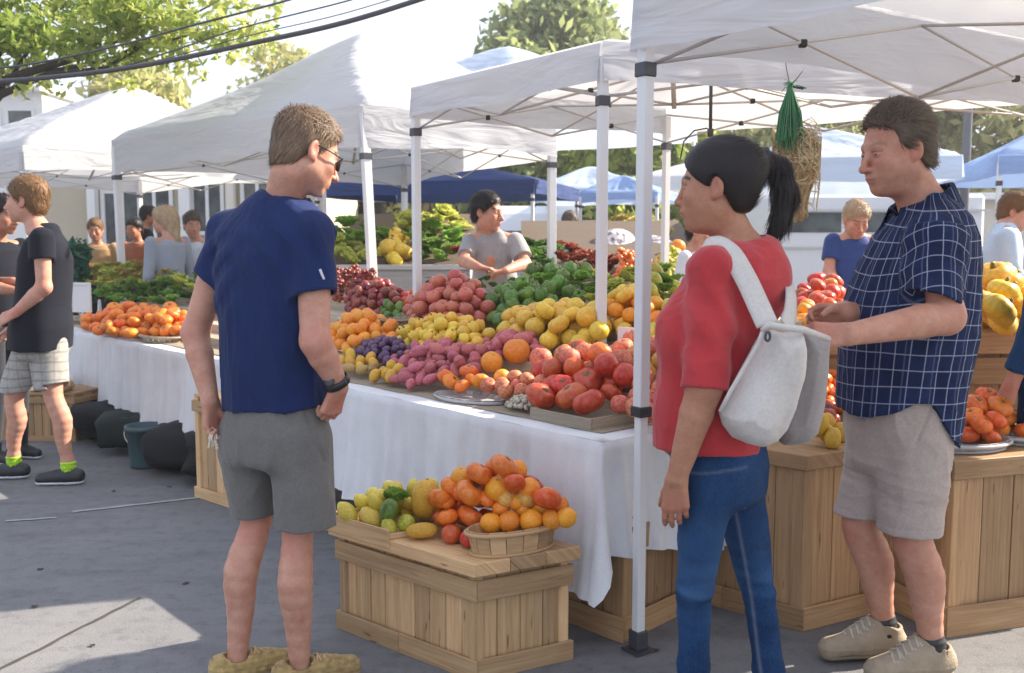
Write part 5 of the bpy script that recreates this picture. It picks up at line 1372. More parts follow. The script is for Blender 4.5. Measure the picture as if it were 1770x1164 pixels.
# ---------------------------------------------------------------- hand
def add_hand(F,w,d,n,b,curl=(30,35,40,45),sc=1.0,th=.5,spread=.0,thc=.3,fist=0):
    d,n,b=nrm(d),nrm(n),nrm(b); w=np.asarray(w,float)
    def fn(P):
        dd=d_cone(P,w,w+d*.03*sc,.021*sc,.022*sc,(n,1.35))
        L=[.072,.080,.074,.058]; off=[.030,.0105,-.0095,-.0285]; adv=[.088,.091,.087,.079]
        fd=None
        for i in range(4):
            base=w+(d*adv[i]+b*off[i])*sc; meta=w+(d*.012+b*off[i]*.55)*sc
            dd=smin(dd,d_cone(P,meta,base,.0150*sc,.0115*sc,(n,1.1)),.010*sc)
            p=base; ang=0; r=[.0098,.0090,.0082,.0070][:]; k=.92 if i<3 else .8
            f0=d_cone(P,p-n*0,p,.0,.0)+1
            for j,(fl,ca) in enumerate(((.46,.55),(.31,1.0),(.23,.75))):
                ang+=math.radians(curl[i])*ca; dr=nrm(d*math.cos(ang)+n*math.sin(ang)+b*spread*(1.5-i)*(1 if j==0 else 0.6)); q=p+dr*L[i]*fl*sc
                f0=smin(f0,d_cone(P,p,q,r[j]*k*sc,r[j+1]*k*sc),.003); p=q
            fd=f0 if fd is None else np.minimum(fd,f0)
        dd=smin(dd,fd,.006*sc)
        t0=w+(d*.018+b*.016+n*.004)*sc; t1=t0+(d*.034+b*.022*(.4+th)+n*.012*(1+thc))*sc; dr=nrm(d*.85+b*(th*.7)+n*(.3+thc)); t2=t1+dr*.032*sc; t3=t2+nrm(dr+n*thc*.6)*.026*sc
        tt=smin(d_cone(P,t0,t1,.0165*sc,.0125*sc),smin(d_cone(P,t1,t2,.0112*sc,.0102*sc),d_cone(P,t2,t3,.0100*sc,.0080*sc),.003),.005)
        return smin(dd,tt,.010*sc)
    F.add(fn,w+d*.085*sc,.145*sc,.014)
# ---------------------------------------------------------------- clothing: elliptical loft by height
def loft(P,zs,C,a,b,s,f,ex=2.0,tilt=None):
    """zs increasing; C centres (n,2); half width a along s, half depth b along f"""
    z=P[:,2]; 
    if tilt is not None: z=z-(P[:,:2]@tilt[:2])+tilt[2]
    cx=np.interp(z,zs,[c[0] for c in C]); cy=np.interp(z,zs,[c[1] for c in C]); aa=np.interp(z,zs,a); bb=np.interp(z,zs,b)
    dx=P[:,0]-cx; dy=P[:,1]-cy; qs=(dx*s[0]+dy*s[1]); qf=(dx*f[0]+dy*f[1])
    k0=((np.abs(qs/aa))**ex+(np.abs(qf/bb))**ex)**(1/ex)+1e-6; m=np.sqrt((qs/aa**2)**2+(qf/bb**2)**2)/np.maximum(np.sqrt((qs/aa)**2+(qf/bb)**2),1e-6)+1e-6
    return (k0-1)/m*.9
# ---------------------------------------------------------------- hair
def hair_base(Fr,ho,sc,line,back=-.085,puff=.0,vol=(1,1,1),noise=.004,seed=1,earcut=True,f3=(14,14,9)):
    zs,ys=zip(*line)
    def fn(P):
        Q=((P-ho)@Fr.T)/sc; X=Q.copy(); X[:,0]=np.abs(X[:,0])
        d=d_ell(Q,np.array([0,-.016,.040]),(.0825*vol[0]+puff,.103*vol[1]+puff,.091*vol[2]+puff))
        d=smin(d,d_ell(Q,np.array([0,-.052,-.030]),(.064+puff,.052+puff,.060)),.03)
        d=d+noise*sines(Q*100,(.5,.25,.6),seed,7)
        cut=(Q[:,1]-np.interp(Q[:,2],zs,ys))*.75; d=smax(d,cut,.010)
        d=smax(d,back-Q[:,2],.012)
        if earcut: d=smax(d,-d_ell(X,np.array([.085,-.004,-.012]),(.020,.020,.036)),.006)
        return d*sc
    return fn
def strands(X,N,count,flow,length,width,seed,lift=.15,seg=5,curl=.25,root_in=.002,filt=None):
    rs=np.random.RandomState(seed); idx=np.arange(len(X)) if filt is None else np.where(filt(X))[0]
    idx=idx[rs.randint(0,len(idx),count)]; p=X[idx]+rs.normal(size=(count,3))*.0015-N[idx]*root_in; n=N[idx].copy(); L=length*rs.uniform(.6,1.25,count)[:,None]
    wv=width*rs.uniform(.6,1.4,count)[:,None]; Vs=[]; cl=rs.normal(size=(count,3))*curl; 
    for j in range(seg+1):
        d=flow(p)+rs.normal(size=(count,3))*.06+cl; d=d-n*(d*n).sum(1)[:,None]*.8+n*lift*(1 if j<2 else -.2); d/=np.linalg.norm(d,axis=1)[:,None]
        side=np.cross(d,n); side/=np.linalg.norm(side,axis=1)[:,None]+1e-9; ww=wv*(1-(j/seg)**2*.92)
        Vs.append(np.stack([p-side*ww,p+side*ww],1)); p=p+d*L/seg
    V=np.stack(Vs,1).reshape(-1,3); base=np.arange(count)[:,None]*(seg+1)*2; F=[]
    for j in range(seg): F.append(np.concatenate([base+2*j,base+2*j+1,base+2*j+3,base+2*j+2],1))
    F=np.concatenate(F); return V,F,np.repeat(rs.rand(count),(seg+1)*2)
def make_hair(name,f,lo,hi,h,mat,parent,org,strand=None,lab=None):
    X,F,_=mesh_field(f,lo,hi,h); N=vnormals(X,F); T=np.random.RandomState(1).rand(len(X))*.3+.2
    for st in (strand or []):
        V,F2,T2=strands(X,N,**st); F=np.concatenate([F,F2+len(X)]) if len(V) else F; X0=len(X); XX=np.concatenate([X,V]); N=np.concatenate([N,np.zeros_like(V)]); T=np.concatenate([T,T2])
        # keep roots sampled from the base only
        if st is not strand[-1]: 
            base=(X,); 
        X=XX
        strand_f=None
    return add_mesh(name,X,F,M[mat],parent,org,{'tint':T})
def strand_multi(X,N,specs):
    Vs=[];Fs=[];Ts=[];o=0
    for st in specs:
        V,F,T=strands(X,N,**st); Vs.append(V);Fs.append(F+o);Ts.append(T);o+=len(V)
    return Vs,Fs,Ts
def make_hair(name,f,lo,hi,h,mat,parent,org,strand=()):
    X,F,_=mesh_field(f,lo,hi,h); N=vnormals(X,F); V=[X];FF=[F];T=[np.random.RandomState(1).rand(len(X))*.4+.1]; o=len(X)
    for st in strand:
        a,b,c=strands(X,N,**st); V.append(a);FF.append(b+o);T.append(c);o+=len(a)
    return add_mesh(name,np.concatenate(V),np.concatenate(FF),M[mat],parent,org,{'tint':np.concatenate(T)})
# ---------------------------------------------------------------- generic figure
def limb_attr_warm(X,pts,r=.05):
    w=np.zeros(len(X))
    for p in pts: w+=.55*np.exp(-(((X-p)**2).sum(1))/(r*r))
    return np.clip(w,0,.8)
def build_body(root,org,F,h,skin,ho,Fr,sc,stubble=0,warm_pts=(),brow=1.0,lips=.7):
    lo,hi=F.bounds(); X,Fc,_=mesh_field(F,lo,hi,h)
    Q=((X-ho)@Fr.T)/sc; w,d=face_attrs(Q,stubble,brow,lips); w=np.clip(w+limb_attr_warm(X,warm_pts),0,1)
    return add_mesh('body',X,Fc,M[skin],root,org,{'warm':w,'dark':d})
def cloth(name,f,lo,hi,h,mat,root,org,attrs=None,label=None):
    X,Fc,_=mesh_field(f,lo,hi,h); a=attrs(X) if attrs else None
    o=add_mesh(name,X,Fc,M[mat] if isinstance(mat,str) else mat,root,org,a)
    if label: o['label']=label
    return o
def cutplane(P,p,n): return (P-np.asarray(p,float))@nrm(n)
# ================================================================== PERSON 1: man in navy T-shirt, seen from behind
def person_root(p,label,group=None): return empty('person',(p[0],p[1],0),label,'person',group)
wpg=wp
def man_navy():
    wp=lambda px,py,Yq:wpg(px,py,Yq-.11)
    Y=3.15; org=wp(480,1165,Y); org[2]=0; root=person_root(org,'man in a navy T-shirt and grey shorts seen from behind, holding keys')
    f=nrm((.42,.90,0)); s=nrm(np.cross(f,(0,0,1)))    # s = his right
    ho=wp(530,262,3.13); Fr=head_frame(ho,(.74,.52,-.38),roll=.04); sc=.985
    N0=wp(487,345,3.17); SL_=wp(396,400,3.25); SR_=wp(540,404,3.07)
    EL=wp(337,575,3.24); WL=wp(363,692,3.16); ER=wp(545,590,2.99); WR=wp(586,668,3.05)
    HL=wp(440,745,3.20); HR=wp(517,745,3.12); KL=wp(443,902,3.19); KR=wp(515,925,3.10); AL=wp(410,1136,3.13); AR=wp(518,1150,3.08)
    B=Field()
    B.add(lambda P:head_sdf(((P-ho)@Fr.T)/sc)*sc,ho-Fr[2]*.01,.16*sc,.01)
    B.chain([N0-A_(0,0,.03),ho+(A_(0,-.030,-.085)*sc)@Fr],[.060,.054],.03)
    B.cone(SL_,N0-A_(0,0,.06),.040,.040,.03); B.cone(SR_,N0-A_(0,0,.06),.040,.040,.03)
    B.chain([wp(468,440,Y),wp(470,560,Y),wp(478,720,Y)],[.12,.11,.12],.04,(f,1.35))
    B.chain([SL_,EL*.5+SL_*.5,EL],[.042,.047,.041]); B.chain([EL,EL*.68+WL*.32,WL],[.041,.042,.027],.02)
    B.chain([SR_,ER*.5+SR_*.5,ER],[.044,.049,.043]); B.chain([ER,ER*.68+WR*.32,WR],[.043,.044,.028],.02)
    for (H,K,An,kb) in ((HL,KL,AL,(-.02,-.028)),(HR,KR,AR,(-.004,-.03))):
        c=K*.66+An*.34; c[0]+=kb[0]; c[1]+=kb[1]; m=K*.35+An*.65
        B.chain([H,H*.45+K*.55,K,c,m+A_(kb[0]*.4,kb[1]*.4,0),An],[.072,.060,.047,.053,.042,.029],.02)
        t=nrm((.88,.40,0)); B.chain([An-t*.025-A_(0,0,.045),An+t*.10-A_(0,0,.055),An+t*.17-A_(0,0,.06)],[.034,.033,.022],.03)
    add_hand(B,WL,nrm(A_(.06,.02,-1)),nrm(s*.9-f*.1),nrm(f),(38,48,55,60),.98,.5)
    add_hand(B,WR,nrm(A_(-.28,.10,-.75)),nrm(-s*.8+f*.4),nrm(f*.8+s*.3),(62,68,74,78),.98,.5)
    body=build_body(root,org,B,.0042,'skin3',ho,Fr,sc,.05,[EL,ER,KL-f*.05,KR-f*.05,WL-A_(0,0,.09),WR-A_(0,0,.07)])
    add_eyes(root,org,ho,Fr,sc)
    # hair
    line=[(-.12,-.05),(-.06,-.034),(-.03,-.022),(.0,.012),(.015,.040),(.035,.052),(.06,.066),(.085,.085),(.14,.13)]
    hb=hair_base(Fr,ho,sc,line,-.072,.0,(1.0,1.0,1.02),.0014,3)
    def flow(p):
        Q=((p-ho)@Fr.T)/sc; d=np.zeros_like(Q); top=np.clip((Q[:,2]-.03)/.07,0,1)[:,None]
        d+=(1-top)*np.array([0,-.35,-1.0])+top*np.array([.15,.8,.35]); return d@Fr
    hr=make_hair('hair',hb,ho-.16,ho+.16,.004,'hair_brown',body,org,[dict(count=8500,flow=flow,length=.030,width=.0009,seed=4,lift=.16,curl=.12),
        dict(count=900,flow=flow,length=.032,width=.0009,seed=5,lift=1.1,curl=.5,filt=lambda X:((X-ho)@Fr.T)[:,2]>.05)])
    # T-shirt
    zt=[wp(470,py,Y)[2] for py in (720,690,600,500,440,400,365,340)]
    cc=[wp(px,500,Y)[:2] for px in (472,472,468,468,470,474,482,488)]
    aa=[.168,.170,.172,.182,.188,.176,.128,.075]; bb=[.135,.137,.132,.130,.125,.108,.082,.066]
    SLe=SL_*.30+EL*.70; SLe=SL_+(EL-SL_)*.50; SRe=SR_+(ER-SR_)*.58
    hemp=wp(470,703,Y)
    def shirt(P):
        fl=.0065*folds(P,(24,24,5),11)*np.clip((hemp[2]+.46-P[:,2])/.35,.2,1)+.0028*folds(P,(55,55,18),12)
        dg=P-wp(520,470,3.05); fl=fl+.008*np.tanh(1.5*np.sin((dg@nrm((.8,.1,.65)))*85+2*np.sin(dg@A_(9,4,-11))))*np.exp(-(dg**2).sum(1)/.025); dg=P-wp(400,470,3.2); fl=fl+.007*np.tanh(1.5*np.sin((dg@nrm((-.8,.1,.6)))*80+2*np.sin(dg@A_(7,4,9))))*np.exp(-(dg**2).sum(1)/.02)
        d=loft(P,zt[::1],cc,aa,bb,s,f,2.25); d=smax(d,P[:,2]-N0[2]-.012,.03)
        d=smin(d,d_cone(P,N0-A_(0,0,.058),SL_+A_(0,0,.0),.076,.060),.06); d=smin(d,d_cone(P,N0-A_(0,0,.058),SR_,.076,.061),.06)
        n1=nrm(EL-SL_); sl=d_cone(P,SL_,SLe+n1*.04,.058,.068); sl=smax(sl,cutplane(P,SLe,nrm(n1*.85+A_(-.35,0,-.1))),.004); 
        n2=nrm(ER-SR_); sr=d_cone(P,SR_,SRe+n2*.04,.060,.072); sr=smax(sr,cutplane(P,SRe,nrm(n2+A_(.15,0,0))),.004)
        sl=smax(sl,-d_cone(P,SLe-n1*.02,SLe+n1*.08,.054,.062),.003); sr=smax(sr,-d_cone(P,SRe-n2*.02,SRe+n2*.08,.056,.066),.003)
        d=smin(d,sl,.030); d=smin(d,sr,.030)
        d=smax(d,-(P[:,2]-hemp[2]+ .16*(P[:,0]-hemp[0])*-1*.35),.004)
        nk=d_cone(P,N0+f*.005-A_(0,0,.0),ho+(A_(0,-.02,-.08)*sc)@Fr,.066,.070); d=smax(d,-nk,.006)
        return d-fl*damp(P,[SLe,SRe],.13)
    lo=wp(300,720,3.6); hi=wp(620,320,2.7); lo=np.minimum(lo,hi)-A_(.05,.1,.02); hi=np.maximum(wp(300,720,3.6),wp(620,320,2.7))+A_(.05,.1,.05)
    sh=cloth('t_shirt',shirt,lo,hi,.005,'tee_navy',root,org)
    vx=np.array([v.co[:] for v in sh.data.vertices])+org; tg=wp(566,470,2.9); tg2=wp(572,486,2.9); cv=np.array((0,0,CAM_H)); dr=nrm(tg-cv); rel=vx-cv; per=np.linalg.norm(rel-np.outer(rel@dr,dr),axis=1); cand=np.where(per<.02)[0]; q=vx[cand[np.argmin(vx[cand,1])]]
    mb=MB(); e=q-org+A_(0,-.004,0); mb.box((-.004,-.001,-.016),(.004,.001,.016),Matrix.Translation(e)@Matrix.Rotation(-.35,4,'Y')@Matrix.Rotation(-.5,4,'Z'),.5); me=mb.mesh('sleeve_mark'); me.materials.append(M['pole']); o=bpy.data.objects.new('sleeve_mark',me); COL.objects.link(o); o.parent=sh
    # collar rib
    # shorts
    Zh1=wp(440,888,3.19)[2]; Zh2=wp(530,910,3.08)[2]; wz=wp(470,690,Y)[2]
    kl=wp(441,892,3.19); kr=wp(531,915,3.09)
    def shorts(P):
        fl=.007*folds(P,(20,20,7),21)+.003*folds(P,(46,46,18),22)
        d=loft(P,[wp(0,py,Y)[2] for py in (840,780,740,690)],[wp(px,700,Y)[:2] for px in (478,477,476,475)],[.150,.168,.170,.158],[.125,.138,.138,.122],s,f,2.2)
        d=smax(d,-(P[:,2]-wp(0,800,Y)[2]),.03); d=smax(d,P[:,2]-wz,.004)
        l=d_cone(P,wp(432,765,3.19),kl,.095,.070,(f,.92)); l=smax(l,Zh1-P[:,2]+.03*(P[:,0]-kl[0]),.004)
        r=d_cone(P,wp(520,765,3.10),kr,.095,.090,(f,.95)); r=smax(r,Zh2-P[:,2],.004)
        l=smax(l,-smax(d_cone(P,kl,kl+A_(0,0,-.2),.060,.070),P[:,2]-Zh1-.03,.002),.003); r=smax(r,-smax(d_cone(P,kr,kr+A_(0,0,-.2),.075,.083),P[:,2]-Zh2-.03,.002),.003)
        d=smin(d,smin(l,r,.012),.035)
        fl=fl*damp(P,[kl,kr],.12)
        # back pocket welt + side seam
        pk=P-wp(545,760,3.02); d=d+.004*np.exp(-((pk@nrm((1,.3,.35)))/.006)**2)*(np.abs(pk[:,2])<.08)*(P[:,1]<3.04)
        return d-fl
    cloth('shorts',shorts,A_(wp(365,0,3.2)[0],2.76,wp(0,925,3.1)[2]),A_(wp(610,0,3.1)[0],3.34,wz+.01),.0048,'short_grey',root,org)
    # shoes: woven straw-coloured moccasins
    sm=mat_fabric('straw_yellow_suede',(.44,.31,.12,1),(.28,.19,.08,1),.9,300,.3,0,.6,.2); M['straw_shoe']=sm
    for An in (AL,AR):
        t=nrm((.88,.40,0)); F=Field(); b=A_(An[0],An[1],0)
        F.chain([b-t*.045+A_(0,0,.045),b+t*.07+A_(0,0,.040),b+t*.16+A_(0,0,.034)],[.045,.046,.036],.02); F.cone(b-t*.01+A_(0,0,.04),b+A_(0,0,.048),.045,.044,.02)
        def shoe(P,F=F): 
            d=F(P); d=smax(d,.004-P[:,2],.006); return smax(d,-(d_cone(P,An-A_(0,0,.02),An+A_(0,0,.1),.039,.05)),.004)-.0018*np.sin(P[:,2]*420)*.6
        lo,hi=F.bounds(); X,Fc,_=mesh_field(shoe,lo,hi,.005); N=vnormals(X,Fc)
        V2,F2,T2=strands(X,N,90,lambda p:np.tile(A_(.5,.1,-.4),(len(p),1)),.022,.0012,8,lift=.3,curl=.5,filt=lambda X:X[:,2]>.07)
        XX=np.concatenate([X,V2]); FF=np.concatenate([Fc,F2+len(X)]); sh_=add_mesh('shoe',XX,FF,sm,root,org)
        so=lambda P,F=F:smax(smax(F(P)-.005,P[:,2]-.022,.003),.002-P[:,2],.003); X,Fc,_=mesh_field(so,lo-.01,hi+.01,.006); add_mesh('sole',X,Fc,M['tray'],sh_,org)
        mb=MB(); u_=nrm(np.cross(t,(0,0,1)))
        for k in range(5):
            c=b+t*(.050+.020*k)+A_(0,0,.094-.006*k); mb.tube([Vector(c+u_*.028-A_(0,0,.014)-org),Vector(c+t*.006-org),Vector(c+t*.012-u_*.028-A_(0,0,.014)-org)],.0035,6); mb.tube([Vector(c-u_*.028-A_(0,0,.014)-org),Vector(c+t*.006-org),Vector(c+t*.012+u_*.028-A_(0,0,.014)-org)],.0035,6)
        me=mb.mesh('laces'); me.materials.append(M['wood']); o=bpy.data.objects.new('laces',me); COL.objects.link(o); o.parent=sh_
    # watch and sunglasses
    def band(p,d,r,w,mat,name,par):
        d=nrm(d); a=nrm(np.cross(d,(0,.3,1))); b=np.cross(d,a); mb=MB(); pts=[]
        n=26
        for i in range(n+1):
            an=6.2832*i/n
            for k in (-w/2,w/2):
                q=p+d*k+(a*math.cos(an)+b*math.sin(an))*r-org; mb.v.append(tuple(q))
        for i in range(n): mb.face((2*i,2*i+2,2*i+3,2*i+1),None,.5,True)
        me=mb.mesh(name); me.materials.append(mat); o=bpy.data.objects.new(name,me); COL.objects.link(o); o.parent=par; sol=o.modifiers.new('s','SOLIDIFY'); sol.thickness=.004; sol.offset=1; return o
    wa=ER*.10+WR*.90; w=band(wa,WR-ER,.036,.022,M['black'],'wrist_watch',root)
    mb=MB(); q=wa-org+nrm(A_(-.4,-.9,.2))*.036; mb.lathe([(0,0),(.017,0),(.018,.006),(.014,.009),(0,.009)],18,Matrix.Translation(q)@Vector((-.4,-.9,.2)).to_track_quat('Z','Y').to_matrix().to_4x4()); me=mb.mesh('dial'); me.materials.append(M['dark']); o=bpy.data.objects.new('watch_face',me); COL.objects.link(o); o.parent=w
    sg=MB(); hv=lambda x,y,z: Vector(tuple(ho+(A_(x,y,z)*sc)@Fr-org))
    for sx in (-1,1):
        sg.tube([hv(sx*.079,-.005,.010),hv(sx*.080,.04,.010),hv(sx*.070,.090,.008)],.0024*sc,6)
        i0=len(sg.v); n=14
        for i in range(n):
            a=6.283*i/n; sg.v.append(tuple(hv(sx*(.037+.030*math.cos(a)),.106-.018*abs(math.cos(a))*(1 if math.cos(a)*1>0 else .2),-.001+.021*math.sin(a))))
        sg.face(list(range(i0,i0+n)) if sx>0 else list(range(i0,i0+n))[::-1])
        sg.tube([Vector(sg.v[i0+k%n]) for k in range(n+1)],.0018*sc,6)
    sg.tube([hv(-.012,.112,.004),hv(0,.116,.006),hv(.012,.112,.004)],.0022*sc,6)
    me=sg.mesh('sunglasses'); me.materials.append(M['black']); o=bpy.data.objects.new('sunglasses',me); COL.objects.link(o); tag(o,'black wraparound sunglasses on the man in navy','sunglasses'); o.parent=None; o.location=org
    # keys
    kb=wp(368,752,3.12); mb=MB()
    mb.tube([Vector(kb+A_(0,0,.012))+Vector((.010*math.cos(a),0,.010*math.sin(a))) for a in [6.283*i/14 for i in range(15)]],.0012,5,cap=False)
    for (dx,l,a) in ((-.004,.045,.25),(.003,.05,-.15),(.0,.04,.05)):
        Mx=Matrix.Translation(Vector(kb)+Vector((dx,dx*.7,.002)))@Matrix.Rotation(a,4,'Y')@Matrix.Rotation(dx*120,4,'Z')
        mb.box((-.009,-.001,-.018),(.009,.001,0),Mx,.5,.0006); mb.box((-.0035,-.001,-l),(.0035,.001,-.018),Mx,.5)
        mb.box((.0035,-.001,-l+.004),(.006,.001,-l+.009),Mx,.5); mb.box((.0035,-.001,-l+.014),(.006,.001,-l+.018),Mx,.5)
    k=mb.build('key_bunch',mat_plain('brass_and_steel_keys',(.55,.50,.42),.25,.9,.2)); tag(k,'bunch of metal keys in the left hand of the man in navy','keys')
man_navy()

# ================================================================== PERSON 2: woman in red with white backpack
def woman_red():
    Y=2.72; org=wp(1235,1240,Y); org[2]=0; root=person_root(org,'woman in a red top and blue jeans with a black ponytail and a white backpack')
    f=nrm((-.92,.39,0)); s=nrm(np.cross(f,(0,0,1))); lf=-s      # lf = her left, towards the camera
    ho=wp(1240,322,2.74); Fr=head_frame(ho,(-.94,.33,-.05)); sc=.99
    N0=wp(1288,425,2.74); SLp=wp(1231,468,2.60); SRp=wp(1308,462,2.90)
    EL=wp(1218,668,2.53); WL=wp(1170,826,2.55)
    B=Field()
    B.add(lambda P:head_sdf(((P-ho)@Fr.T)/sc,True,.1)*sc,ho-Fr[2]*.01,.16*sc,.01)
    B.chain([N0-A_(0,0,.03),ho+(A_(0,-.020,-.080)*sc)@Fr],[.055,.048],.035)
    B.cone(SLp,N0-A_(0,0,.03),.045,.05,.04); B.cone(SRp,N0-A_(0,0,.03),.045,.05,.04)
    B.chain([wp(1262,520,Y),wp(1245,640,Y),wp(1245,800,Y)],[.10,.10,.10],.03)
    B.chain([SLp,SLp*.5+EL*.5,EL],[.042,.042,.043]); B.chain([EL,EL*.7+WL*.3,WL],[.045,.044,.027],.02)
    ERp=wp(1280,660,3.0); WRp=wp(1200,740,3.02); B.chain([SRp,ERp],[.055,.046]); B.chain([ERp,WRp],[.046,.029],.02); add_hand(B,WRp,nrm(A_(-.8,0,-.5)),nrm(A_(0,-1,0)),nrm(A_(0,0,1)),(60,60,60,60),.92)
    legs=[(wp(1222,830,2.63),wp(1200,1025,2.62),wp(1196,1250,2.66)),(wp(1272,830,2.81),wp(1313,1035,2.79),wp(1338,1260,2.76))]
    for H,K,An in legs:
        B.chain([H,K,An],[.062,.034,.026],.02); t=nrm((-.92,.2,0)); a=A_(An[0],An[1],.035); B.chain([An,a-t*.02,a+t*.12],[.030,.028,.02],.02)
    add_hand(B,WL,nrm(A_(-.02,.04,-1)),nrm(s*.9+f*.1),nrm(f),(22,26,30,34),.94,.42,.02,.2)
    body=build_body(root,org,B,.0040,'skin2',ho,Fr,sc,0,[EL,WL-A_(0,0,.09)],1.0,.9)
    add_eyes(root,org,ho,Fr,sc)
    # hair pulled back into a ponytail
    line=[(-.12,-.055),(-.07,-.045),(-.03,-.028),(-.01,.0),(.0,.026),(.015,.046),(.03,.062),(.055,.082),(.075,.092),(.14,.13)]
    hb0=hair_base(Fr,ho,sc,line,-.082,.002,(1.06,1.08,1.07),.0010,3,True)
    pb=wp(1322,272,2.78); pts=[pb,wp(1347,292,2.80),wp(1357,335,2.80),wp(1350,375,2.79),wp(1330,402,2.78)]
    def hb(P):
        d=hb0(P); bun=d_ell(P,wp(1290,295,2.78),(.050,.065,.050)); d=smin(d,bun,.05)
        d=smin(d,d_cone(P,wp(1296,274,2.77),pb,.036,.020),.02)
        pt=None
        for (a,b,ra,rb) in ((0,1,.022,.030),(1,2,.030,.034),(2,3,.034,.026),(3,4,.026,.008)):
            e=d_cone(P,pts[a],pts[b],ra,rb); pt=e if pt is None else smin(pt,e,.02)
        pt=pt+.0016*np.sin((P@nrm((1,.3,.15)))*520)
        return smin(d,pt,.006)
    def flow(p):
        t=pb-p; dist=np.linalg.norm(t,axis=1)[:,None]; d=t/(dist+1e-6); low=(p[:,0]>wp(1325,0,2.78)[0])[:,None]; return np.where(low,np.tile(A_(-.08,0,-1),(len(p),1)),d)
    make_hair('hair',hb,wp(1150,430,2.6)-A_(0,.1,0),wp(1400,200,2.98)+A_(0,.1,0),.0042,'hair_black',body,org,[dict(count=9000,flow=flow,length=.060,width=.0010,seed=4,lift=.07,curl=.07)])
    mb=MB(); mb.tube([Vector(pb-org)+Vector((.004+.0*math.cos(a),.024*math.cos(a),.024*math.sin(a))) for a in [6.283*i/16 for i in range(17)]],.006,6,cap=False); me=mb.mesh('hair_band'); me.materials.append(M['black']); o=bpy.data.objects.new('hair_band',me); COL.objects.link(o); o.parent=body
    # red top
    zs_px=(790,765,700,640,580,530,480,445,425)
    zt=[wp(1240,py,Y)[2] for py in zs_px]; cen=[wp(px,500,Y)[:2] for px in (1228,1228,1228,1232,1242,1252,1266,1280,1288)]
    bb=[.146,.148,.150,.143,.140,.142,.132,.098,.070]; aa=[.170,.170,.165,.160,.162,.165,.158,.13,.085]
    hz=wp(1180,768,Y)[2]; SLe=SLp+(EL-SLp)*1.0
    def top(P):
        fl=.0045*folds(P,(18,18,9),31)+.0025*folds(P,(46,46,22),32)
        e=P-wp(1250,560,2.55); fl=fl+.0045*np.sin((e@nrm((.75,0,.65)))*85+1.5*np.sin(e@A_(8,2,-9)))*np.exp(-(e**2).sum(1)/.03)
        d=loft(P,zt,cen,aa,bb,s,f,2.15); d=smax(d,P[:,2]-N0[2]-.01,.03)
        for k in (-.07,.07): d=smin(d,d_ell(P,wp(1196,575,Y)+s*k,(.074,.078,.082)),.07)
        d=smin(d,d_cone(P,SLp*.6+N0*.4-A_(0,0,.01),SLp,.060,.062),.05); d=smin(d,d_cone(P,SRp*.6+N0*.4-A_(0,0,.01),SRp,.06,.062),.05)
        d=smin(d,d_ell(P,wp(1308,482,2.76),(.085,.13,.12)),.06)
        d=smax(d,hz-P[:,2],.004)
        n1=nrm(EL-SLp); mid=SLp*.5+EL*.5; sl=smin(d_cone(P,SLp,mid,.061,.060),d_cone(P,mid,SLe+n1*.05,.060,.059),.02); sl=sl-.003*folds(P,(20,20,40),5)*np.clip(((SLe-P)@n1)/.04,0,1)
        sl=smax(sl,cutplane(P,SLe+n1*.005,nrm(n1+A_(0,0,-.05))),.004); sl=smax(sl,-smax(d_cone(P,SLe-n1*.03,SLe+n1*.08,.0515,.0515),-cutplane(P,SLe-n1*.010,n1),.001),.002)
        n2=nrm(ERp-SRp); sr=smax(d_cone(P,SRp,ERp+n2*.05,.066,.062),cutplane(P,ERp,n2),.004)
        d=smin(d,sl,.022); d=smin(d,sr,.02)
        nk=d_cone(P,N0-A_(0,0,.0)+f*.006,ho+(A_(0,-.01,-.08)*sc)@Fr,.064,.064); d=smax(d,-nk,.006)
        return d-fl
    lo=A_(wp(1110,0,2.5)[0],2.40,hz-.01); hi=A_(wp(1400,0,2.9)[0],3.12,wp(0,395,2.75)[2])
    cloth('red_top',top,lo,hi,.005,'tee_red',root,org)
    # jeans
    wz=wp(1240,745,Y)[2]
    def jeans(P):
        d=loft(P,[wp(0,py,Y)[2] for py in (900,850,800,745)],[wp(px,700,Y)[:2] for px in (1252,1250,1246,1238)],[.152,.162,.162,.152],[.105,.126,.134,.128],s,f,2.1)
        d=smax(d,P[:,2]-wz,.004); d=smax(d,wp(0,865,Y)[2]-P[:,2],.05)
        L=None; fl=0
        for H,K,An in legs:
            m=K*.45+An*.55; e=d_cone(P,H,K,.080,.046); e=smin(e,d_cone(P,K,m+A_(.004,0,0),.046,.043),.03); e=smin(e,d_cone(P,m,An,.043,.036),.02); L=e if L is None else smin(L,e,.012)
            fl=fl+.0042*sines(P,(26,26,95),43,5)*np.exp(-((P[:,2]-K[2]+.01)/.07)**2)*(np.linalg.norm(P-K,axis=1)<.22)
        fl=fl+.003*sines(P,(22,22,60),45,5)*np.exp(-((P[:,2]-wp(0,900,Y)[2])/.06)**2)
        d=smin(d,L,.035); d=smax(d,.09-P[:,2],.003)
        return d-fl-.0015*sines(P,(60,60,40),41)
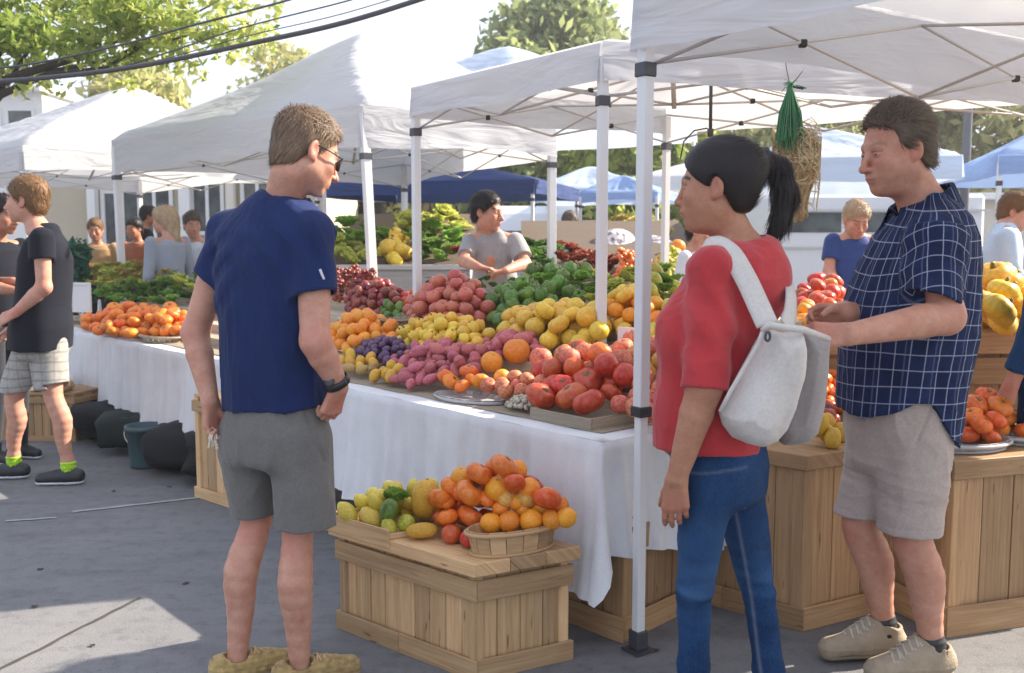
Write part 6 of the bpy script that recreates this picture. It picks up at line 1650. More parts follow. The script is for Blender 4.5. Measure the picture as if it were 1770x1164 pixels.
    def jat(X):
        K0,K1=legs[0][1],legs[1][1]
        fade=np.clip(.35+.5*sines(X,(26,26,95),43,5),0,1)*np.exp(-((X[:,2]-K0[2])/.09)**2)+.5*np.exp(-(((X-(legs[0][0]*.5+K0*.5))**2).sum(1))/.01)
        seam=np.zeros(len(X))
        for H,K,An in legs:
            t=np.clip((H[2]-X[:,2])/(H[2]-K[2]),0,2); cx=np.where(t<1,H[0]+(K[0]-H[0])*t,K[0]+(An[0]-K[0])*(t-1)); cy=np.where(t<1,H[1]+(K[1]-H[1])*t,K[1]+(An[1]-K[1])*(t-1))
            a=(X[:,0]-cx)*1.0+.012+ (0.018 if H is legs[1][0] else -.1); near=(X[:,1]<cy)&(np.abs(X[:,0]-cx)<.10)&(X[:,2]<H[2]-.02)
            if H is legs[1][0]: seam=np.maximum(seam,np.exp(-(a/.004)**2)*near)
        # yoke and pocket stitching
        yk=X[:,2]-(wp(0,792,Y)[2]+.10*(X[:,0]-wp(1240,0,Y)[0])); seam=np.maximum(seam,.6*np.exp(-(yk/.0035)**2)*(X[:,1]<2.75)*(X[:,0]<wp(1290,0,Y)[0]))
        return {'fade':fade,'seam':seam}
    cloth('jeans',jeans,A_(wp(1120,0,2.6)[0],2.44,.07),A_(wp(1400,0,2.85)[0],3.06,wz+.01),.005,'denim',root,org,jat)
    for H,K,An in legs:
        t=nrm((-.92,.2,0)); F=Field(); b=A_(An[0],An[1],0); F.chain([b-t*.04+A_(0,0,.045),b+t*.06+A_(0,0,.04),b+t*.15+A_(0,0,.032)],[.043,.042,.032],.02); F.cone(b+A_(0,0,.05),b+A_(0,0,.09),.044,.042)
        lo,hi=F.bounds(); cloth('shoe',lambda P,F=F:smax(F(P),.003-P[:,2],.006),lo,hi,.007,'tee_white',root,org)
    # ---- backpack: puffed polygon panels
    def poly_sdf(U,V,poly):
        n=len(poly); d=np.full(len(U),1e9); sgn=np.ones(len(U)); j=n-1
        for i in range(n):
            ex,ey=poly[j][0]-poly[i][0],poly[j][1]-poly[i][1]; wx,wy=U-poly[i][0],V-poly[i][1]; t=np.clip((wx*ex+wy*ey)/(ex*ex+ey*ey),0,1)
            bx,by=wx-ex*t,wy-ey*t; d=np.minimum(d,bx*bx+by*by)
            c1=V>=poly[i][1]; c2=V<poly[j][1]; c3=(ex*wy)>(ey*wx); fl=(c1&c2&c3)|(~c1&~c2&~c3); sgn=np.where(fl,-sgn,sgn); j=i
        return sgn*np.sqrt(d)
    broot=empty('backpack',tuple(wp(1320,780,2.6)),'white cotton drawstring backpack on the back of the woman in red','backpack'); bo=np.array(broot.location)
    def panel(name,pts,yc,th,rr,mat,seed,fold=.004,slope=0):
        P2=[(lambda q:(q[0],q[2]))(wp(px,py,yc)) for px,py in pts]
        zc=np.mean([p[1] for p in P2]); xc=np.mean([p[0] for p in P2])
        def fn(P):
            d2=poly_sdf(P[:,0],P[:,2],P2); puff=np.clip(-d2/.07,0,1)**.6
            y=P[:,1]-yc-slope*(P[:,0]-xc); dy=np.abs(y)-th*(.35+.65*puff)
            a=d2+rr; b=dy+rr*.6; d=np.minimum(np.maximum(a,b),0)+np.sqrt(np.maximum(a,0)**2+np.maximum(b,0)**2)-rr*.8
            return d*.8-fold*sines(P,(26,20,9),seed)-fold*.4*sines(P,(60,40,30),seed+1)
        xs=[p[0] for p in P2]; zs=[p[1] for p in P2]
        X,Fc,_=mesh_field(fn,(min(xs)-.03,yc-th-.06,min(zs)-.03),(max(xs)+.03,yc+th+.06,max(zs)+.03),.005); return add_mesh(name,X,Fc,mat,broot,bo)
    bw=mat_fabric('off_white_bag_cotton',(.62,.585,.54,1),(.53,.495,.455,1),.9,700,.06,0,.25,.2); bg=mat_fabric('grey_taupe_bag_cotton',(.33,.30,.285,1),(.28,.255,.24,1),.9,700,.06,0,.25,.2)
    panel('main_panel',[(1322,556),(1350,563),(1388,566),(1392,600),(1390,650),(1380,705),(1364,745),(1342,768),(1318,777),(1292,775),(1266,762),(1247,740),(1238,718),(1250,692),(1272,652),(1296,610),(1312,578)],2.50,.085,.045,bw,51,.008)
    panel('outer_panel',[(1378,566),(1434,584),(1432,640),(1424,700),(1412,748),(1395,762),(1350,772),(1335,740),(1360,660)],2.66,.07,.03,bg,55,.008)
    def ribbon(name,pts,w,mat,nrml,par,th=.004):
        P=[np.array(p) for p in pts]; out=[]
        for i in range(len(P)-1):
            a=P[max(i-1,0)];b=P[i];c=P[i+1];d=P[min(i+2,len(P)-1)]
            for k in range(6): t=k/6; out.append(.5*((2*b)+(c-a)*t+(2*a-5*b+4*c-d)*t*t+(3*b-a-3*c+d)*t**3))
        out.append(P[-1]); mb=MB()
        for i,p in enumerate(out):
            t=nrm(out[min(i+1,len(out)-1)]-out[max(i-1,0)]); q=nrm(np.cross(t,nrm(nrml(i/(len(out)-1))))); 
            for k in (-1,-.5,0,.5,1): mb.v.append(tuple(p+q*w*.5*k+nrm(nrml(i/(len(out)-1)))*.004*(1-k*k)-bo))
        for i in range(len(out)-1):
            for j in range(4): mb.face((5*i+j,5*i+j+1,5*i+j+6,5*i+j+5),None,.5,True)
        me=mb.mesh(name); me.materials.append(mat); o=bpy.data.objects.new(name,me); COL.objects.link(o); o.parent=par; so_=o.modifiers.new('s','SOLIDIFY'); so_.thickness=th; so_.offset=0; return o
    ribbon('strap',[wp(1206,500,2.60),wp(1212,452,2.575),wp(1236,426,2.62),wp(1262,438,2.575),wp(1288,480,2.53),wp(1308,522,2.50),wp(1326,562,2.475)],.056,bw,lambda t:(A_(-.55,-.6,.5) if t<.3 else A_(-.05,-.95,.3)),broot)
    ribbon('strap',[wp(1330,445,2.90),wp(1352,462,2.80),wp(1366,500,2.68),wp(1366,540,2.58),wp(1358,566,2.53)],.05,bw,lambda t:A_(.55,-.8,.25),broot)
    # rolled rim of the opening with an eyelet
    mb=MB(); mb.tube([Vector(wp(px,py,y)-bo) for px,py,y in ((1318,572,2.43),(1330,562,2.42),(1352,566,2.42),(1388,570,2.43),(1432,586,2.55))],[.008,.010,.009,.009,.008],8); me=mb.mesh('rim'); me.materials.append(bw); o=bpy.data.objects.new('rim',me); COL.objects.link(o); o.parent=broot
    mb=MB(); mb.tube([Vector(wp(px,py,y)-bo) for px,py,y in ((1318,574,2.425),(1312,592,2.425),(1290,630,2.425),(1262,678,2.43),(1245,712,2.44))],.0055,8); me=mb.mesh('edge_seam'); me.materials.append(bw); o=bpy.data.objects.new('edge_seam',me); COL.objects.link(o); o.parent=broot
    mb=MB(); e=wp(1327,582,2.405)-bo; mb.tube([Vector(e)+Vector((.006*math.cos(a),0,.011*math.sin(a))) for a in [6.283*i/12 for i in range(13)]],.0035,6,cap=False); me=mb.mesh('eyelet'); me.materials.append(M['dark']); o=bpy.data.objects.new('eyelet',me); COL.objects.link(o); o.parent=broot
woman_red()

# ================================================================== PERSON 3: man in plaid shirt
def man_plaid():
    Y=3.08; org=wp(1570,1170,Y); org[2]=0; root=person_root(org,'man in a navy and white plaid shirt and beige shorts, opening the white backpack')
    f=nrm((-.97,-.16,0)); s=nrm(np.cross(f,(0,0,1))); lf=-s
    ho=wp(1549,258,3.06); Fr=head_frame(ho,(-.95,-.24,-.20)); sc=1.06
    N0=wp(1600,345,3.09); SLp=wp(1616,412,2.92); SRp=wp(1580,400,3.28)
    EL=wp(1636,548,2.85); WL=wp(1470,578,2.66); ER=wp(1545,560,3.24); WR=wp(1462,540,3.02)
    B=Field()
    B.add(lambda P:head_sdf(((P-ho)@Fr.T)/sc,False,.35)*sc,ho-Fr[2]*.01,.16*sc,.01)
    B.chain([N0-A_(0,0,.03),ho+(A_(0,-.025,-.085)*sc)@Fr],[.070,.064],.035)
    B.cone(SLp,N0-A_(0,0,.04),.05,.055,.04); B.cone(SRp,N0-A_(0,0,.04),.05,.055,.04)
    B.chain([wp(1595,450,Y),wp(1575,560,Y),wp(1560,700,Y)],[.12,.13,.11],.03)
    B.chain([SLp,SLp*.5+EL*.5,EL],[.046,.050,.050]); B.chain([EL,EL*.72+WL*.28,WL],[.050,.049,.031],.022)
    B.chain([SRp,ER],[.06,.05]); B.chain([ER,WR],[.05,.034],.02)
    legs=[(wp(1578,740,3.0),wp(1578,925,2.98),wp(1613,1128,3.02)),(wp(1535,740,3.14),wp(1490,905,3.12),wp(1530,1092,3.18))]
    for H,K,An in legs:
        c=K*.66+An*.34+A_(.018,0,0); m=K*.33+An*.67+A_(.006,0,0)
        B.chain([H,H*.45+K*.55,K,c,m,An],[.070,.062,.053,.056,.043,.031],.02); B.ell(K+f*.030+A_(0,0,.0),(.032,.036,.042),.03)
        B.cone(K-A_(0,0,.05)+f*.026,m+f*.010,.022,.018,.03)
        a=A_(An[0],An[1],.055); B.chain([An,a-f*.02,a+f*.15],[.036,.036,.026],.02)
    add_hand(B,WL,nrm(A_(-1,.02,-.05)),nrm(A_(0,.75,-.6)),nrm(A_(-.1,.45,.85)),(52,58,62,66),1.0,.35,.0,.5)
    add_hand(B,WR,nrm(A_(-1,-.1,-.08)),nrm(A_(0,-.75,-.6)),nrm(A_(-.1,-.45,.85)),(45,50,55,60),1.0,.4,.0,.4)
    body=build_body(root,org,B,.0042,'skin1',ho,Fr,sc,.10,[EL,WL+A_(-.09,0,0),WR+A_(-.09,0,0)]+[l[1]+f*.05 for l in legs],.32,.5)
    add_eyes(root,org,ho,Fr,sc,(0,1,-.25))
    line=[(-.12,-.05),(-.07,-.045),(-.045,-.030),(-.02,-.012),(.0,.016),(.018,.034),(.04,.036),(.058,.042),(.072,.060),(.086,.086),(.14,.13)]
    hb=hair_base(Fr,ho,sc,line,-.062,.003,(1.03,1.03,1.09),.0040,8)
    def flow(p):
        Q=((p-ho)@Fr.T)/sc; d=np.zeros_like(Q); top=np.clip((Q[:,2]-.045)/.05,0,1)[:,None]; d+=(1-top)*np.array([0,-1.0,-.75])+top*np.array([.25,-.9,.15]); return d@Fr
    make_hair('hair',hb,ho-.18,ho+.18,.004,'hair_dark',body,org,[dict(count=7000,flow=flow,length=.040,width=.0011,seed=14,lift=.14,curl=.12),
        dict(count=1100,flow=flow,length=.036,width=.0011,seed=15,lift=.6,curl=.4,filt=lambda X:(((X-ho)@Fr.T)[:,2]>.075)&(((X-ho)@Fr.T)[:,1]>-.02))])
    # plaid shirt
    px=(745,700,640,580,520,460,410,375,345); zt=[wp(1570,p,Y)[2] for p in px]; cen=[wp(c,500,Y)[:2] for c in (1558,1560,1564,1568,1574,1584,1594,1600,1600)]
    bb=[.174,.184,.192,.200,.190,.168,.138,.105,.075]; aa=[.19,.195,.20,.205,.205,.20,.185,.15,.085]
    SLe=SLp+(EL-SLp)*.80; SLe=wp(1614,520,2.87); SRe=wp(1560,500,3.25); hc=wp(1575,0,Y)[0]
    def shirt(P):
        fl=.008*folds(P,(16,16,6),61)*np.clip((wp(0,520,Y)[2]-P[:,2])/.2+.3,.25,1)+.0035*folds(P,(44,44,22),62)
        e=P-wp(1560,470,2.85); fl=fl+.006*np.sin((e@nrm((.5,0,-.85)))*90+2*np.sin(e@A_(9,2,7)))*np.exp(-(e**2).sum(1)/.02)
        d=loft(P,zt,cen,aa,bb,s,f,2.2); d=smax(d,P[:,2]-N0[2]-.02,.03)
        d=smin(d,d_cone(P,SLp*.5+N0*.5-A_(0,0,.02),SLp,.068,.072),.05); d=smin(d,d_cone(P,SRp*.5+N0*.5-A_(0,0,.02),SRp,.068,.072),.05)
        n1=nrm(SLe-SLp+A_(-.01,0,0)); sl=d_cone(P,SLp,SLe+n1*.05,.072,.084); sl=smax(sl,cutplane(P,SLe,nrm(n1+A_(-.30,0,-.1))),.004); sl=smax(sl,-d_cone(P,SLe-n1*.015,SLe+n1*.10,.066,.078),.003)
        sl=sl-.006*folds(P,(26,26,12),66)*damp(P,[SLe],.13)
        n2=nrm(ER-SRp); sr=smax(d_cone(P,SRp,SRe+n2*.05,.08,.09),cutplane(P,SRe,n2),.004)
        # curved shirt tail: high at the side, low front and back
        zl=wp(0,712,Y)[2]+.055*np.exp(-((P[:,0]-wp(1580,0,Y)[0])/.07)**2)*1.0-.10*np.clip((P[:,0]-wp(1600,0,Y)[0])/.13,0,1)-.0*P[:,0]
        d=smax(d,zl-P[:,2],.003)
        d=smin(d,sl,.030); d=smin(d,sr,.025)
        nk=d_cone(P,N0+f*.02-A_(0,0,.01),ho+(A_(0,.0,-.09)*sc)@Fr,.078,.088); d=smax(d,-nk,.006)
        return d-fl*damp(P,[SLe,SRe],.13)
    def pat(X):
        # torso coordinates: arc length round the trunk, height; sleeve coordinates run along the arm
        cx=np.interp(X[:,2],zt,[c[0] for c in cen]); cy=np.interp(X[:,2],zt,[c[1] for c in cen]); dx=X[:,0]-cx; dy=X[:,1]-cy
        an=np.arctan2(dx*f[0]+dy*f[1],dx*lf[0]+dy*lf[1]); pu=an*.20; pv=X[:,2]+.012*sines(X,(7,7,7),71)+.006*sines(X,(16,16,16),72)
        pu=pu+.006*sines(X,(9,9,9),73)+.12*(dx*f[0]+dy*f[1])*0
        n1=nrm(SLe-SLp); dS=d_cone(X,SLp,SLe,.08,.094); q=X-SLp; ax=q@n1; e1=nrm(np.cross(n1,lf)); e2=np.cross(n1,e1); sa=np.arctan2(q@e1,-(q@e2))
        dT=loft(X,zt,cen,aa,bb,s,f,2.2); isS=(dS<dT+.004)&(ax>-.03)
        pu=np.where(isS,sa*.085+.018+.004*sines(X,(14,14,14),75),pu); pv=np.where(isS,ax+.02*np.cos(sa)+.008*sines(X,(12,12,12),76),pv)
        return {'pu':pu,'pv':pv}
    lo=A_(wp(1430,0,3.1)[0]-.02,2.72,wp(0,760,3.1)[2]); hi=A_(wp(1720,0,2.9)[0]+.03,3.42,wp(0,315,3.0)[2])
    cloth('plaid_shirt',shirt,lo,hi,.0046,'plaid',root,org,pat)
    # collar
    mb=MB(); n=44; cN=N0+A_(-.012,0,.016); 
    for j,(rr,zz) in enumerate(((.078,.030),(.089,.036),(.108,-.006),(.120,-.032))):
        for i in range(n+1):
            a=-2.75+5.5*i/n; dirv=-f*math.cos(a)*1.05+s*math.sin(a)*.92; fr=(1-math.cos(a))/2
            p=cN+dirv*rr*(1+.06*fr)+A_(0,0,zz-.085*fr+.012*(abs(a)>2.3)*(-1 if j>1 else 0)); mb.v.append(tuple(p-org))
    for j in range(3):
        for i in range(n): a=j*(n+1)+i; mb.face((a,a+1,a+n+2,a+n+1),None,.5,True)
    me=mb.mesh('collar'); at1=me.attributes.new('pu','FLOAT','POINT'); at2=me.attributes.new('pv','FLOAT','POINT')
    at1.data.foreach_set('value',[(-2.75+5.5*(k%(n+1))/n)*.09 for k in range(len(mb.v))]); at2.data.foreach_set('value',[.004+.012*(k//(n+1)) for k in range(len(mb.v))])
    me.materials.append(M['plaid']); o=bpy.data.objects.new('collar',me); COL.objects.link(o); o.parent=root; sol=o.modifiers.new('s','SOLIDIFY'); sol.thickness=.004; sol.offset=0
    # shorts
    wz=wp(1560,680,Y)[2]; kA=wp(1570,925,2.98); kB=wp(1484,895,3.12); zA=wp(0,919,2.98)[2]; zB=wp(0,889,3.12)[2]
    def shorts(P):
        fl=.006*folds(P,(18,18,9),81)+.0045*folds(P,(16,16,60),83)*np.exp(-((P[:,2]-wp(0,830,Y)[2])/.12)**2)+.002*folds(P,(60,60,30),82)
        d=loft(P,[wp(0,py,Y)[2] for py in (860,790,740,690)],[wp(c,700,Y)[:2] for c in (1556,1556,1555,1555)],[.150,.165,.17,.17],[.13,.150,.158,.158],s,f,2.2)
        d=smax(d,wp(0,810,Y)[2]-P[:,2],.04); d=smax(d,P[:,2]-wz,.004)
        l=d_cone(P,wp(1578,770,3.0),kA,.105,.098); l=smax(l,zA-P[:,2],.004); r=d_cone(P,wp(1530,770,3.14),kB,.105,.082); r=smax(r,zB-P[:,2],.004)
        l=smax(l,-smax(d_cone(P,kA,kA+A_(0,0,-.2),.082,.09),P[:,2]-zA-.03,.002),.003); r=smax(r,-smax(d_cone(P,kB,kB+A_(0,0,-.2),.068,.075),P[:,2]-zB-.03,.002),.003)
        d=smin(d,smin(l,r,.012),.03)
        fl=fl*damp(P,[kA,kB],.12); hemz=np.where(P[:,1]<3.06,zA,zB); d=d+.0015*np.exp(-((P[:,2]-hemz-.028)/.0028)**2)
        pk=P-wp(1600,735,2.9); d=d+.005*np.exp(-((pk@nrm((.85,0,-.45)))/.005)**2)*(np.abs(pk[:,2])<.06)*(P[:,1]<3.0)
        return d-fl
    cloth('shorts',shorts,A_(wp(1430,0,3.12)[0],2.82,wp(0,935,2.95)[2]),A_(wp(1660,0,2.95)[0],3.34,wz+.01),.005,'short_beige',root,org)
    # boots, socks, laces
    bm=mat_plain('tan_suede_boot',(.34,.27,.19),.85,0,.25,30,.5); smt=mat_plain('boot_rubber_sole',(.22,.18,.13),.8,0,.2,30); lc=mat_plain('pale_boot_lace',(.45,.42,.36),.8)
    for H,K,An in legs:
        b=A_(An[0],An[1],0); F=Field(); F.chain([b-f*.032+A_(0,0,.058),b+f*.09+A_(0,0,.056),b+f*.195+A_(0,0,.046)],[.045,.047,.038],.03); F.cone(b-f*.005+A_(0,0,.07),b-f*.002+A_(0,0,.15),.049,.052,.02); F.cone(b+f*.02+A_(0,0,.13),b+f*.10+A_(0,0,.080),.036,.033,.025)
        t=nrm(An-K)
        def bf(P,F=F,b=b,An=An):
            d=smax(F(P),.020-P[:,2],.004); d=smax(d,P[:,2]-.112-.45*np.clip((P-b)@f+.02,0,.10),.006); d=smax(d,-d_cone(P,b+A_(0,0,.085),b+A_(0,0,.2),.0445,.0455),.003)
            return d-.0018*sines(P,(60,60,60),91)-.002*np.exp(-((P[:,2]-.05)/.003)**2)
        lo,hi=F.bounds(); bt=cloth('boot',bf,lo,hi,.005,bm,root,org)
        so=lambda P,F=F:smax(smax(F(P)-.006,P[:,2]-.026,.003),.002-P[:,2],.003)+.002*(np.sin((P@f)*260)>0)*(P[:,2]<.012)
        cloth('sole',so,lo,hi,.006,smt,bt,np.zeros(3)) if False else None
        X,Fc,_=mesh_field(so,lo-.01,hi+.01,.006); add_mesh('sole',X,Fc,smt,bt,org)
        mb=MB()
        for k in range(5):
            c=b+f*(.060+.020*k)+A_(0,0,.137-.0120*k); 
            mb.tube([Vector(c+s*.032-A_(0,0,.014)-org),Vector(c+f*.006+A_(0,0,.0065)-org),Vector(c+f*.012-s*.032-A_(0,0,.014)-org)],.0042,6)
            mb.tube([Vector(c-s*.032-A_(0,0,.014)-org),Vector(c+f*.006+A_(0,0,.0065)-org),Vector(c+f*.012+s*.032-A_(0,0,.014)-org)],.0042,6)
        c=b+f*.06+A_(0,0,.135)-org
        for sg in (): mb.tube([Vector(c),Vector(c+f*.03+s*.03*sg+A_(0,0,.012)),Vector(c+f*.045+s*.05*sg-A_(0,0,.02)),Vector(c+f*.03+s*.058*sg-A_(0,0,.045))],.0022,6)
        me=mb.mesh('laces'); me.materials.append(lc); o=bpy.data.objects.new('laces',me); COL.objects.link(o); o.parent=bt
        sk=lambda P,An=An,K=K,b=b:smax(d_cone(P,b+A_(0,0,.06),An*.9+K*.1,.043,.044),P[:,2]-.190,.004)-.001*np.sin(P[:,2]*300)
        cloth('sock',sk,A_(b[0]-.07,b[1]-.07,.05),A_(b[0]+.08,b[1]+.08,An[2]+.06),.005,'black',root,org)
man_plaid()
# ================================================================== OTHER PEOPLE
M['coat_white']=M['tee_white']; M['dkgreen']=mat_fabric('dark_green_coat_cloth',(.012,.035,.032,1),(.01,.028,.025,1)); M['rust']=mat_fabric('rust_cloth',(.30,.10,.05,1),(.24,.08,.04,1)); M['bluegrey']=mat_fabric('blue_grey_knit',(.30,.33,.40,1),(.26,.29,.35,1)); M['trouser']=mat_fabric('dark_trouser_cloth',(.02,.022,.03,1)); M['tan']=mat_fabric('tan_cloth',(.40,.24,.12,1))
def figure(label,base,H,face,shirt,hairm,skin='skin1',bottom='trouser',J=None,h=.010,style='short',headdir=None,girth=1.0,sleeve=.5,shorts=False,fem=False,shoes='black',lean=(0,0),hs=1.0,long_hem=0,group=None,socks=None):
    J=J or {}; x,y=base; f=nrm((face[0],face[1],0)); s=nrm(np.cross(f,(0,0,1))); org=A_(x,y,0)
    root=person_root(org,label,group); L=A_(lean[0],lean[1],0)
    P_=lambda a,b,z,l=0: A_(x,y,0)+s*a*H+f*b*H+A_(0,0,z*H)+L*l
    sc=H/1.75*1.0*hs
    N0=J.get('N',P_(0,-.01,.835,.9)); ho=J.get('ho',P_(0,.03,.930,1.0)); SLp=J.get('SL',P_(-.108,0,.81,.85)); SRp=J.get('SR',P_(.108,0,.81,.85))
    EL=J.get('EL',P_(-.135,-.01,.63,.55)); ER=J.get('ER',P_(.135,-.01,.63,.55)); WL=J.get('WL',P_(-.14,.035,.49,.3)); WR=J.get('WR',P_(.14,.035,.49,.3))
    HL=J.get('HL',P_(-.055,0,.52,.1)); HR=J.get('HR',P_(.055,0,.52,.1)); KL=J.get('KL',P_(-.058,.01,.28)); KR=J.get('KR',P_(.058,.01,.28)); AL=J.get('AL',P_(-.06,-.01,.05)); AR=J.get('AR',P_(.06,-.01,.05))
    Fr=head_frame(ho,headdir if headdir is not None else (f[0],f[1],-.15)); k=H/1.78; g=k*girth
    B=Field(); B.add(lambda P:head_sdf(((P-ho)@Fr.T)/sc,fem)*sc,ho,.16*sc,.01)
    B.chain([N0-A_(0,0,.03),ho+(A_(0,-.022,-.08)*sc)@Fr],[.058*k,.052*k],.03); B.cone(SLp,N0-A_(0,0,.03),.042*k,.045*k,.04); B.cone(SRp,N0-A_(0,0,.03),.042*k,.045*k,.04)
    C=(SLp+SRp)/2-A_(0,0,.12*k); Pv=(HL+HR)/2+A_(0,0,.04*k); B.chain([C,Pv],[.078*g,.078*g],.03)
    for S_,E_,W_ in ((SLp,EL,WL),(SRp,ER,WR)): B.chain([S_,E_],[.046*k,.039*k]); B.chain([E_,E_*.68+W_*.32,W_],[.041*k,.041*k,.026*k],.02)
    for H_,K_,A2 in ((HL,KL,AL),(HR,KR,AR)):
        c=K_*.66+A2*.34-f*.018*k; B.chain([H_,H_*.4+K_*.6,K_,c,K_*.35+A2*.65,A2],[.075*g,.062*k,.050*k,.053*k,.041*k,.030*k],.02); B.chain([A2,A_(A2[0],A2[1],.035)-f*.02,A_(A2[0],A2[1],.03)+f*.13],[.033,.033,.022],.03)
    for W_,E_,dk,sg in ((WL,EL,'dL',-1),(WR,ER,'dR',1)):
        d=J.get(dk,W_-E_); nn=J.get('n'+dk[1],-s*sg); bb=J.get('b'+dk[1],f)
        if abs(nrm(d)@nrm(bb))>.8: bb=A_(0,0,1)
        add_hand(B,W_,d,nn,bb,(32,38,44,48),.95*k,.45)
    body=build_body(root,org,B,h,skin,ho,Fr,sc,0,[EL,ER,WL,WR],1.0,.6)
    if h<.008: add_eyes(root,org,ho,Fr,sc,(0,1,-.2))
    line=[(-.12,-.05),(-.06,-.036),(-.03,-.02),(.0,.018),(.02,.042),(.045,.062),(.07,.086),(.14,.13)]
    hb0=hair_base(Fr,ho,sc,line if style!='long' else [(-.12,-.0),(-.06,.01),(-.02,.03),(.02,.055),(.05,.068),(.07,.088),(.14,.13)],-.075 if style=='short' else -.12,.004 if style=='short' else .010,(1.03,1.03,1.05),.003,int(abs(x)*10)+3,style=='short')
    def hb(P):
        d=hb0(P)
        if style=='long': d=smin(d,smax(d_cone(P,ho+(A_(0,-.07,.0)*sc)@Fr,ho+(A_(0,-.085,-.17)*sc)@Fr,.085*sc,.060*sc,(f,1.3)),0*P[:,0]-9,.01),.03)-.003*np.sin((P@s)*160)
        if style=='bun': d=smin(d,d_ell(P,ho+(A_(0,-.11,.06)*sc)@Fr,(.04*sc,)*3),.02)
        return d
    def flow(p):
        Q=((p-ho)@Fr.T)/sc; top=np.clip((Q[:,2]-.04)/.06,0,1)[:,None]; return ((1-top)*np.array([0,-.3,-1.0])+top*np.array([.3,.6,-.1]))@Fr
    make_hair('hair',hb,ho-A_(.17,.17,.30)*sc,ho+.17*sc,max(.005,h*.8),hairm,body,org,[dict(count=1800 if h<.008 else 700,flow=flow,length=.045 if style!='short' else .035,width=.0016 if h<.008 else .0028,seed=4,lift=.3,curl=.3)])
    # shirt
    up=nrm((SLp+SRp)/2-Pv); sh=SLp*0+s
    hem=Pv[2]-.02*k-long_hem
    zs=[hem-.03,Pv[2]+.04,Pv[2]+.16*k,C[2],SLp[2]-.02,SLp[2]+.025,N0[2]]; lc=lambda z:(Pv*(1-t)+((SLp+SRp)/2)*t if True else 0) if False else None
    cc=[]
    for z in zs:
        t=(z-Pv[2])/max(.1,((SLp+SRp)/2)[2]-Pv[2]); c=Pv*(1-t)+((SLp+SRp)/2)*t; cc.append(c[:2])
    wS=np.linalg.norm(SRp-SLp)/2
    def shf(P):
        d=loft(P,zs,cc,[.176*g,.174*g,.160*g,wS*.92,wS*.95,wS*.62,.07*k],[.135*g,.134*g,.118*g,.115*g,.10*k,.075*k,.055*k],s,f,2.2); d=smax(d,P[:,2]-N0[2]-.01,.03)
        for S_,E_,W_ in ((SLp,EL,WL),(SRp,ER,WR)):
            n=nrm(E_-S_); 
            if sleeve<=1: e=S_+(E_-S_)*sleeve; q=smax(d_cone(P,S_,e+n*.05,.060*k,.064*k),cutplane(P,e,n),.004)
            else: e=E_+(W_-E_)*(sleeve-1); n2=nrm(W_-E_); q=smin(d_cone(P,S_,E_,.058*k,.054*k),smax(d_cone(P,E_,e+n2*.04,.054*k,.044*k),cutplane(P,e,n2),.004),.015)
            d=smin(d,q,.03)
        d=smax(d,hem-P[:,2],.004); d=smax(d,-d_cone(P,N0+f*.01,ho+(A_(0,-.01,-.08)*sc)@Fr,.060*k,.066*k),.006)
        return d-.005*sines(P,(24,24,9),17)
    pts=np.array([SLp,SRp,EL,ER,WL,WR,Pv,N0]); lo=pts.min(0)-.22; hi=pts.max(0)+.18; lo[2]=hem-.02; hi[2]=N0[2]+.06
    cloth('shirt',shf,lo,hi,max(.006,h*.9),shirt,root,org)
    # trousers or shorts
    wz=Pv[2]+.05*k
    def pf(P):
        d=loft(P,[Pv[2]-.14*k,Pv[2]-.05*k,wz],[Pv[:2]]*3,[.15*g,.16*g,.15*g],[.115*g,.12*g,.11*g],s,f,2.2); d=smax(smax(d,P[:,2]-wz,.004),Pv[2]-.13*k-P[:,2],.04); L2=None
        for H_,K_,A2 in ((HL,KL,AL),(HR,KR,AR)):
            if shorts: z0=K_[2]+.05*k; e=smax(d_cone(P,H_,K_,.086*g,.078*g),z0-P[:,2],.004); e=smax(e,-smax(d_cone(P,K_,K_+A_(0,0,.09),.060*g,.062*g),P[:,2]-z0-.03,.002),.003)
            else: e=smin(d_cone(P,H_,K_,.088*g,.066*k),d_cone(P,K_,A2,.066*k,.058*k),.02); e=smax(e,.06-P[:,2],.004)
            L2=e if L2 is None else smin(L2,e,.01)
        return smin(d,L2,.03)-.005*sines(P,(22,22,10),19)
    pts=np.array([HL,HR,KL,KR,AL,AR,Pv]); lo=pts.min(0)-.16; hi=pts.max(0)+.16; lo[2]=.04; hi[2]=wz+.01
    cloth('shorts' if shorts else 'trousers',pf,lo,hi,max(.006,h*.9),bottom,root,org)
    for A2 in (AL,AR):
        b=A_(A2[0],A2[1],0); fd=J.get('toe',f); F=Field(); F.chain([b-fd*.045*k+A_(0,0,.047),b+fd*.06*k+A_(0,0,.045),b+fd*.15*k+A_(0,0,.036)],[.044,.043,.034],.02); F.cone(b+A_(0,0,.05),b+A_(0,0,.075),.043,.042)
        def sf(P,F=F,b=b): d=smax(F(P),.014-P[:,2],.004); return smax(d,-d_cone(P,b+A_(0,0,.07),b+A_(0,0,.14),.036,.040),.004)
        lo,hi=F.bounds(); so_=cloth('shoe',sf,lo,hi,max(.006,h),shoes,root,org)
        if h<.008:
            X,Fc,_=mesh_field(lambda P,F=F:smax(smax(F(P)-.005,P[:,2]-.020,.003),.002-P[:,2],.003),lo-.01,hi+.01,.007); add_mesh('sole',X,Fc,M['pole'],so_,org)
            if socks:
                sk=lambda P,b=b,A2=A2:smax(d_cone(P,b+A_(0,0,.05),A_(A2[0],A2[1],.2),.040,.045),P[:,2]-.135,.004)-.0015*np.sin(P[:,2]*260)
                cloth('sock',sk,A_(b[0]-.06,b[1]-.06,.04),A_(b[0]+.07,b[1]+.07,.20),.006,socks,root,org)
    return root
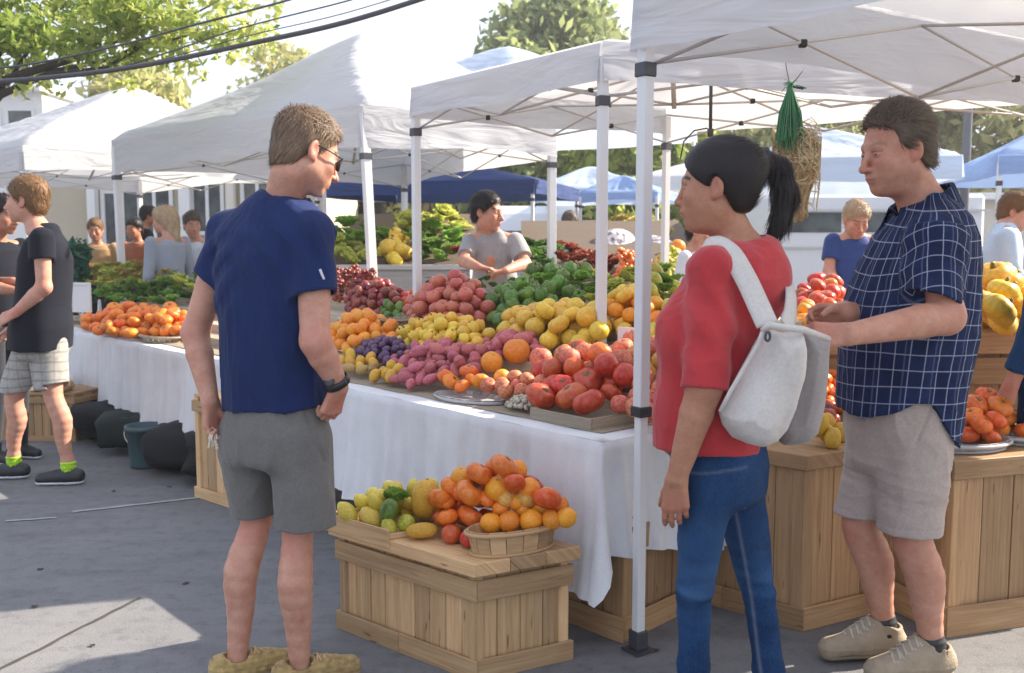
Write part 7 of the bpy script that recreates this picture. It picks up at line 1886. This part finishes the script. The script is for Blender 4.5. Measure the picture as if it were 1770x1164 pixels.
M['neon']=mat_fabric('neon_yellow_green_sock',(.42,.72,.03,1),(.30,.55,.02,1),.9,300,.2)
# man in black T-shirt and check shorts, walking left
Y4=5.55
figure('man in a black T-shirt, grey check shorts and neon green socks walking left',(wp(85,0,Y4)[0],Y4),1.78,(-1,-.12),'tee_black','hair_chest','skin3','short_stripe',
  J=dict(N=wp(66,388,Y4),ho=wp(46,347,Y4),SL=wp(72,412,Y4-.17),SR=wp(88,410,Y4+.17),EL=wp(76,497,Y4-.19),WL=wp(28,540,Y4-.20),ER=wp(70,500,Y4+.2),WR=wp(30,560,Y4+.25),
    HL=wp(83,590,Y4-.02),HR=wp(62,590,Y4+.06),KL=wp(93,688,Y4-.06),KR=wp(24,690,Y4+.06),AL=wp(118,800,Y4-.04),AR=wp(24,792,Y4+.10),dL=A_(-.9,0,-.45),nL=A_(0,.8,-.5),bL=A_(0,.4,.9)),
  h=.0058,long_hem=.06,headdir=(-1,-.02,-.02),girth=1.2,sleeve=.42,shorts=True,hs=1.0,shoes='black',socks='neon')
figure('person in black at the left edge, mostly hidden by the man in check shorts',(wp(-26,0,6.1)[0],6.1),1.66,(.95,-.3),'tee_black','hair_black','skin2','trouser',
  J=dict(EL=wp(-20,492,6.0),WL=wp(22,486,5.9),dL=A_(1,0,-.1),nL=A_(0,0,-1),bL=A_(0,-1,.2),ER=wp(-15,497,5.85),WR=wp(26,503,5.80),dR=A_(1,0,-.1),nR=A_(0,0,-1),bR=A_(0,1,.2)),h=.0075,sleeve=.9)
# vendor leaning on the stall
Yv=6.75
figure('vendor in a grey T-shirt with black hair, leaning over the stall and looking right',(wp(855,0,Yv+.1)[0],Yv+.15),1.72,(-.05,-1),'tee_grey','hair_black','skin1','trouser',
  J=dict(N=wp(848,398,Yv),ho=wp(842,366,Yv-.06),SR=wp(812,418,Yv),SL=wp(890,416,Yv),ER=wp(802,452,Yv-.15),WR=wp(828,462,Yv-.36),EL=wp(908,456,Yv-.12),WL=wp(874,468,Yv-.36),HL=wp(885,560,Yv+.18),HR=wp(835,560,Yv+.18),
    dR=A_(1,-.1,-.15),nR=A_(0,0,-1),bR=A_(0,1,0),dL=A_(-1,-.1,-.15),nL=A_(0,0,-1),bL=A_(0,1,0)),
  h=.0062,headdir=(.92,-.50,-.12),girth=1.12,sleeve=.72,hs=1.06)
# man in blue polo
Yp=6.7
figure('grey blond man in a blue polo shirt behind the tall wooden tier, looking down',(wp(1470,0,Yp)[0],Yp),1.66,(-.1,-1),'tee_blue','hair_blond','skin3','trouser',
  J=dict(N=wp(1476,404,Yp),ho=wp(1480,380,Yp-.06),SR=wp(1440,418,Yp),SL=wp(1512,418,Yp),ER=wp(1433,468,Yp-.05),WR=wp(1448,505,Yp-.22)),h=.0065,headdir=(.05,-1,-.45),sleeve=.62,girth=1.05)
# person in pale blue at right
Yq=6.4
figure('person with curly brown hair in a pale blue shirt, bending right at the right edge',(wp(1728,0,Yq)[0],Yq),1.66,(.9,-.35),'tee_light','hair_chest','skin3','trouser',
  J=dict(N=wp(1738,385,Yq),ho=wp(1756,366,Yq),SR=wp(1742,408,Yq-.16),SL=wp(1728,400,Yq+.16),ER=wp(1748,462,Yq-.2),WR=wp(1775,500,Yq-.25),HL=wp(1722,560,Yq+.06),HR=wp(1724,560,Yq-.06)),h=.0068,headdir=(.8,-.5,-.35),sleeve=1.7,girth=1.15)
figure('person in denim whose side shows at the right edge of the picture',(wp(1868,0,3.75)[0],3.75),1.75,(-.6,.8),'denim','hair_black','skin1','denim',h=.012,sleeve=1.8,girth=1.15,long_hem=.1)
# background shoppers
bgp='shoppers beyond the farther table'
figure('woman with long blond hair in a blue grey sweater beyond the farther table',(wp(276,0,9.0)[0],9.0),1.68,(-.75,.5),'bluegrey','hair_blond','skin3','trouser',h=.010,style='long',sleeve=1.85,headdir=(-.9,.1,-.1),group=bgp,fem=True)
figure('dark haired person in a white coat just left of the man in navy',(wp(328,0,9.4)[0],9.4),1.64,(-.6,-.8),'tee_white','hair_dark','skin3','trouser',h=.010,sleeve=1.85,headdir=(.5,-.85,-.15),group=bgp,long_hem=.15)
figure('brown haired person in tan behind the green plant at left',(wp(150,0,10.6)[0],10.6),1.60,(.2,-1),'tan','hair_chest','skin2','trouser',h=.011,sleeve=1.6,group=bgp)
figure('person in rust red between the two white tent poles at left',(wp(222,0,11.2)[0],11.2),1.62,(-.3,-.9),'rust','hair_black','skin2','trouser',h=.012,sleeve=1.5,group=bgp)
figure('person in black with raised head between the rust red figure and the blond woman',(wp(236,0,13)[0],13),1.82,(.8,.3),'tee_black','hair_black','skin2','trouser',h=.013,sleeve=1.5,group=bgp)
figure('person in dark green at the far stalls, right of the white van',(wp(985,0,10.6)[0],10.6),1.68,(.4,.9),'dkgreen','hair_dark','skin2','trouser',h=.011,sleeve=1.8,group='shoppers at the far stalls')
figure('person in rust red beside the dark green figure at the far stalls',(wp(1008,0,11)[0],11.0),1.52,(.6,-.7),'rust','hair_chest','skin3','trouser',h=.012,sleeve=1.2,group='shoppers at the far stalls')
figure('person in a white shirt seen just behind the face of the woman in red',(wp(1206,0,7.2)[0],7.2),1.56,(.8,-.5),'tee_white','hair_black','skin1','trouser',h=.009,sleeve=.8,group='shoppers at the far stalls')

# ================================================================== HANGING THINGS
def hanging():
    Yh=3.95; top=wp(1378,128,Yh); org=np.array(top); root=empty('hanging_straw_bundle',tuple(top),'bundle of blond straw under green netting, hung in front of the man in plaid','straw bundle')
    t=NT('blond_straw'); a=t.attr('tint').outputs['Fac']; t.base(t.ramp(a,[(0,(.32,.21,.10)),(.5,(.62,.47,.26)),(1,(.82,.70,.46))])); t.set(Roughness=.7); t.translucent((.5,.36,.18,1),.2)
    rs=np.random.RandomState(3); V=[];F=[];T=[]; n=2600; c0=wp(1377,256,Yh)
    a=rs.uniform(0,6.283,n); q=rs.uniform(0,1,n)**.5; seg=8; L=rs.uniform(.14,.36,n); w=rs.uniform(.0010,.0026,n)
    p=np.stack([c0[0]+.012*np.cos(a)*q,c0[1]+.012*np.sin(a)*q,c0[2]+rs.uniform(-.01,.02,n)],1); out=np.stack([np.cos(a)*q,np.sin(a)*q,np.zeros(n)],1)
    vel=out*rs.uniform(.5,1.6,n)[:,None]+np.array([0,0,.75])*rs.uniform(.1,1.3,n)[:,None]+np.stack([.5*np.sin(a*3),.3*np.cos(a*2),0*a],1); Vs=[]; R_=.098; axs=rs.normal(size=(n,3))
    for j in range(seg+1):
        side=np.cross(vel,np.array([.2,-1,.1])); side/=np.linalg.norm(side,axis=1)[:,None]+1e-9
        Vs.append(np.stack([p-side*w[:,None],p+side*w[:,None]],1)); vel=vel*.84+np.array([0,0,-.30])+np.cross(vel,axs)*.9+rs.normal(size=(n,3))*.10; st=vel/np.linalg.norm(vel,axis=1)[:,None]*(L/seg)[:,None]
        p=p+st; d=p[:,:2]-c0[:2]; r=np.linalg.norm(d,axis=1); k=np.minimum(1,R_*.95/np.maximum(r,1e-6)); p[:,:2]=c0[:2]+d*k[:,None]
    VV=np.stack(Vs,1).reshape(-1,3); base=np.arange(n)[:,None]*(seg+1)*2; FF=np.concatenate([np.concatenate([base+2*j,base+2*j+1,base+2*j+3,base+2*j+2],1) for j in range(seg)])
    add_mesh('straw',VV,FF,t.m,root,org,{'tint':np.repeat(rs.rand(n),(seg+1)*2)})
    core=lambda P:smin(d_ell(P,c0-A_(0,0,.075),(.082,.075,.085)),d_cone(P,c0-A_(.01,0,.10),c0-A_(-.01,0,.25),.060,.040),.05)+.006*np.sin((P[:,0]*260+3*np.sin(P[:,2]*30)))+.003*sines(P,(60,60,15),4)
    X,Fc,_=mesh_field(core,c0-A_(.13,.13,.34),c0+A_(.13,.13,.06),.006); add_mesh('core',X,Fc,t.m,root,org,{'tint':rs.rand(len(X))*.5+.1})
    g=NT('green_netting'); g.base((.10,.32,.15,1)); g.set(Roughness=.6); g.translucent((.08,.30,.12,1),.35)
    mb=MB(); rs2=random.Random(4); ptop=Vector(wp(1366,150,Yh)-org); 
    for i in range(150):
        a=6.283*i/150*7; r=rs2.uniform(.3,1)
        e=Vector(wp(1364,250,Yh-.06)-org)+Vector((.062*math.cos(a)*r,.05*math.sin(a)*r,rs2.uniform(-.03,.03))); m=ptop.lerp(e,.5)+Vector((rs2.uniform(-.006,.006)+.012*math.cos(a)*r,.012*math.sin(a)*r,0))
        mb.tube([ptop+Vector((.006*math.cos(a),.006*math.sin(a),0)),m,e],rs2.uniform(.001,.0026),4,cap=False)
    for i in range(26):
        d=Vector((rs2.uniform(-1,1),rs2.uniform(-1,1),rs2.uniform(-.6,.8))).normalized()*rs2.uniform(.015,.04); mb.tube([ptop,ptop+d*.6+Vector((0,0,.01)),ptop+d],.0016,4,cap=False)
    for i in range(10):
        s0=ptop; e=ptop+Vector((.055+rs2.uniform(-.01,.01),0,-.008+rs2.uniform(-.008,.008))); mb.tube([s0,(s0+e)/2+Vector((0,0,rs2.uniform(-.006,.01))),e],.0015,4,cap=False)
    me=mb.mesh('netting'); me.materials.append(g.m); o=bpy.data.objects.new('netting',me); COL.objects.link(o); o.parent=root
    mb=MB(); mb.tube([ptop,Vector(wp(1360,122,Yh)-org),Vector(wp(1352,60,Yh)-org)],.0018,6); mb.tube([ptop,Vector(wp(1392,118,Yh)-org)],.0018,6); me=mb.mesh('cord'); me.materials.append(M['dark']); o=bpy.data.objects.new('cord',me); COL.objects.link(o); o.parent=root
    p=wp(1228,230,5.0); q=wp(1229,146,5.0); mb=MB(); mb.tube([p,q],.009,8); mb.tube([p-A_(0,0,.02),p+A_(0,0,.02)],.016,8); mb.tube([wp(1176,275,5.0),wp(1182,245,5.0),wp(1200,226,5.0),wp(1222,222,5.0),p],.004,6)
    o=mb.build('hanging_hook_rod',M['dark']); tag(o,'thin dark hanging rod with a curved wire hook above the ponytail woman','hook rod')
hanging()
# green plant at left beyond the farther table
p=wp(128,440,9.6); me=leaves_mesh([((0,0,.30),(.17,.17,.26),420,.35),((.03,0,.62),(.12,.12,.16),220,.5)],.05,3,.3); root=empty('potted_plant',(p.x if hasattr(p,'x') else p[0],9.6,0),'blue green potted plant at the left end of the farther table','plant')
M['teal_leaf']=leaf_mat('blue_green_leaves',(.01,.07,.04),(.02,.13,.08),(.05,.22,.13),.3)
o=link_mesh('foliage',me,None,[M['teal_leaf']]); o.parent=root; o.location=(0,0,.62)
mb=MB(); mb.lathe([(0,0),(.13,0),(.17,.5),(.18,.52),(.18,.56),(.15,.56),(.14,.5),(0,.5)],20); mb.tube([(0,0,.5),(0,0,1.1)],.02,8); o=link_mesh('pot',mb.mesh('pot'),None,[M['terra']]); o.parent=root

# fallen leaves and scraps on the paving
rs=random.Random(12); tmpl=None
for i,(px,py,l) in enumerate(((1106,1112,'small dark scrap on the paving by the foot of the white pole'),(1133,1126,'tiny dark scrap right of the foot of the white pole'),(293,843,'small dry leaf left of the tall wooden crate'),(196,850,'small pale leaf near the faded white line'),(322,1010,'dry leaf on the shaded paving left of the bare calf'),(160,1118,'dry leaf lying in the sunlit patch'),(60,1050,'small scrap in the sunlit patch near the left edge'),(70,985,'dry leaf just behind the sunlit patch'))):
    mb=MB(); n=7; pts=[(math.cos(6.283*k/n)*.016*rs.uniform(.6,1.2),math.sin(6.283*k/n)*.009*rs.uniform(.6,1.3),.003+.006*rs.random()) for k in range(n)]
    mb.v=[(0,0,.004)]+pts+[(a,b,c-.0012) for a,b,c in pts]+[(0,0,.0028)]
    for k in range(n): mb.face((0,1+k,1+(k+1)%n)); mb.face((2*n+1,1+n+(k+1)%n,1+n+k)); mb.face((1+k,1+n+k,1+n+(k+1)%n,1+(k+1)%n))
    q=G(px,py); me=mb.mesh('fallen_leaf'); me.materials.append(M['brownleaf'] if i>1 else M['black']) if 'brownleaf' in M else me.materials.append(M['bark']); o=bpy.data.objects.new('fallen_leaf',me); COL.objects.link(o); o.location=q; o.rotation_euler=(0,0,rs.uniform(0,6)); tag(o,l,'leaf')

# ================================================================== thin sunlit air
hz=bpy.data.materials.new('haze_air'); hz.use_nodes=True; hn=hz.node_tree; hn.nodes.clear()
ho_=hn.nodes.new('ShaderNodeOutputMaterial'); pv=hn.nodes.new('ShaderNodeVolumePrincipled'); pv.inputs['Color'].default_value=(.95,.96,1,1); pv.inputs['Density'].default_value=.0026; pv.inputs['Anisotropy'].default_value=.35
hn.links.new(pv.outputs[0],ho_.inputs['Volume'])
mb=MB(); mb.box((-158,-28,-1),(158,308,14)); o=mb.build('haze',hz); tag(o,kind='stuff')
# ================================================================== labels that single out each fruit of a heap by row and place
def relabel():
    inv={}
    ordn=['first','second','third','fourth','fifth','sixth','seventh','eighth','ninth','tenth']+['%dth'%k for k in range(11,90)]
    for k in (21,31,41,51,61,71): ordn[k-1]='%dst'%k
    for k in (22,32,42,52,62,72): ordn[k-1]='%dnd'%k
    for k in (23,33,43,53,63,73): ordn[k-1]='%drd'%k
    gr={}
    for o in bpy.data.objects:
        if o.parent is None and o.type=='MESH' and 'group' in o and o.get('label'): gr.setdefault((o['group'],o['label']),[]).append(o)
    for (g,l),os_ in gr.items():
        if len(os_)<2 or len(os_)>160: continue
        pr=[]
        for o in os_:
            x,y,z=o.location; z-=CAM_H; zc=y*CT-z*ST; pr.append((885+FPX*x/zc,582-FPX*(y*ST+z*CT)/zc,FPX*o.scale[0]/zc,o))
        pr.sort(key=lambda a:-a[1]); rows=[]; 
        for a in pr:
            if rows and rows[-1][0][1]-a[1]<a[2]*1.1: rows[-1].append(a)
            else: rows.append([a])
        base=l.split(' '); base=' '.join(base[:10])
        while base.split(' ')[-1] in ('the','of','in','a','on','at','by','and','behind','beside','with','between','two','far','left','tall'): base=' '.join(base.split(' ')[:-1])
        for i,r in enumerate(rows):
            r.sort(key=lambda a:a[0])
            for j,a in enumerate(r):
                a[3]['label']='%s, row %d up, %s from left'%(base,i+1,ordn[j])
relabel()
